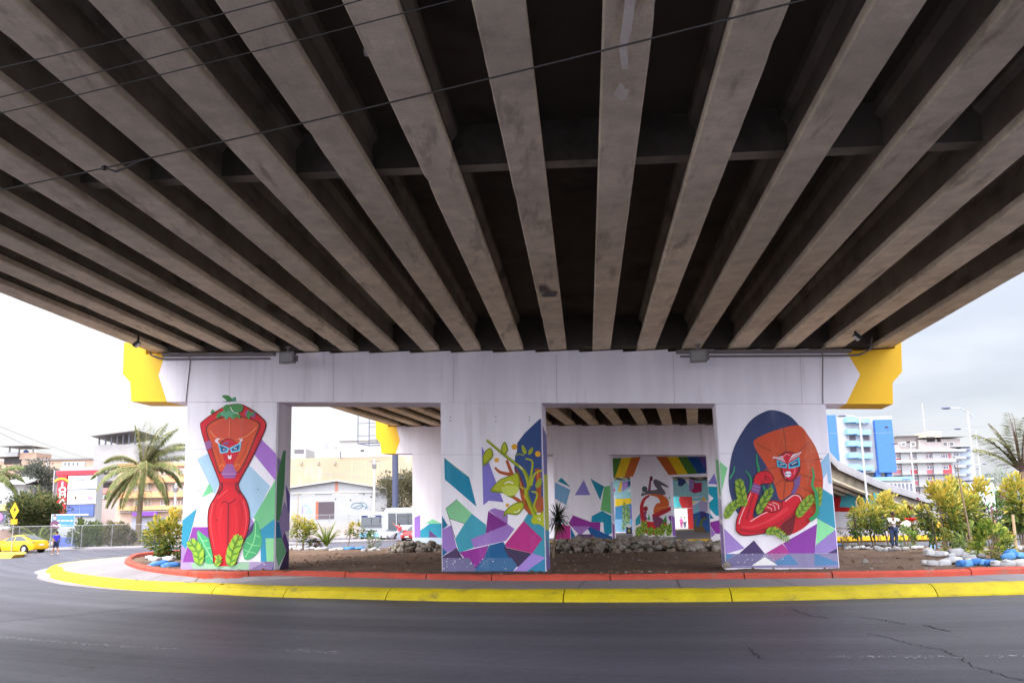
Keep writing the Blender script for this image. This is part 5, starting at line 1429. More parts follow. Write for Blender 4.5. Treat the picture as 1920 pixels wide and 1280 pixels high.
    b = MB(); b.box((2.22, 0, .52), (.03, .5, .02)); b.build('chrome_bar', [M_RIM], t, local=True)
    return t


def words(body, size, mt, parent, loc, rot, bold=.0, align='CENTER', name='lettering', sx=1.0):
    cu = bpy.data.curves.new(name, 'FONT'); cu.body = body; cu.size = size; cu.align_x = align; cu.align_y = 'CENTER'; cu.extrude = .008; cu.offset = bold
    o = bpy.data.objects.new(name, cu); link(o); o.parent = parent
    o.location = loc; o.rotation_euler = rot; o.scale = (sx, 1, 1); cu.materials.append(mt)
    bpy.context.view_layer.update()
    me = bpy.data.meshes.new_from_object(o.evaluated_get(bpy.context.evaluated_depsgraph_get()))
    m = bpy.data.objects.new(name, me); link(m); m.parent = parent; m.location = loc; m.rotation_euler = rot; m.scale = (sx, 1, 1)
    bpy.data.objects.remove(o); bpy.data.curves.remove(cu)
    return m


def bus(label, loc, rz, stripe, group, sign=None, ad=False):
    """front is +x"""
    t = thing('bus', label, 'bus', loc, rz, group); Lb, Wb, Hb = 10.5, 2.5, 3.0
    wh = mat('bus_paint', (158, 161, 171), .35, .04, 1, spec=.5)
    b = MB(); prof = [(-Lb / 2, .35), (Lb / 2 - .05, .35), (Lb / 2, .6), (Lb / 2, 1.5), (Lb / 2 - .12, Hb - .35), (Lb / 2 - .35, Hb), (-Lb / 2 + .2, Hb), (-Lb / 2, Hb - .3)]
    b.prism(prof, (0, -Wb / 2, 0), (1, 0, 0), UZ, (0, Wb, 0)); b.build('body', [wh], t, local=True, fix=True)
    b = MB(); b.prism([(-Lb / 2 - .004, .34), (Lb / 2 + .006, .34), (Lb / 2 + .008, .72), (-Lb / 2 - .004, .72)], (0, -Wb / 2 - .006, 0), (1, 0, 0), UZ, (0, Wb + .012, 0)); b.build('stripe', [plain(stripe, .4)], t, local=True, fix=True)
    xf = lambda z: Lb / 2 - .12 * (z - 1.5) / (Hb - .35 - 1.5) + .012
    b = MB(); b.face([(xf(1.3), -1.1, 1.3), (xf(1.3), 1.1, 1.3), (xf(2.4), 1.08, 2.4), (xf(2.4), -1.08, 2.4)]); ws = b.build('windscreen', [M_GLASS], t, local=True)
    b = MB(); b.box((xf(1.85) + .01, 0, 1.85), (.02, .05, 1.1)); b.box((xf(1.52) + .012, 0, 1.52), (.02, 2.2, .04)); b.build('glazing_bar', [M_BLACK], ws, local=True)
    b = MB(); b.face([(xf(2.42), -1.1, 2.42), (xf(2.42), 1.1, 2.42), (xf(2.66), 1.06, 2.66), (xf(2.66), -1.06, 2.66)]); dp = b.build('destination_panel', [plain((26, 30, 74), .3)], t, local=True)
    if sign: words(sign, .21, plain((240, 240, 246), .4), dp, (xf(2.54) + .012, 0, 2.54), (rad(90), 0, rad(90)), .006)
    for sy in (-1, 1):
        b = MB(); b.box((-.5, sy * (Wb / 2 + .004), 1.95), (8.6, .012, 1.05)); wi = b.build('window_band', [M_GLASS], t, local=True)
        b = MB()
        for k in range(9): b.box((-4.6 + k * 1.05, sy * (Wb / 2 + .012), 1.95), (.06, .016, 1.05))
        b.box((-.5, sy * (Wb / 2 + .013), 2.2), (8.6, .016, .03)); b.build('window_post', [plain((40, 42, 50), .4)], wi, local=True)
        b = MB(); b.box((4.3, sy * (Wb / 2 + .006), 1.55), (.75, .012, 1.9)); b.build('door', [glass((44, 50, 62))], t, local=True)
        b = MB(); b.ell((Lb / 2, sy * .85, .78), (.06, .17, .12), 10, 6); b.build('headlight', [plain((226, 230, 236), .15)], t, True, local=True)
        b = MB(); b.tube([(Lb / 2 - .1, sy * 1.25, 2.2), (Lb / 2 + .18, sy * 1.38, 2.15), (Lb / 2 + .18, sy * 1.38, 1.85)], .03, 6); b.box((Lb / 2 + .18, sy * 1.38, 1.8), (.06, .16, .3)); b.build('mirror', [M_BLACK], t, local=True)
        for x0 in (3.1, -2.7):
            b = MB(); b.tube([(x0, sy * .95, .46), (x0, sy * 1.0, .46), (x0, sy * 1.24, .46), (x0, sy * 1.275, .46)], [.42, .47, .47, .42], 20); w2 = b.build('wheel', [M_TYRE], t, local=True)
            b = MB(); b.tube([(x0, sy * 1.26, .46), (x0, sy * 1.285, .46)], [.26, .22], 14); b.build('rim', [M_RIM], w2, local=True)
        if ad:
            b = MB(); b.box((.1, sy * (Wb / 2 + .008), 1.12), (3.4, .012, .52)); pn = b.build('advert_panel', [plain((48, 62, 168), .4)], t, local=True)
            b = MB(); y_ = sy * (Wb / 2 + .018); q = 1 if sy > 0 else -1
            b.face([(1.1, y_, .88), (1.45, y_, .88), (1.6, y_, 1.36), (1.25, y_, 1.36)]); b.build('yellow_flash', [plain((236, 206, 40), .4)], pn, local=True)
            b = MB(); b.face([(.7, y_, .88), (.9, y_, .88), (1.2, y_, 1.36), (1.0, y_, 1.36)]); b.build('red_flash', [plain((214, 60, 70), .4)], pn, local=True)
            b = MB(); [b.box((-.65 + dx_, y_, z_), (w_, .006, .11)) for dx_, z_, w_ in ((0, 1.25, 1.5), (0, 1.02, 1.0))]; b.build('text_line', [plain((226, 228, 240), .4)], pn, local=True)
    b = MB(); b.box((Lb / 2 + .012, 0, .52), (.03, .5, .14)); b.build('number_plate', [M_PLATE], t, local=True)
    b = MB(); b.box((Lb / 2 + .012, 0, .98), (.03, 1.2, .10)); b.build('grille', [M_BLACK], t, local=True)
    return t


# ================================================================== far side of the road
def block(name, label, px0, px1, ptop, Y, depth, wall, cat='building', slant=0.0, group=None, roof=None, zb=-.1, over=.0):
    """a building whose front stands Y metres down the road; returns root and a point helper on the front"""
    A, B = at(px0, ptop, Y), at(px1, ptop, Y)
    x0, x1, zt = A[0], B[0], (A[2] + B[2]) / 2
    t = thing(name, label, cat, ((x0 + x1) / 2, Y, 0), 0, group)
    b = MB(); b.span((x0, Y, zb), (x1, Y + depth, zt)); b.build('wall', [wall], t)
    if roof is not None:
        b = MB(); b.span((x0 - over, Y - over, zt + .002), (x1 + over, Y + depth + over, zt + .25)); b.build('roof', [roof], t)
    return t


def rect(t, name, x0, y0, x1, y1, Y, mt, thick=.12, proud=.02, parent=None):
    """a panel measured on the photo, set on a front Y metres away"""
    A, B = at(x0, y1, Y), at(x1, y0, Y)
    b = MB(); b.span((A[0], Y - proud, min(A[2], B[2])), (B[0], Y - proud + thick, max(A[2], B[2])))
    return b.build(name, [mt] if not isinstance(mt, list) else mt, parent or t)


def window(t, x0, y0, x1, y1, Y, frame=(230, 230, 232), pane=(70, 74, 84), bars=1, proud=.05):
    A, B = at(x0, y1, Y), at(x1, y0, Y); xa, xb, za, zb = A[0], B[0], A[2], B[2]
    fw = min(.09, (xb - xa) * .08)
    b = MB(); fr = plain(frame, .6)
    b.span((xa, Y - proud, za), (xa + fw, Y + .02, zb)); b.span((xb - fw, Y - proud, za), (xb, Y + .02, zb)); b.span((xa + fw, Y - proud, za), (xb - fw, Y + .02, za + fw)); b.span((xa + fw, Y - proud, zb - fw), (xb - fw, Y + .02, zb))
    for k in range(1, bars + 1):
        xx = xa + (xb - xa) * k / (bars + 1); b.span((xx - fw * .35, Y - proud + .01, za + fw), (xx + fw * .35, Y + .015, zb - fw))
    w_ = b.build('window', [fr], t)
    b = MB(); b.span((xa + fw, Y - .016, za + fw), (xb - fw, Y + .01, zb - fw)); b.build('pane', [glass(pane, .15)], w_)
    return w_


WPL = mat('white_plaster', (160, 160, 164), .8, .05, .5, var2=.06, scale2=.15, world=True, dark=(160, 156, 152), dark_amt=.6, dark_scale=.4, dark_lo=.6)
GRY = mat('raw_render', (152, 149, 152), .9, .1, .6, var2=.1, scale2=.2, world=True)
BRK = mat('pale_brick', (174, 146, 132), .9, .12, 1.5, var2=.1, world=True, stretch=(1, 1, 3))
CRM = mat('cream_plaster', (160, 146, 126), .85, .05, .4, var2=.08, scale2=.12, world=True, dark=(172, 169, 164), dark_amt=.7, dark_scale=.25, dark_lo=.58, dark_stretch=(1, 1, .3))
ORG_W = mat('orange_plaster', (208, 156, 116), .85, .06, .6, world=True)
TIN = mat('tin_roof', (120, 118, 122), .6, .12, 1, world=True)
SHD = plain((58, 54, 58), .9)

# house with a canopy on the roof
Y = 150
t = block('brick_house', 'brick house with a hipped canopy and blue water tank on its roof', -20, 64, 864, Y, 10, BRK)
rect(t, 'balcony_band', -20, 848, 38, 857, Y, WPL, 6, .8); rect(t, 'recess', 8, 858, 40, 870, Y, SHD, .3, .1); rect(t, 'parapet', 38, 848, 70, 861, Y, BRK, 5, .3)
rect(t, 'lower_wall', -20, 872, 14, 900, Y, CRM, .4, .5)
A, B = at(8, 838, Y), at(70, 838, Y)
b = MB(); cx_ = (A[0] + B[0]) / 2 - .3; za = A[2]
b.mesh([(A[0], Y - 2, za), (B[0], Y - 2, za), (B[0], Y + 5, za), (A[0], Y + 5, za), (cx_, Y + 1.5, za + .55)], [(0, 1, 4), (1, 2, 4), (2, 3, 4), (3, 0, 4), (3, 2, 1, 0)]); b.build('canopy', [TIN], t)
for px in (18, 36, 62):
    p = at(px, 838, Y); b = MB(); b.span((p[0] - .1, Y, p[2] - 1.5), (p[0] + .1, Y + .2, p[2])); b.build('post', [GRY], t)
p = at(44, 846, Y); b = MB(); b.tube([(p[0], Y + .8, p[2] - .5), (p[0], Y + .8, p[2] + .15), (p[0], Y + .8, p[2] + .4)], [.45, .45, .12], 12); tag(b.build('water_tank', [plain((60, 96, 170), .5)], None, True, base=p), 'round blue water tank under the rooftop canopy', 'water tank')
# long row of upper storeys
Y = 142
t = block('terraced_house', 'long low brick row with small windows above the red sign', 60, 182, 862, Y, 9, BRK, roof=TIN, over=.3)
rect(t, 'white_wall', 116, 865, 160, 880, Y, WPL, .3, .12)
for x0 in (87, 120, 127, 135, 143): window(t, x0, 866, x0 + 5, 873, Y - .15, bars=0)
rect(t, 'lower_wall', 120, 876, 184, 892, Y, WPL, 1.0, 1.5)
# unfinished grey block
Y = 130
t = block('unfinished_building', 'grey unfinished block with an open tin roof behind the coconut palm', 177, 262, 833, Y, 12, GRY)
A, B, Cc = at(176, 819, Y), at(262, 808, Y), at(262, 823, Y)
b = MB(); b.mesh([(A[0], Y - 1, A[2]), (B[0], Y - 1, B[2]), (B[0], Y + 9, B[2] - .3), (A[0], Y + 9, A[2] - .5), (A[0], Y - 1, A[2] + .12), (B[0], Y - 1, B[2] + .12), (B[0], Y + 9, B[2] - .18), (A[0], Y + 9, A[2] - .38)], [(0, 1, 2, 3), (4, 7, 6, 5), (0, 4, 5, 1), (1, 5, 6, 2), (2, 6, 7, 3), (3, 7, 4, 0)]); b.build('roof', [TIN], t)
for px in (184, 196, 207, 218, 229, 240, 251):
    p, q = at(px, 834, Y), at(px, 820 - (px - 184) * .13, Y); b = MB(); b.span((p[0] - .1, Y + .2, p[2]), (p[0] + .1, Y + .4, q[2])); b.build('post', [plain((96, 98, 110), .7)], t)
rect(t, 'awning', 184, 883, 240, 886, Y, TIN, 1.2, 1.0); rect(t, 'lower_band', 184, 888, 262, 902, Y, GRY, .6, .5); rect(t, 'recess', 184, 904, 222, 914, Y, SHD, .3, .06); rect(t, 'red_band', 184, 915, 225, 926, Y, plain((196, 130, 126), .8), .5, .3)
rect(t, 'shop_front', 186, 930, 262, 1004, Y, plain((188, 168, 168), .8), .5, .3)
window(t, 199, 890, 207, 898, Y - .55); window(t, 188, 928, 200, 934, Y - .4, pane=(90, 120, 130)); window(t, 214, 932, 222, 940, Y - .4)
# orange apartments
Y = 118
t = block('apartment_building', 'orange and white apartment house behind the coconut palm', 222, 362, 866, Y, 12, plain((190, 164, 152), .85))
for y0, y1 in ((868, 876), (892, 906), (920, 934), (946, 957)): rect(t, 'orange_band', 224, y0, 360, y1, Y, ORG_W, .7, .55)
for y0, y1 in ((906, 909), (934, 937), (957, 959)): rect(t, 'ledge', 224, y0, 360, y1, Y, WPL, .9, .8)
for yy in (878, 909, 937):
    for x0 in (252, 272, 300, 322, 338): window(t, x0, yy, x0 + 12, yy + 10, Y - .1, frame=(226, 214, 206), pane=(150, 138, 142))
rect(t, 'shop_sign', 253, 959, 300, 967, Y, plain((118, 66, 176), .5), .3, .95); rect(t, 'shop_front', 246, 968, 358, 1010, Y, plain((150, 150, 170), .7), .3, .2)
t = block('white_house', 'plain white upper house with grey roof peeking beyond the palm crown', 300, 362, 842, 136, 9, WPL, roof=plain((170, 170, 176), .7), over=.4)
# white house with a tilted tin roof
Y = 112
t = block('white_house', 'white house with a bright tilted tin roof behind the pedestrian sign', -12, 45, 908, Y, 8, WPL)
A, B = at(5, 897, Y), at(56, 908, Y)
A2, B2 = at(4, 897, Y), at(50, 897, Y); C2, D2 = at(56, 908, Y), at(11, 908, Y)
b = MB(); b.prism([(0, 0), (1, 0)], (0, 0, 0), (0, 0, 0), (0, 0, 0), (0, 0, 0)) if False else None
P = [(D2[0], Y - 1.2, D2[2]), (C2[0], Y - 1.2, C2[2]), (B2[0], Y + 6, B2[2] + .7), (A2[0], Y + 6, A2[2] + .7)]
b.mesh(P + [(p[0], p[1], p[2] + .15) for p in P], [(3, 2, 1, 0), (4, 5, 6, 7), (0, 1, 5, 4), (1, 2, 6, 5), (2, 3, 7, 6), (3, 0, 4, 7)]); b.build('roof', [plain((236, 238, 240), .5)], t)
window(t, 14, 921, 28, 926, Y, bars=1, pane=(50, 50, 56)); rect(t, 'lower_wall', -12, 934, 20, 946, Y, WPL, .5, .4); rect(t, 'yellow_sign', -12, 946, 16, 957, Y, plain((226, 214, 130), .6), .3, .5); window(t, -6, 936, 6, 945, Y - .45, bars=0); rect(t, 'purple_banner', 0, 962, 9, 976, Y, plain((176, 110, 196), .6), .1, .45); rect(t, 'shop_front', -12, 960, 14, 980, Y, plain((120, 122, 150), .7), .2, .3)
t = block('brick_house', 'dark brick house between the white house and the red shop sign', 46, 104, 906, 122, 7, plain((128, 84, 80), .9), roof=TIN, over=.3)
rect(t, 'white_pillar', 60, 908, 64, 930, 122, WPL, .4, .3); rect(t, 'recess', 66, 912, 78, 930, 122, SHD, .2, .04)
# red shop
Y = 104
t = block('shop', 'shop with a tall red sign board and white billboard panels', 101, 184, 881, Y, 1.5, WPL)
rect(t, 'header', 108, 881, 184.5, 891, Y, plain((214, 50, 66), .5), .3, .35)
rp = rect(t, 'sign_board', 107, 891, 128, 962, Y, plain((214, 46, 60), .5), .3, .32)
pk = at(118, 900, Y)
for ch, yy in zip('JOMA', (908, 918, 928.5, 939.5)):
    q = at(117, yy, Y - .36); words(ch, .98, plain((246, 246, 246), .5), rp, Vector(q) - wloc(t), (rad(90), 0, 0), .02, sx=1.3)
b = MB(); q = at(117.5, 904, Y)
for k in range(12):
    a0, a1 = math.pi * (.16 + .68 * k / 12), math.pi * (.16 + .68 * (k + 1) / 12)
    f_ = lambda a, r: (q[0] + cos(a) * r, Y - .36, q[2] - .38 + sin(a) * r * .8)
    b.face([f_(a0, .95), f_(a0, 1.25), f_(a1, 1.25), f_(a1, .95)])
b.build('yellow_arc', [plain((240, 176, 40), .5)], rp)
pn = rect(t, 'poster_panel', 129, 891, 184, 917, Y, plain((196, 206, 224), .5), .2, .3)
rect(t, 'orange_print', 137, 904, 176, 912, Y, plain((222, 176, 160), .6), .02, .325, parent=pn); rect(t, 'grey_print', 145, 899, 161, 902, Y, plain((120, 124, 140), .6), .02, .325, parent=pn)
pn = rect(t, 'poster_panel', 128, 918, 182, 945, Y, plain((214, 214, 226), .5), .2, .3)
for x0, y0, x1, y1, c in ((132, 928, 152, 938, (206, 180, 170)), (166, 930, 176, 937, (200, 130, 160)), (169, 922, 175, 926, (214, 160, 180)), (143, 930, 146, 936, (210, 120, 110))): rect(t, 'print', x0, y0, x1, y1, Y, plain(c, .6), .02, .325, parent=pn)
pn = rect(t, 'blue_panel', 127, 946, 178, 968, Y, plain((76, 94, 166), .5), .2, .3)
rect(t, 'bar', 127, 953, 178, 954, Y, plain((200, 210, 230), .5), .03, .33, parent=pn); rect(t, 'bar', 151, 946, 152.5, 968, Y, plain((170, 200, 226), .5), .03, .332, parent=pn); rect(t, 'text_line', 141, 963, 168, 966, Y, plain((236, 240, 246), .5), .03, .334, parent=pn)
rect(t, 'pillar', 100, 881, 106.5, 965, Y, WPL, .4, .45)
# blue-white boundary wall
t = block('boundary_wall', 'low wall painted white above and blue below behind the small billboard', 108, 142, 990, 80, .3, WPL, cat='wall')
rect(t, 'blue_dado', 108, 1006, 142, 1024, 80, plain((96, 116, 190), .7), .1, .03)
t = block('garden_wall', 'low dull brown wall behind the chain link fence', -30, 46, 992, 84, .3, plain((150, 126, 116), .9), cat='wall')

# small billboard
Y = 74
t = thing('billboard', 'small blue billboard with a portrait on two thin posts', 'billboard', (at(118, 1000, Y)[0], Y, 0))
fr = rect(t, 'frame', 95.5, 963, 140.5, 990, Y, plain((206, 214, 226), .5), .12, .05)
pn = rect(t, 'poster', 97, 965, 140, 988, Y, plain((70, 124, 196), .5), .02, .07)
q = at(103.5, 970, Y); b = MB(); b.ell((q[0], Y - .075, q[2]), (.16, .012, .22), 12, 8); b.build('portrait_face', [plain((206, 166, 156), .6)], pn)
b = MB(); b.ell((q[0], Y - .073, q[2] + .13), (.17, .012, .16), 12, 8); b.build('portrait_hair', [plain((70, 56, 70), .6)], pn)
b = MB(); b.prism([(-.40, -.98), (.5, -.98), (.48, -.5), (.16, -.24), (-.14, -.24), (-.38, -.44)], (q[0], Y - .072, q[2]), (1, 0, 0), UZ, (0, .012, 0)); b.build('portrait_suit', [plain((96, 60, 84), .6)], pn, fix=True)
b = MB(); b.prism([(-.16, -.72), (.24, -.86), (.3, -.78), (-.12, -.62)], (q[0], Y - .08, q[2]), (1, 0, 0), UZ, (0, .012, 0)); b.build('portrait_hand', [plain((214, 180, 176), .6)], pn, fix=True)
for k, (x0, x1) in enumerate(((108, 113.5), (115.5, 122), (124, 130), (132, 138))): rect(t, 'text_line', x0, 974.7, x1, 976.4, Y, plain((216, 230, 240), .5), .02, .082, parent=pn)
rect(t, 'text_line', 115, 984.2, 127, 985.6, Y, plain((190, 212, 240), .5), .02, .082, parent=pn)
q2 = at(112, 984.5, Y); b = MB(); b.ell((q2[0], Y - .078, q2[2]), (.13, .01, .13), 12, 8); b.build('round_logo', [plain((216, 234, 240), .5)], pn)
for px in (96, 136):
    p = at(px, 990, Y); b = MB(); b.tube([(p[0], Y + .05, 0), (p[0], Y + .05, p[2])], .05, 6); b.build('post', [M_STEEL], t)

# chain link fence
t = thing('chain_link_fence', 'chain link fence with steel posts along the far pavement', 'fence', (-36, 72, .1))
F0, F1, F2 = np.array([-56., 60.5, .12]), np.array([-45.5, 67.5, .12]), np.array([-24., 72.8, .12])
def fence_run(t, pts, h, stepm=2.5, mesh=.22, wire=.004):
    wm = MB(); rail = MB()
    for a, c in zip(pts[:-1], pts[1:]):
        a, c = np.array(a), np.array(c); l = np.linalg.norm(c - a); u = (c - a) / l; nseg = max(1, round(l / stepm))
        for k in range(nseg + 1):
            p = a + u * l * k / nseg; b = MB(); b.tube([p - UZ * .1, p + UZ * (h + .03)], .026, 6); b.build('post', [M_STEEL], t)
        rail.tube([a + UZ * h, c + UZ * h], .02, 6); rail.tube([a + UZ * .12, c + UZ * .12], .015, 5)
        k = -h
        while k < l:
            for s in (0, 1):
                x0, x1 = (k, k + h) if s == 0 else (k + h, k); z0, z1 = 0.1, h
                P, Q = [x0, z0], [x1, z1]
                if max(P[0], Q[0]) < .01 or min(P[0], Q[0]) > l - .01: continue
                def cl(P, Q):
                    P, Q = P[:], Q[:]
                    for A_, B_ in ((P, Q), (Q, P)):
                        for lim, lo in ((0, True), (l, False)):
                            if (A_[0] < lim) if lo else (A_[0] > lim):
                                tt = (lim - A_[0]) / (B_[0] - A_[0]); A_[1] += (B_[1] - A_[1]) * tt; A_[0] = lim
                    return P, Q
                P, Q = cl(P, Q)
                p, q = a + u * P[0] + UZ * P[1], a + u * Q[0] + UZ * Q[1]
                d_ = (q - p); n_ = np.cross(d_, np.cross(u, UZ)); n_ = n_ / (np.linalg.norm(n_) + 1e-9) * wire
                wm.face([p - n_, q - n_, q + n_, p + n_])
            k += mesh
    rail.build('rail', [M_STEEL], t); wm.build('wire_mesh', [M_STEEL], t)
fence_run(t, [F0, F1, F2], 2.05)

# signs, kerb tip
sp = gnd(21, 1037, .1)
t = thing('pedestrian_sign', 'yellow diamond pedestrian crossing sign with a small plate below', 'road sign', (sp[0], sp[1], 0))
Y = sp[1]
b = MB(); b.tube([(sp[0], Y, 0), (sp[0] + .02, Y, at(28, 944, Y)[2] - .1)], .04, 8); b.build('pole', [M_STEEL], t)
q = at(28, 957, Y); YS = plain((236, 180, 14), .5)
hw, hh = 8.2 / pxm(Y), 15.5 / pxm(Y)
b = MB(); b.prism([(-hw, 0), (0, -hh), (hw, 0), (0, hh)], (q[0], Y - .06, q[2]), (1, 0, 0), UZ, (0, .02, 0)); dm = b.build('diamond', [YS], t, fix=True)
b = MB()
for poly in ([(-.05, .0), (.07, .0), (.10, .17), (-.02, .19)], [(-.04, .02), (.0, .02), (-.06, -.22), (-.11, -.20)], [(.02, .02), (.07, .0), (.1, -.22), (.06, -.23)], [(-.02, .16), (-.05, .14), (-.12, .02), (-.09, .0)], [(.08, .16), (.13, .03), (.11, .02), (.05, .1)]):
    b.prism(poly, (q[0], Y - .066, q[2]), (1, 0, 0), UZ, (0, .006, 0))
b.ell((q[0] + .05, Y - .063, q[2] + .235), (.045, .004, .05), 10, 6); b.build('walking_figure', [M_BLACK], dm)
b = MB(); q2 = at(27, 977.5, Y); hw, hh = 6 / pxm(Y), 4.5 / pxm(Y); b.span((q2[0] - hw, Y - .06, q2[2] - hh), (q2[0] + hw, Y - .04, q2[2] + hh)); b.build('plate', [plain((232, 160, 16), .5)], t)
kp = [np.array(gnd(x, y, 0)[:2]) for x, y in ((-120, 1050), (-40, 1047), (20, 1046), (40, 1044), (44, 1041), (36, 1039), (0, 1040), (-60, 1041))]
b = MB(); n_ = len(kp)
b.mesh([(p[0], p[1], 0) for p in kp] + [(p[0] * .995, p[1] + .05, .22) for p in kp], [tuple(range(n_, 2 * n_))] + [(i, (i + 1) % n_, n_ + (i + 1) % n_, n_ + i) for i in range(n_)])
tag(b.build('kerb', [mat('amber_kerb_paint', (236, 186, 60), .7, .1, 2, world=True)], fix=True), 'amber kerb tip of the next traffic island', kind='structure')

# taxi and pedestrian
p = gnd(36, 1036.5, 0)
car('bright yellow taxi saloon driving away beside the pedestrian sign', (p[0] - .4, p[1] + .6, 0), rad(166), (240, 186, 12), 'yellow taxis', cat='taxi', name='taxi')
p = gnd(104, 1039.6, 0)
person('person in a blue sports shirt and dark shorts walking behind the yellow taxi', p, rad(60), dict(lkn=(-.1, .12, .5), lan=(-.11, .16, .09), rkn=(.1, .0, .49), ran=(.11, -.2, .12), lwr=(-.26, -.06, .9), rwr=(.26, .14, .92)), (150, 104, 82), (58, 52, 196), (40, 48, 78), shorts=True, shoes=(190, 180, 172))

# trees beyond the fence
p = at(258, 1016, 80)
GP1, GP2, GP3 = (116, 124, 74), (146, 136, 96), (90, 106, 64)
fr = [(100, 84, 5.0, .35), (70, 72, 5.2, .7), (30, 66, 5.4, .8), (10, 74, 5.2, .75), (-20, 62, 5.2, .9), (-50, 70, 4.8, .8), (150, 76, 4.6, .5), (200, 80, 4.6, .45), (40, 54, 5.2, 1.0), (0, 48, 5.0, 1.0),
      (10, 30, 5.4, .8), (-15, 20, 5.4, 1.3), (-60, 25, 4.8, 1.6), (45, 12, 5.0, 1.7), (165, 36, 5.6, 1.1), (190, 16, 5.6, 1.1), (215, 6, 5.4, 1.6), (235, -8, 5.4, 1.7), (255, -34, 5.2, 1.5), (280, -42, 5.4, 1.2), (305, -24, 5.2, 1.8), (335, -8, 5.2, 1.9), (120, 10, 4.8, 1.6), (180, -24, 5.6, 1.3), (200, -40, 5.0, 1.0), (350, -30, 5.0, 1.4)]
palm('coconut_palm', 'tall coconut palm with drooping fronds beyond the fence', (p[0], 80, 0), 8.0, .30, fr, (GP1, (176, 164, 110), GP2), (.25, 0), seed=4, leaflets=84, llen=1.25, width=.085, hang=.85)
p = at(-22, 1010, 76)
palm('coconut_palm', 'coconut palm whose fronds only just show beside the white house', (p[0], 76, 0), 7.2, .28, [(5, 40, 3.2, 1.0), (-20, 10, 3.0, 1.4), (10, -10, 3.2, 1.5), (40, 20, 3, 1.2), (180, 20, 3, 1.2), (120, 50, 3, .9), (230, 10, 3, 1.4), (300, 0, 3, 1.5)], (GP1, GP2, GP3), seed=9, leaflets=60, llen=1.1, width=.085, hang=.85)
p = at(60, 1000, 116)
tree('bare_tree', 'greyish thin leaved tree in front of the brick row', (p[0], 116, 0), 11.4, (3.4, 3, 3.2), 6000, 31, [(96, 98, 92), (80, 82, 74), (112, 116, 104)], .46, .26, .2, clumps=46)
p = at(62, 1010, 86)
tree('mango_tree', 'dense bushy green tree behind the yellow pedestrian sign', (p[0], 86, 0), 5.9, (2.75, 2.6, 2.6), 9000, 32, [(88, 100, 62), (112, 118, 74), (66, 80, 52), (134, 126, 84)], .36, .22, .24, clumps=80, shell=.2)
for px, pt, wd, h_, sd, lab in ((152, 985, 2.2, 2.5, 41, 'green shrub behind the fence next to the small billboard'), (183, 990, 1.8, 2.1, 42, 'shrub behind the fence in front of the grey block'), (215, 984, 2.4, 2.3, 43, 'thin dry shrub behind the fence beside the coconut palm'), (236, 992, 1.8, 1.9, 44, 'low dry shrub at the foot of the coconut palm'), (290, 1000, 2.2, 1.5, 45, 'low pale shrub behind the fence near the yellow croton')):
    q = at(px, 1018, 76); dry = sd in (43, 44)
    croton('shrub', lab, (q[0], 76, .1), h_, wd, 2400, sd, .26, .13, 3, mats=[leafmat(c) for c in (((150, 140, 110), (120, 116, 80), (96, 96, 62), (84, 80, 60)) if dry else ((124, 138, 74), (98, 116, 58), (78, 94, 50), (60, 76, 44)))], weight=None, low=.05)
q = at(72, 1015, 79)
palm('areca_palm', 'young bright green palm behind the fence near the taxi', (q[0], 79, .1), .5, .08, [(a, 62 - (k % 3) * 16, 2.4, 1.0) for k, a in enumerate(range(0, 360, 36))], ((150, 168, 78), (140, 150, 80), (120, 144, 66)), seed=12, leaflets=26, llen=.55, width=.06)

# ------------------------------------------------------------------ between the first two columns
Y = 98
t = thing('warehouse', 'white gabled warehouse with a dark open doorway and graffiti', 'building', (at(632, 1000, Y)[0], Y, 0))
A, B, Cc = at(532, 917, Y), at(632, 902, Y), at(726, 917, Y); zb0 = -.1
b = MB(); b.prism([(A[0], zb0), (Cc[0], zb0), (Cc[0], Cc[2]), (B[0], B[2]), (A[0], A[2])], (0, Y, 0), (1, 0, 0), UZ, (0, 12, 0)); b.build('wall', [WPL], t, fix=True)
b = MB()
for p, q in ((A, B), (B, Cc)):
    b.prism([(p[0], p[2] + .01), (q[0], q[2] + .01), (q[0], q[2] + .22), (p[0], p[2] + .22)], (0, Y - .5, 0), (1, 0, 0), UZ, (0, 13, 0))
b.build('roof', [plain((176, 168, 160), .8)], t, fix=True)
rect(t, 'ledge', 548, 922, 716, 924, Y, plain((206, 200, 196), .8), .3, .12); dr = rect(t, 'doorway', 597, 940, 627, 973, Y, plain((84, 74, 82), .9), .1, .02)
rect(t, 'frame', 592, 940, 597, 973, Y, plain((176, 96, 74), .9), .1, .05, parent=dr); rect(t, 'stain', 623, 924, 672, 928, Y, plain((206, 200, 200), .9), .02, .012); rect(t, 'exposed_brick', 628, 903, 634, 924, Y, plain((176, 122, 104), .9), .02, .014)
rect(t, 'stain', 566, 925, 590, 928, Y, plain((214, 206, 204), .9), .02, .012)
fcw = Face((0, Y, 0), (1, 0, 0), (0, -1, 0), (-200, 200, 0, 30))
mural([('l', (70, 110, 130), [(0 + x, y) for x, y in pts], 1.2) for pts in ([(658, 951), (662, 944), (672, 942), (680, 946), (676, 952), (668, 953), (660, 951)], [(672, 943), (682, 942), (688, 948), (684, 954)], [(664, 951), (676, 947), (690, 952)])] + [('p', (150, 205, 228), [(574, 958), (582, 952), (585, 958), (578, 964)]), ('p', (140, 130, 190), [(566, 950), (568, 950), (568, 962), (566, 962)]), ('l', (110, 170, 200), [(568, 948), (575, 946), (580, 956)], 1.0), ('c', (40, 40, 46), (629, 935), 1.2), ('c', (40, 40, 46), (657, 937), 1.2), ('c', (40, 40, 46), (696, 931), 1.5), ('c', (90, 90, 90), (682, 926), 1.6)], (0, 0, 1), [fcw], t, name='graffiti', lead=.02)
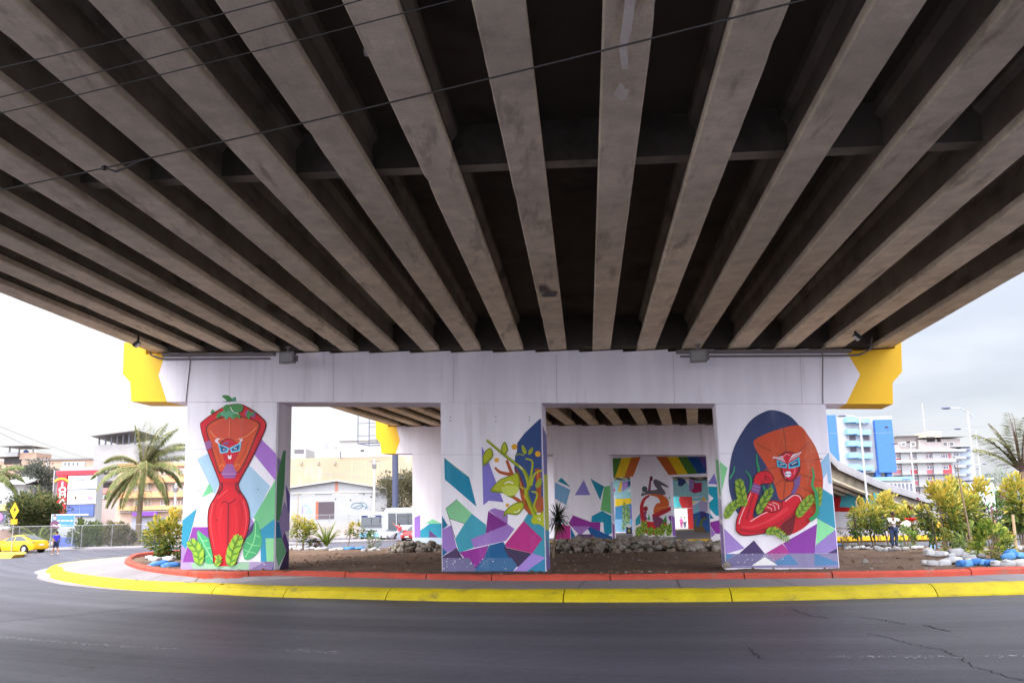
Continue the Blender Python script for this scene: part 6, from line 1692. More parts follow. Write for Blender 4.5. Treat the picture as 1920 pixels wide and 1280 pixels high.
# big cream hall behind
Y = 126
t = block('warehouse', 'huge cream coloured hall towering behind the white gabled warehouse', 500, 790, 857, Y, 30, CRM)
for px in (660, 686, 709): rect(t, 'downpipe', px, 864, px + 1, 902, Y, plain((214, 196, 176), .8), .1, .08)
for px in (565, 597, 628):
    p = at(px, 868, Y); b = MB(); b.box((p[0], Y - .1, p[2]), (.3, .2, .5)); b.build('vent', [plain((150, 140, 130), .8)], t)
Y = 150
t = block('white_building', 'long plain white rooftop block above the cream hall', 500, 800, 822, Y, 20, WPL)
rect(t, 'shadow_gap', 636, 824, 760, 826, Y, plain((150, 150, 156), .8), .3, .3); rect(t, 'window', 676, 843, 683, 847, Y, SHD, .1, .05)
for x0 in (607, 623):
    for a in ((x0, 831, x0 + 9, 832), (x0, 838, x0 + 9, 839), (x0, 831, x0 + 1, 839), (x0 + 8, 831, x0 + 9, 839)): rect(t, 'rooftop_frame', *a, Y, plain((150, 152, 158), .6), .08, .4)
t = block('house', 'small white rooftop room with two dark windows beside the striped mural column', 530, 573, 841, 128, 6, WPL)
for x0 in (552, 561): rect(t, 'window', x0, 842, x0 + 9, 850, 128, plain((96, 92, 100), .6), .1, .05)
# railing on the hall
t = thing('railing', 'thin white railing along the roof edge of the cream hall', 'railing', (at(690, 850, 125.6)[0], 125.6, at(690, 857, 125.6)[2]))
b = MB()
for k in range(30):
    px = 640 + k * 3; p, q = at(px, 857.5, 125.8), at(px, 846, 125.8); b.tube([p, q], .03, 4)
b.tube([at(638, 847, 125.8), at(730, 847, 125.8)], .04, 4); b.build('bars', [plain((170, 174, 182), .6)], t); b = MB(); b.tube([at(638.5, 858, 125.8), at(638.5, 846, 125.8)], .09, 6); b.build('end_post', [plain((90, 90, 120), .6)], t)
# billboard frame on a thick post
Y = 92
t = thing('unipole_billboard', 'empty steel billboard frame on a thick dark blue post', 'billboard frame', (at(741, 1000, Y)[0], Y, 0))
STL = plain((66, 70, 96), .55)
a = at(741, 1000, Y); tp = at(741, 828, Y)
b = MB(); b.tube([(a[0], Y, 0), (a[0], Y, tp[2])], .36, 16); b.build('post', [STL], t)
P_ = [(671, 831), (692, 835), (760, 833), (740, 829)]
b = MB(); W_ = [np.array(at(x, y, Y + dy)) for (x, y), dy in zip(P_, (0, -2.2, -2.2, 0))]
for i in range(4): b.tube([W_[i], W_[(i + 1) % 4]], .07, 6)
b.build('platform', [STL], t)
for (x, y0, dy) in ((671, 831, 0), (692, 835, -2.2), (707, 830, 0), (726, 834, -2.2)):
    lo = np.array(at(x, y0, Y + dy)); b = MB(); b.tube([lo, lo + UZ * 5.2], .05, 6); b.build('upright', [STL], t)
b = MB()
for f in (.9, 2.4, 4.4): b.tube([W_[0] + UZ * f, W_[3] + UZ * f], .035, 5); b.tube([W_[1] + UZ * (f - .2), W_[2] + UZ * (f - .2)], .035, 5)
b.build('cross_rail', [STL], t)


def utility_pole(px, ptop, Y, label, arms=True, r=.13):
    q = at(px, ptop, Y); t = thing('utility_pole', label, 'utility pole', (q[0], Y, 0), 0, 'utility poles')
    b = MB(); b.tube([(q[0], Y, -.1), (q[0], Y, q[2])], [r * 1.3, r], 8); b.build('pole', [plain((196, 192, 188), .8)], t)
    if arms:
        b = MB(); b.box((q[0], Y, q[2] - .3), (1.3, .1, .1)); b.box((q[0], Y - .1, q[2] - .9), (.5, .3, .5)); b.build('crossarm', [plain((110, 108, 112), .7)], t)
    return t


utility_pole(702, 860, 96.6, 'pale concrete utility pole in front of the white warehouse')
utility_pole(330, 905, 100, 'concrete utility pole hidden among the orange flats and croton')
p = at(750, 1000, 99)
tree('street_tree', 'dusty olive tree behind the dark billboard post', (p[0], 99, 0), 7.9, (2.9, 2.6, 2.9), 6000, 51, [(112, 108, 84), (92, 90, 70), (130, 124, 100)], .36, .2, .2, clumps=56)
t = block('boundary_wall', 'low pale concrete wall in front of the white warehouse', 545, 700, 980, 95.3, .25, plain((168, 156, 154), .9), cat='wall')
t2 = thing('chain_link_fence', 'thin wire fence standing on the pale concrete wall', 'fence', (at(620, 980, 95.3)[0], 95.4, at(620, 980, 95.3)[2]))
za = at(620, 980, 95.3)[2]; fence_run(t2, [np.array([at(545, 980, 95.3)[0], 95.42, za]), np.array([at(690, 980, 95.3)[0], 95.42, za])], 1.0, 2.2, .3, .006)
b = MB(); A, B = at(545, 1008, 94), at(665, 1008, 94)
b.span((A[0], 93.2, -.02), (B[0], 95.3, .14)); tag(b.build('pavement', [M_WALK]), 'pale pavement in front of the warehouse wall', kind='structure')

p = at(694, 1000, 84.5)
bs = bus('white city bus with a pale blue skirt facing the island', (p[0] - .4, 84.5 + 5.0, 0), rad(-84), (126, 186, 226), 'white city buses', sign='San Julian'); bs.scale = (.95, 1, 1)
p = at(718, 1000, 81)
bs = bus('white city bus with a dark window band and blue advert standing side on', (p[0] + 5.7, 81, 0), rad(179), (200, 206, 214), 'white city buses', ad=True); bs.scale = (1.06, 1, 1.1)
p = gnd(733, 1013.5, 0)
car('silver grey saloon car beside the bus with its front towards the island', (p[0] + .3, p[1] + 2.0, 0), rad(-115), (150, 150, 160), 'cars in traffic behind the island')
p = gnd(773, 1014, 0)
car('bright red small car waiting next to the silver saloon', (p[0] + .3, p[1] + 2.0, 0), rad(-112), (222, 48, 52), 'cars in traffic behind the island')
p = gnd(766, 1008, 0)
car('pale blue car half hidden behind the red car', (p[0] + .2, p[1] + 3.6, 0), rad(-112), (170, 196, 216), 'cars in traffic behind the island')
p = at(749.5, 1012.5, 75)
p = (p[0], 75, 0)
person('person in a red shirt with one arm raised between the two front cars', (p[0], p[1] - .3, 0), rad(150), dict(rel=(.42, .1, 1.5), rwr=(.6, .16, 1.72), lel=(-.28, .02, 1.12), lwr=(-.2, .2, 1.0)), (140, 92, 72), (226, 40, 66), (150, 156, 178))

# ------------------------------------------------------------------ planting on the island
def on_soil(px, py, z=.4):
    q = gnd(px, py, z); return (q[0], q[1], soil_z(q[0], q[1]))


def stake(foot, h, lean, label, group='wooden stakes and tripods of the young crotons', r=.03):
    b = MB(); b.tube([(0, 0, -.2), (lean * .5, 0, h * .5), (lean, .02, h)], [r, r * .9, r * .8], 7)
    o = b.build('plant_stake', [M_STAKE]); o.location = Vector([float(a) for a in foot]); tag(o, label, 'stake', group)


q = at(318, 1036, 31)
croton('croton', 'round yellow croton in the planter beside the red dancing figure', (q[0], 31, .5), 1.75, 1.5, 1500, 61, .20, .10, 4, group='yellow crotons', low=.03)
q = on_soil(566, 1027, .42)
croton('croton', 'yellow croton with a leafless post before the white warehouse', q, 1.95, 1.55, 1300, 62, .17, .085, 4, group='yellow crotons')
stake((q[0] - .25, q[1] - .2, q[2]), 3.3, .03, 'thin green grey post rising out of the croton by the striped column')
q = on_soil(592, 1026, .42)
croton('croton', 'small reddish brown croton among white sandbags', q, .55, .55, 300, 63, .13, .06, 2, mats=[leafmat(c) for c in ((150, 112, 70), (128, 84, 62), (150, 130, 70), (96, 76, 50))], weight=None, low=.05, group='small shrubs on the island')
q = on_soil(612, 1026, .42)
palm('areca_palm', 'young areca palm with upright green fronds on the island edge', q, .12, .05, [(a, 76 - (k % 3) * 13, 1.55 - (k % 2) * .3, .7) for k, a in enumerate(range(0, 360, 30))], ((118, 148, 62), (132, 150, 70), (160, 170, 80)), seed=64, leaflets=24, llen=.36, width=.04, hang=.3)
q = on_soil(652, 1026, .42)
croton('croton', 'thin leaning yellow croton with a bare stem before the bus', q, 1.5, .95, 420, 65, .16, .08, 1, group='yellow crotons', low=.45, lean=.26)
q = on_soil(697, 1028, .42)
croton('shrub', 'loose green shrub in front of the grey car', q, .95, 1.15, 420, 66, .13, .05, 4, mats=[leafmat(c) for c in ((110, 140, 66), (84, 116, 56), (66, 96, 50), (130, 150, 90))], weight=None, low=.05, group='small shrubs on the island')
q = on_soil(660, 1027, .42)
b = MB(); rn = random.Random(8)
for k in range(7): b.ell((rn.uniform(-.6, .6), rn.uniform(-.15, .15), .04), (rn.uniform(.2, .34), .18, rn.uniform(.05, .12)), 8, 5, 0, .12, rn)
o = b.build('tarpaulin', [plain((60, 120, 190), .6)], None, True); o.location = Vector(q); tag(o, 'crumpled blue plastic sheet at the foot of the leaning croton', 'plastic sheet')
# dracaena by the rubble
q = at(1036, 1010, 29.0); q = (q[0], 29.0, .45)
t = thing('dracaena', 'dark spiky dracaena beside the vine mural column', 'plant', q)
b = MB(); b.tube([(0, 0, -.2), (.06, 0, .5), (.2, 0, 1.1)], [.05, .042, .035], 8); b.build('trunk', [M_WOOD], t, local=True)
b = MB(); rn = random.Random(70)
for k in range(190):
    v = Vector((rn.gauss(0, 1), rn.gauss(0, 1), rn.gauss(.25, .8))).normalized(); L_ = rn.uniform(.5, .82); s_ = v.cross(Vector((0, 0, 1)))
    if s_.length < .05: continue
    s_.normalize(); p0 = Vector((.22, 0, 1.32)) + v * .06 + Vector((0, 0, rn.uniform(-.15, .2))); p1 = p0 + v * L_ * .55; p2 = p0 + v * L_ + Vector((0, 0, -.12 * L_)); wv = .016
    b.mesh([p0 - s_ * wv, p0 + s_ * wv, p1 + s_ * wv * 1.2, p1 - s_ * wv * 1.2, p2], [(0, 1, 2, 3), (3, 2, 4)], rn.randrange(2))
b.build('leaves', [leafmat((46, 56, 46)), leafmat((66, 74, 52))], t, local=True)

# sandbags: one of each kind, then copies
def sandbag(colour, seed):
    rn = random.Random(seed); bm = bmesh.new(); bmesh.ops.create_cube(bm, size=1); bmesh.ops.subdivide_edges(bm, edges=bm.edges, cuts=3, use_grid_fill=True)
    for v in bm.verts:
        c = v.co; k = (1 - .55 * max(0, abs(c.x) * 2 - .35)); c.x *= .40; c.y *= .27 * k * (1.0 - .3 * abs(c.z)); c.z = c.z * .17 * (k + .1) * (1 - .25 * (c.y * 5) ** 2) + .07; c += Vector((rn.uniform(-.012, .012), rn.uniform(-.012, .012), rn.uniform(-.012, .012)))
    me = bpy.data.meshes.new('sandbag'); bm.to_mesh(me); bm.free(); me.materials.append(mat('woven_sack', colour, .8, .12, 6, .4))
    for p in me.polygons: p.use_smooth = True
    return me


BAGS = {'w': [sandbag((176, 175, 178), 1), sandbag((158, 157, 162), 2), sandbag((190, 189, 190), 3)], 'b': [sandbag((92, 146, 200), 4), sandbag((60, 116, 186), 5)]}
rnb = random.Random(77)


def bags(pts, kind, label, group, z=.4, n=None, lift=0.0, size=1.0):
    P = [np.array(gnd(x, y, z)[:2]) for x, y in pts]; L_ = sum(np.linalg.norm(a - c) for a, c in zip(P[:-1], P[1:])); n = n or max(1, int(L_ / (.40 * size))); n = min(n, 30)
    R_ = resample(P, max(.05, L_ / n * .999))
    for i, p in enumerate(R_[:n]):
        o = bpy.data.objects.new('sandbag', rnb.choice(BAGS[kind])); COL.objects.link(o)
        o.location = (p[0] + rnb.uniform(-.06, .06), p[1] + rnb.uniform(-.1, .1), soil_z(*p) + lift + rnb.uniform(-.04, .05)); o.rotation_euler = (rnb.uniform(-.25, .25), rnb.uniform(-.3, .3), rnb.uniform(-.7, .7)); s_ = size * rnb.uniform(.72, 1.05); o.scale = (s_, s_, s_ * rnb.uniform(.85, 1.2))
        tag(o, label, 'sandbag', group)


bags([(283, 1046), (336, 1043)], 'w', 'white sandbag in the back row of the planter by the red figure', 'back row of white sandbags in the round planter', .52, 5)
bags([(286, 1054), (337, 1052)], 'w', 'white sandbag in the middle row of the planter by the red figure', 'middle row of white sandbags in the round planter', .54, 5, .08)
bags([(284, 1059), (337, 1059)], 'b', 'blue sandbag in the front row of the planter by the red figure', 'front row of blue sandbags in the round planter', .54, 5)
bags([(542, 1028), (600, 1028), (645, 1029)], 'w', 'white sandbag edging the bed before the white warehouse', 'white sandbags edging the bed before the warehouse', .42, 11, size=.9)
bags([(545, 1026), (590, 1026)], 'w', 'white sandbag behind the edge row at the croton by the striped column', 'second row of white sandbags before the warehouse', .42, 6, .06, size=.9)
bags([(684, 1030), (716, 1029)], 'w', 'white sandbag around the loose green shrub', 'white sandbags round the loose green shrub', .42, 4, size=.9)
bags([(1592, 1024), (1650, 1026)], 'w', 'white sandbag behind the gardener near the first staked croton', 'white sandbags behind the gardener', .15, 8, size=.85)
bags([(1600, 1022), (1690, 1022)], 'w', 'white sandbag in the rear row under the staked crotons', 'rear row of white sandbags under the crotons', .12, 10, .05, size=.85)
bags([(1648, 1028), (1676, 1031), (1716, 1031)], 'w', 'white sandbag lying at the feet of the gardener', 'white sandbags at the gardener feet', .15, 8, size=.85)
bags([(1718, 1026), (1732, 1026)], 'w', 'white sandbag of the pair between the gardener and the bougainvillea', 'pair of white sandbags beyond the gardener', .15, 2)
bags([(1736, 1029), (1760, 1029)], 'w', 'white sandbag at the foot of the bougainvillea stem', 'white sandbags by the bougainvillea', .2, 3)
bags([(1562, 1019), (1592, 1020)], 'b', 'blue sandbag by the corner of the egg mural column', 'blue sandbags behind the egg mural column', .15, 3, size=.85)
bags([(1752, 1021), (1756, 1021)], 'b', 'lone blue sandbag beside the bougainvillea stem', None, .2, 1)
bags([(1738, 1054), (1800, 1051), (1838, 1048)], 'w', 'white sandbag heaped along the red kerb before the big crotons', 'front row of white sandbags behind the red kerb', .43, 9)
bags([(1742, 1048), (1800, 1046), (1850, 1043)], 'w', 'white sandbag in the upper tier behind the red kerb', 'upper tier of white sandbags behind the red kerb', .43, 9, .12)
bags([(1806, 1055), (1862, 1054)], 'b', 'blue sandbag against the red kerb in front of the leafy croton', 'blue sandbags against the red kerb', .43, 5)
bags([(1864, 1055), (1940, 1053)], 'w', 'white sandbag past the blue ones against the red kerb', 'white sandbags past the blue ones', .43, 6)
bags([(1886, 1047), (1940, 1045)], 'b', 'blue sandbag in the upper tier beside the leafy croton', 'blue sandbags of the upper tier', .43, 4, .1)
bags([(1888, 1032), (1950, 1034)], 'w', 'white sandbag in the far row under the feathery palm', 'white sandbags under the feathery palm', .4, 6, .1)
bags([(1800, 1024), (1850, 1026)], 'w', 'white sandbag glimpsed under the big yellow crotons', 'white sandbags under the big crotons', .3, 6)

# crotons and shrubs on the sunny side
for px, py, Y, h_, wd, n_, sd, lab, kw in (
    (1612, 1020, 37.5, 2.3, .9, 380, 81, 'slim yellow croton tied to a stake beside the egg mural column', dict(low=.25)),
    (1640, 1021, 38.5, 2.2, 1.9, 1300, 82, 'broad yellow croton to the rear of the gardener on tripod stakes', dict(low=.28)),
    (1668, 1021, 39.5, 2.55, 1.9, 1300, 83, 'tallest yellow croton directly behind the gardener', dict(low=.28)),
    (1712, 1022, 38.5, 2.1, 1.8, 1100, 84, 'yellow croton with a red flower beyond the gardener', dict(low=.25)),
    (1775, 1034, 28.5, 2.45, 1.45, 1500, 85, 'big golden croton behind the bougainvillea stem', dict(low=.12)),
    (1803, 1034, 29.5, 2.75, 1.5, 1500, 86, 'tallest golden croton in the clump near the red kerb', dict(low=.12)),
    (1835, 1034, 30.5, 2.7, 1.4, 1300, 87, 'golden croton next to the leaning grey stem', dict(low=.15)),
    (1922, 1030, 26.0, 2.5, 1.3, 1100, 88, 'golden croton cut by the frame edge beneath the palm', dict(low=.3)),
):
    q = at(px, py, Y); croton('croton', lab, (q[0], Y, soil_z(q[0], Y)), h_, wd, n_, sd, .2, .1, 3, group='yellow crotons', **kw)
q = at(1862, 1044, 22.2)
croton('croton', 'broad leafy green and yellow croton just behind the red kerb', (q[0], 22.2, soil_z(q[0], 22.2)), 1.02, 1.12, 900, 89, .15, .085, 4, mats=[leafmat(c) for c in ((188, 188, 84), (150, 164, 70), (110, 138, 56), (84, 112, 50))], weight=None, low=.03, group='leafy shrubs behind the red kerb')
q = at(1772, 1040, 24.0)
croton('croton', 'small upright young croton between two sandbag rows', (q[0], 24.0, soil_z(q[0], 24)), .7, .42, 240, 90, .13, .05, 2, low=.05, group='leafy shrubs behind the red kerb', mats=[leafmat(c) for c in ((160, 164, 70), (150, 120, 66), (120, 140, 60), (92, 116, 50))], weight=None)
q = at(1868, 1030, 31)
croton('bougainvillea', 'green bush with pink bougainvillea flowers behind the leafy croton', (q[0], 31, soil_z(q[0], 31)), 2.3, 1.5, 1300, 91, .15, .08, 4, mats=[leafmat(c) for c in ((84, 112, 56), (62, 92, 46), (112, 134, 66), (160, 80, 120))], weight=lambda hi, rn: 3 if (hi > .75 and rn.random() < .3) else rn.randrange(3), low=.1)
q = at(1582, 1020, 36); croton('shrub', 'tiny dry twiggy shrub beside the egg mural column', (q[0], 36, soil_z(q[0], 36)), .8, .6, 130, 92, .1, .05, 4, mats=[leafmat(c) for c in ((120, 104, 76), (96, 88, 60), (84, 84, 54), (140, 116, 80))], weight=None, low=.2, group='small shrubs on the island')
q = at(1700, 1022, 36.6); croton('shrub', 'bright green shrub behind the white bucket', (q[0], 36.6, soil_z(q[0], 36.6)), 1.1, .8, 420, 93, .13, .06, 3, mats=[leafmat(c) for c in ((130, 160, 70), (104, 140, 60), (150, 170, 90), (80, 116, 50))], weight=None, low=.05, group='small shrubs on the island')
q = at(1822, 1032, 25.5); croton('shrub', 'feathery light green shrub at the foot of the golden crotons', (q[0], 25.5, soil_z(q[0], 25.5)), .85, .8, 420, 94, .2, .03, 3, mats=[leafmat(c) for c in ((150, 166, 90), (126, 150, 76), (170, 180, 110), (104, 130, 66))], weight=None, low=.05, group='leafy shrubs behind the red kerb')

# red flowering stem
q = at(1758, 1032, 26.5); z0 = soil_z(q[0], 26.5)
t = thing('bougainvillea', 'dark leaning flowering stem with small red blossoms before the golden crotons', 'plant', (q[0], 26.5, z0))
b = MB(); b.tube([(0, 0, -.1), (-.03, 0, .5), (-.1, 0, 1.1), (-.3, 0, 1.6), (-.5, 0, 1.85)], [.035, .03, .022, .014, .008], 7); b.tube([(-.1, 0, 1.1), (-.55, 0, 1.45), (-.82, 0, 1.62)], [.02, .014, .008], 6); b.build('stem', [plain((110, 92, 78), .9)], t, local=True)
b = MB(); rn = random.Random(95)
for k in range(150):
    f = rn.random(); p0 = Vector((-.1 - .72 * f, 0, 1.1 + .52 * f)) if rn.random() < .6 else Vector((-.05 - .2 * f, 0, .5 + 1.1 * f)); b.leaf(p0, Vector((rn.uniform(-1, 1), rn.uniform(-1, 1), rn.uniform(-.6, .6))), (0, 0, 1), .13, .05, 0)
b.build('foliage', [leafmat((66, 84, 52))], t, local=True)
b = MB()
for c in ((-.82, 0, 1.62), (-.72, .02, 1.56), (-.5, 0, 1.86)):
    for k in range(10): b.leaf(Vector(c), Vector((rn.uniform(-1, 1), rn.uniform(-1, 1), rn.uniform(-.5, 1))), (0, 0, 1), .08, .06, 0)
b.build('blossom', [leafmat((170, 40, 66))], t, local=True)
q = at(1704, 1020, 37.2); t = thing('flowering_plant', 'thin stem with one bright red flower beside the white bucket', 'plant', (q[0], 37.2, soil_z(q[0], 37.2)))
b = MB(); b.tube([(.25, 0, -.1), (.12, 0, .6), (.05, 0, 1.25)], [.05, .045, .03], 7); b.build('stem', [M_WOOD], t, local=True)
b = MB()
for k in range(60): b.leaf(Vector((.16, -.1, 1.32)) + Vector((rn.uniform(-.2, .2), rn.uniform(-.1, .1), rn.uniform(-.06, .06))), Vector((rn.uniform(-1, 1), rn.uniform(-1, 1), rn.uniform(-.2, .8))), (0, 0, 1), .13, .1, 0)
b.build('blossom', [leafmat((206, 30, 46))], t, local=True)
q = at(1830, 1042, 24.5); b = MB(); b.tube([(0, 0, -.2), (-.12, 0, .5), (-.16, 0, 1.2), (-.2, .1, 2.3), (-.22, .1, 2.9)], [.04, .035, .03, .022, .01], 8)
o = b.build('dead_sapling', [M_WOOD]); o.location = (q[0], 24.5, soil_z(q[0], 24.5)); tag(o, 'bare grey crooked sapling in front of the golden crotons', 'sapling')
for px, py, h_, ln, lab in ((1617, 1022, 2.3, -.12, 'thick pale stake holding the slim croton by the egg mural'), (1640, 1020, 1.2, -.5, 'slanting stake under the broad croton'), (1646, 1021, 1.5, .15, 'upright stake under the broad croton'), (1652, 1020, 1.3, -.05, 'thin upright stake before the tallest croton behind the gardener'), (1655, 1022, 1.0, .6, 'low slanting stake near the gardener')):
    stake(on_soil(px, py, .12), h_, ln, lab, r=.05 if px == 1617 else .025)
stake((at(1905, 1030, 24)[0], 24, .38), 1.2, .04, 'short ochre post under the feathery palm', r=.05)

# feathery palm at the frame edge
q = at(1932, 1020, 33)
palm('feather_palm', 'palm with a pale trunk and upright feathery fronds by the golden crotons', (q[0], 33, soil_z(q[0], 33)), 3.2, .17, [(100, 84, 2.6, .3), (60, 74, 2.6, .5), (20, 68, 2.5, .6), (140, 72, 2.4, .6), (175, 56, 2.5, .7), (185, 38, 2.3, .5), (195, 62, 2.2, 1.0), (230, 70, 2.3, .6), (270, 76, 2.4, .5), (330, 60, 2.5, .8), (0, 40, 2.4, 1.0)], ((124, 128, 84), (112, 92, 90), (150, 150, 100)), seed=97, leaflets=64, llen=.72, width=.06, hang=.5)

# gardener with a white bucket
q = gnd(1678, 1026, .08); gz = soil_z(q[0], q[1])
person('person in a white polo shirt and jeans tipping a white bucket over the crotons', (q[0], q[1], gz), rad(200), dict(head=(-.0, .07, 1.575), top=(0, .06, 1.655), rel=(.26, .16, 1.14), rwr=(.06, .32, 1.10), lel=(-.36, .16, 1.22), lwr=(-.48, .36, 1.20), lkn=(-.11, .05, .5), rkn=(.1, .0, .49)), (96, 66, 50), (226, 226, 232), (48, 62, 96), shoes=(40, 40, 50))
fd = Matrix.Rotation(rad(200), 3, 'Z')
bp_ = Vector((q[0], q[1], gz)) + fd @ Vector((-.30, .42, 1.08))
t = thing('bucket', 'white plastic bucket tilted in the gardener hands', 'bucket', bp_, rad(200))
M = Matrix.Rotation(rad(-72), 3, 'Y')
ax = M @ Vector((0, 0, 1))
b = MB(); b.tube([ax * -.19, ax * -.18, ax * .19, ax * .2, ax * .19, ax * -.165], [.12, .14, .17, .175, .155, .12], 16, cap=True); b.build('tub', [plain((234, 234, 230), .4)], t, True, local=True)
b = MB(); b.tube([ax * .19 + Vector((0, .17, 0)), ax * .30 + Vector((0, .1, -.05)), ax * .33 + Vector((0, 0, -.08)), ax * .30 + Vector((0, -.1, -.05)), ax * .19 + Vector((0, -.17, 0))], .006, 5); b.build('handle', [M_STEEL], t, local=True)

# far couple on the plaza and the banner stand
q = gnd(1277.5, 989, .34); Yc = 92
for px, fc, sh, tr, lab, pz in ((1278, 20, (206, 60, 140), (150, 60, 120), 'person in a pink top standing beyond the plaza with a companion', dict()), (1284.5, -30, (226, 226, 232), (52, 58, 90), 'person in a white shirt and dark trousers beyond the plaza', dict())):
    q = at(px, 990, 116); person(lab, (q[0], 116, .0), rad(fc + 180), pz, (140, 100, 80), sh, tr, scale=.98, group='couple beyond the plaza')
q = at(1179.5, 996, 70); t = thing('banner_stand', 'small dark printed banner stand with a white arched top on the plaza', 'banner', (q[0], 70, .34))
b = MB(); b.prism([(-.27, 0), (.27, 0), (.26, .6), (-.22, .62)], (q[0], 70, .36), (1, 0, 0), UZ, (0, .06, 0)); pn = b.build('panel', [plain((44, 44, 84), .6)], t, fix=True)
b = MB(); b.ell((q[0] + .02, 70.03, 1.02), (.24, .05, .2), 14, 8); b.build('arched_top', [plain((236, 236, 240), .6)], t)
b = MB(); b.prism([(-.1, .2), (.0, .1), (.1, .2), (.08, .36), (-.06, .38)], (q[0], 69.985, .36), (1, 0, 0), UZ, (0, .02, 0)); b.build('emblem', [plain((190, 190, 60), .6)], pn, fix=True)

Y = 124
t = block('boundary_wall', 'tall white hoarding behind the couple beyond the plaza', 1240, 1300, 953, Y, .3, WPL, cat='wall')
q = at(1270, 950, 134); tree('street_tree', 'green tree glimpsed above the white hoarding', (q[0], 134, 0), 6.4, (5, 3, 2.6), 2400, 57, [(110, 124, 70), (84, 98, 56), (150, 156, 96)], .45, .22, .2, clumps=36)
t = block('boundary_wall', 'white wall seen between the striped pier and the cactus mural', 1120, 1178, 958, 112, .3, WPL, cat='wall')
t = block('house', 'white flat roofed house behind the wall near the cactus mural', 1110, 1172, 936, 128, 6, WPL); window(t, 1150, 944, 1160, 951, 128)
q = at(1158, 950, 140); tree('street_tree', 'dark green tree above the house near the cactus mural', (q[0], 140, 0), 8.6, (4, 3, 3.2), 2400, 58, [(78, 92, 66), (60, 74, 52), (100, 112, 80)], .45, .22, .2, clumps=36)

# taxi and car glimpsed on the far road
q = gnd(1762, 1003.5, 0); car('amber taxi glimpsed between the golden crotons', (q[0] + 1.4, q[1], 0), rad(172), (236, 176, 30), 'yellow taxis', cat='taxi', name='taxi')
q = gnd(1925, 1003, 0); car('dark blue car at the frame edge beyond the feathery palm', (q[0] + 1.6, q[1] + 3, 0), rad(176), (56, 64, 104), 'cars on the road beyond the crotons')
b = MB(); A, B = at(1590, 1005, 54), at(2300, 995, 54); 
b.span((20, 56, -.02), (110, 62, .16)); tag(b.build('pavement', [M_WALK]), 'pale pavement beyond the road on the sunny side', kind='structure')

# ------------------------------------------------------------------ buildings on the sunny side
Y = 150
BLU = plain((58, 104, 178), .6); LBL = plain((122, 166, 206), .6)
t = block('apartment_tower', 'white apartment tower with blue stripes and pale blue balconies', 1546, 1672, 781, Y, 14, WPL, zb=at(1600, 886, Y)[2])
rect(t, 'blue_stripe', 1557, 778, 1566, 880, Y, BLU, .5, .2); rect(t, 'blue_slab', 1645, 787, 1668, 886, Y, BLU, 1.2, .9)
ys = [(783, 793), (805, 815), (827, 837), (849, 859), (871, 881)]
for i, (y0, y1) in enumerate(ys):
    sl = i * 1.7
    if i < 4:
        rect(t, 'loggia', 1588 + sl, y1, 1628 + sl, ys[i + 1][0], Y, WPL, .1, .03)
        if i in (1, 2):
            for x0 in (1591, 1617): rect(t, 'window', x0 + sl, y1 + 1, x0 + 11 + sl, ys[i + 1][0] - 2, Y, plain((84, 74, 84), .5), .1, .06)
    rect(t, 'balcony', 1582 + sl, y0, 1600 + sl, y1, Y, LBL, 1.6, 1.5); rect(t, 'balcony', 1600.3 + sl, y0 + 2, 1626 + sl, y1 + 1, Y, LBL, 1.4, 1.2)
for y0 in (788, 811, 834, 857): rect(t, 'vent', 1552 + (y0 - 788) * .09, y0, 1554 + (y0 - 788) * .09, y0 + 3, Y, SHD, .1, .05)
rect(t, 'small_vent', 1655, 800, 1661, 803, Y, SHD, .1, .95)
for px in (1592, 1612, 1643, 1664): rect(t, 'column', px, 881, px + 7, 900, Y, BLU, 1.2, .2)
b = MB(); A, B = at(1556, 890, Y), at(1690, 890, Y); b.span((A[0], Y + 3, -.1), (B[0], Y + 16, A[2] + .3)); b.build('podium', [WPL], t)
# low long annex with a blue roof edge
Y = 138
t = block('annex', 'long low white annex with a pale blue roof band and narrow windows', 1600, 1712, 902, Y, 10, WPL)
rect(t, 'roof_band', 1600, 893, 1708, 902, Y, LBL, 1.0, .5)
for k in range(11): window(t, 1636 + k * 7.3 - 3, 905, 1636 + k * 7.3 + 2, 925, Y, pane=(96, 98, 120), bars=0)
mural([('l', (60, 66, 90), [(1689, 897), (1692, 899), (1695, 897), (1697, 900), (1700, 897), (1703, 899)], 1.0)], (0, 0, 1), [Face((0, Y, 0), (1, 0, 0), (0, -1, 0), (-500, 500, 0, 40))], t, name='roof_logo', lead=.53)
# pink and white apartments
Y = 165
PNK = plain((176, 106, 118), .8)
t = block('apartment_building', 'white apartment block with pink brick panels and ribbon balconies', 1668, 1786, 846, Y, 16, WPL)
PWH = plain((178, 168, 168), .8); rect(t, 'top_storey', 1686, 818, 1724, 846, Y + 4, PWH, 8, 0); rect(t, 'top_storey', 1724, 822, 1800, 846, Y + 3, PWH, 10, 0)
for x0 in (1690, 1708, 1768, 1780): window(t, x0, 828, x0 + 8, 836, Y + 2.9, pane=(96, 90, 96), bars=0)
rect(t, 'roof_room', 1742, 808, 1764, 822, Y + 6, plain((226, 200, 160), .8), 6, 0)
rect(t, 'roof_slab', 1680, 816, 1726, 818, Y + 3, TIN, 12, .6); rect(t, 'roof_slab', 1726, 818, 1812, 820, Y + 2, WPL, 12, .6)
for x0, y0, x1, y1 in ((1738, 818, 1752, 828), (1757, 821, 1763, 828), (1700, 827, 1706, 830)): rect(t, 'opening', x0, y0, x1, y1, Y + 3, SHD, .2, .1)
for y0, y1 in ((841, 849), (860, 869), (888, 891), (911, 913)): rect(t, 'balcony', 1669, y0, 1786, y1, Y, WPL, 1.4, 1.3)
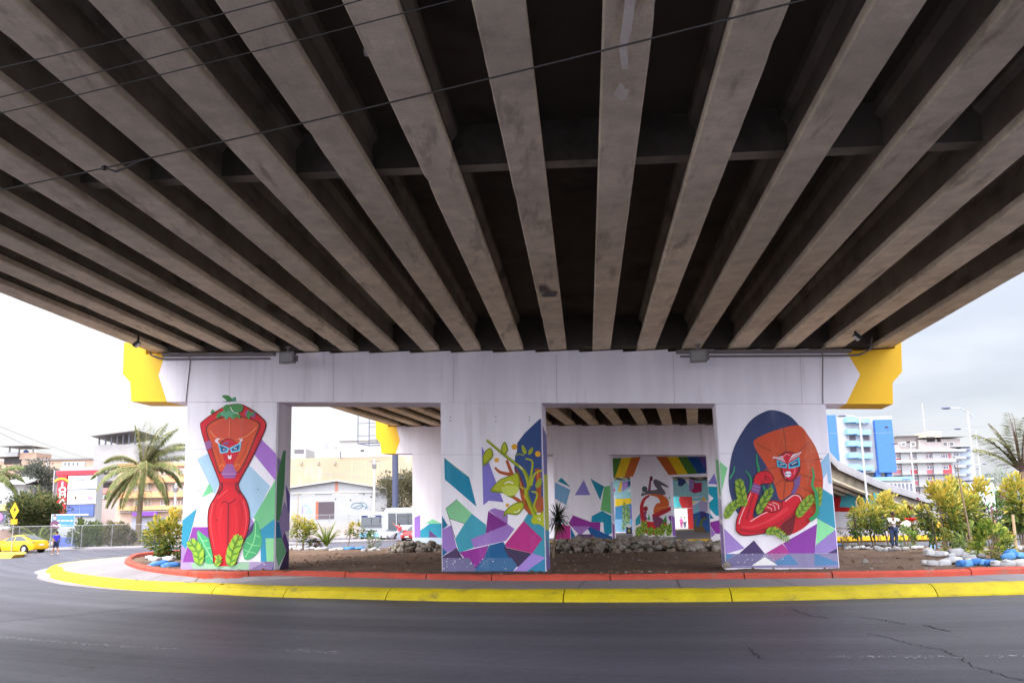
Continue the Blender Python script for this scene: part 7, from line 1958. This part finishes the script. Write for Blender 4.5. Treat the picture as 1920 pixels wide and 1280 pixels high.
for k, y0 in enumerate((850, 871, 892, 914)):
    for j, x0 in enumerate((1674, 1704, 1734, 1760)):
        x0 += k * 1.6
        wp = rect(t, 'pink_panel', x0 - 2, y0, x0 + 22, y0 + 17, Y, PNK if (k + j) % 2 else plain((178, 74, 84), .8), .1, .04)
        window(t, x0 + 2, y0 + 1, x0 + 17, y0 + 9, Y - .1, pane=(92, 92, 116), bars=2)
for x0 in (1697, 1727, 1757): rect(t, 'pilaster', x0, 849, x0 + 5, 960, Y, WPL, .6, .5)
t = block('apartment_building', 'pale blue grey apartment wing with stacked curved balconies', 1786, 1822, 838, 168, 12, plain((170, 182, 198), .8))
for y0 in (842, 856, 872, 888, 904, 920):
    rect(t, 'balcony', 1784, y0, 1804, y0 + 5, 168, WPL, 1.6, 1.5); window(t, 1787, y0 + 6, 1798, y0 + 13, 168, pane=(110, 112, 134), bars=1); rect(t, 'awning', 1806, y0 - 1, 1818, y0 + 2, 168, plain((120, 124, 146), .7), 1.2, 1.0)
rect(t, 'roof_slab', 1782, 836, 1824, 838, 168, plain((170, 172, 182), .8), 13, 1.0)
b = MB(); q = at(1735, 815, 170)
t = thing('antenna', 'thin red and white roof antenna mast on the apartment block', 'antenna', (q[0], 170, q[2])); b.tube([q - UZ * 1.5, q + UZ * 7], .09, 5); b.build('mast', [plain((170, 160, 162), .6)], t)
b = MB(); b.box(q + UZ * 2.4, (.9, .04, .04)); b.box(q + UZ * 3.2, (.7, .04, .04)); b.build('crossbar', [plain((170, 160, 162), .6)], t)
t = block('white_house', 'pale low house with grey hipped roof beyond the street lamps', 1818, 1862, 905, 150, 10, plain((206, 222, 230), .8))
rect(t, 'roof', 1814, 895, 1858, 900, 150, plain((150, 152, 170), .8), 11, 1.0); rect(t, 'sign', 1822, 912, 1868, 921, 150, plain((220, 232, 236), .6), .2, .8); window(t, 1826, 902, 1836, 910, 150, pane=(120, 130, 160))
q = at(1885, 945, 190); tree('street_tree', 'hazy green tree rising far beyond the low house', (q[0], 190, 0), 11.5, (6.0, 5, 4.4), 2600, 55, [(120, 134, 116), (104, 120, 102), (140, 150, 130)], .5, .22, .3, clumps=40)
q = at(1862, 950, 170); tree('street_tree', 'rounded green tree beside the pale low house', (q[0], 170, 0), 6.5, (4.0, 4, 3.0), 1800, 56, [(112, 128, 98), (96, 112, 84), (130, 140, 108)], .45, .2, .3, clumps=30)


# street lamps
def lamp(px, ptop, Y, arm, label, zb=0.0, up=.9, h2=None):
    q = at(px, ptop, Y); t = thing('street_lamp', label, 'street lamp', (q[0], Y, zb), 0, 'street lamps along the ramp'); PL = plain((176, 178, 186), .5, metal=.3)
    b = MB(); b.tube([(q[0], Y, zb - .1), (q[0], Y, q[2])], [.12, .07], 8); b.build('pole', [PL], t)
    b = MB(); s_ = 1 if arm > 0 else -1; l = abs(arm)
    b.tube([(q[0] - s_ * l * .32, Y, q[2] - .45), (q[0], Y, q[2] + .02), (q[0] + s_ * l * .4, Y, q[2] + .32), (q[0] + s_ * l, Y, q[2] + .36)], .04, 6); b.build('arm', [PL], t)
    b = MB(); b.ell((q[0] + s_ * (l + .3), Y, q[2] + .34), (.42, .14, .09), 12, 6); b.build('lamp_head', [plain((74, 76, 104), .5)], t, True)


lamp(1814, 772, 62, -1.4, 'tallest street lamp with a single curved arm against grey cloud')
lamp(1829, 809, 84, -1.6, 'second street lamp just past the tallest one')
lamp(1612, 786, 70, -1.3, 'street lamp crossing in front of the blue striped tower')
lamp(1707, 836, 92, -1.5, 'street lamp standing before the pink panel apartments')
lamp(1824, 874, 128, 1.6, 'small distant street lamp with its head over the low house')
lamp(1822, 882, 150, .9, 'small far street lamp beside the curved balconies')
lamp(1838, 892, 170, 1.1, 'smallest far street lamp above the hipped roof')
q = at(1899, 798, 95); t = thing('utility_pole', 'slim grey utility pole above the feathery palm', 'utility pole', (q[0], 95, 0), 0, 'utility poles'); b = MB(); b.tube([(q[0], 95, 0), (q[0], 95, q[2])], [.16, .11], 8); b.build('pole', [plain((176, 176, 182), .8)], t)

# thin wires against the sky
def wire(p, q, Y0, Y1, sag, label, r=.02):
    A, B = np.array(at(*p, Y0)), np.array(at(*q, Y1)); Q = [A * (1 - i / 16) + B * i / 16 - UZ * (4 * i / 16 * (1 - i / 16) * sag) for i in range(17)]
    b = MB(); b.tube(Q, r, 5, cap=False); tag(b.build('overhead_wire', [plain((130, 132, 142), .6)], None, base=Q[0]), label, 'wire', 'thin overhead wires')


wire((-30, 786), (190, 865), 60, 110, .3, 'upper thin wire slanting down to the grey unfinished block')
wire((-30, 796), (120, 858), 60, 110, .3, 'lower thin wire slanting down to the brick row')
wire((1555, 812), (1960, 786), 110, 90, .5, 'thin wire passing behind the tallest street lamp')
wire((1812, 818), (1990, 780), 95, 80, 1.0, 'sagging thin wire between street lamp and slim pole')
wire((540, 876), (705, 864), 93, 93, 1.2, 'thin sagging wire before the cream hall')
wire((540, 872), (760, 895), 93, 93, .6, 'thin wire slanting down past the pale utility pole')
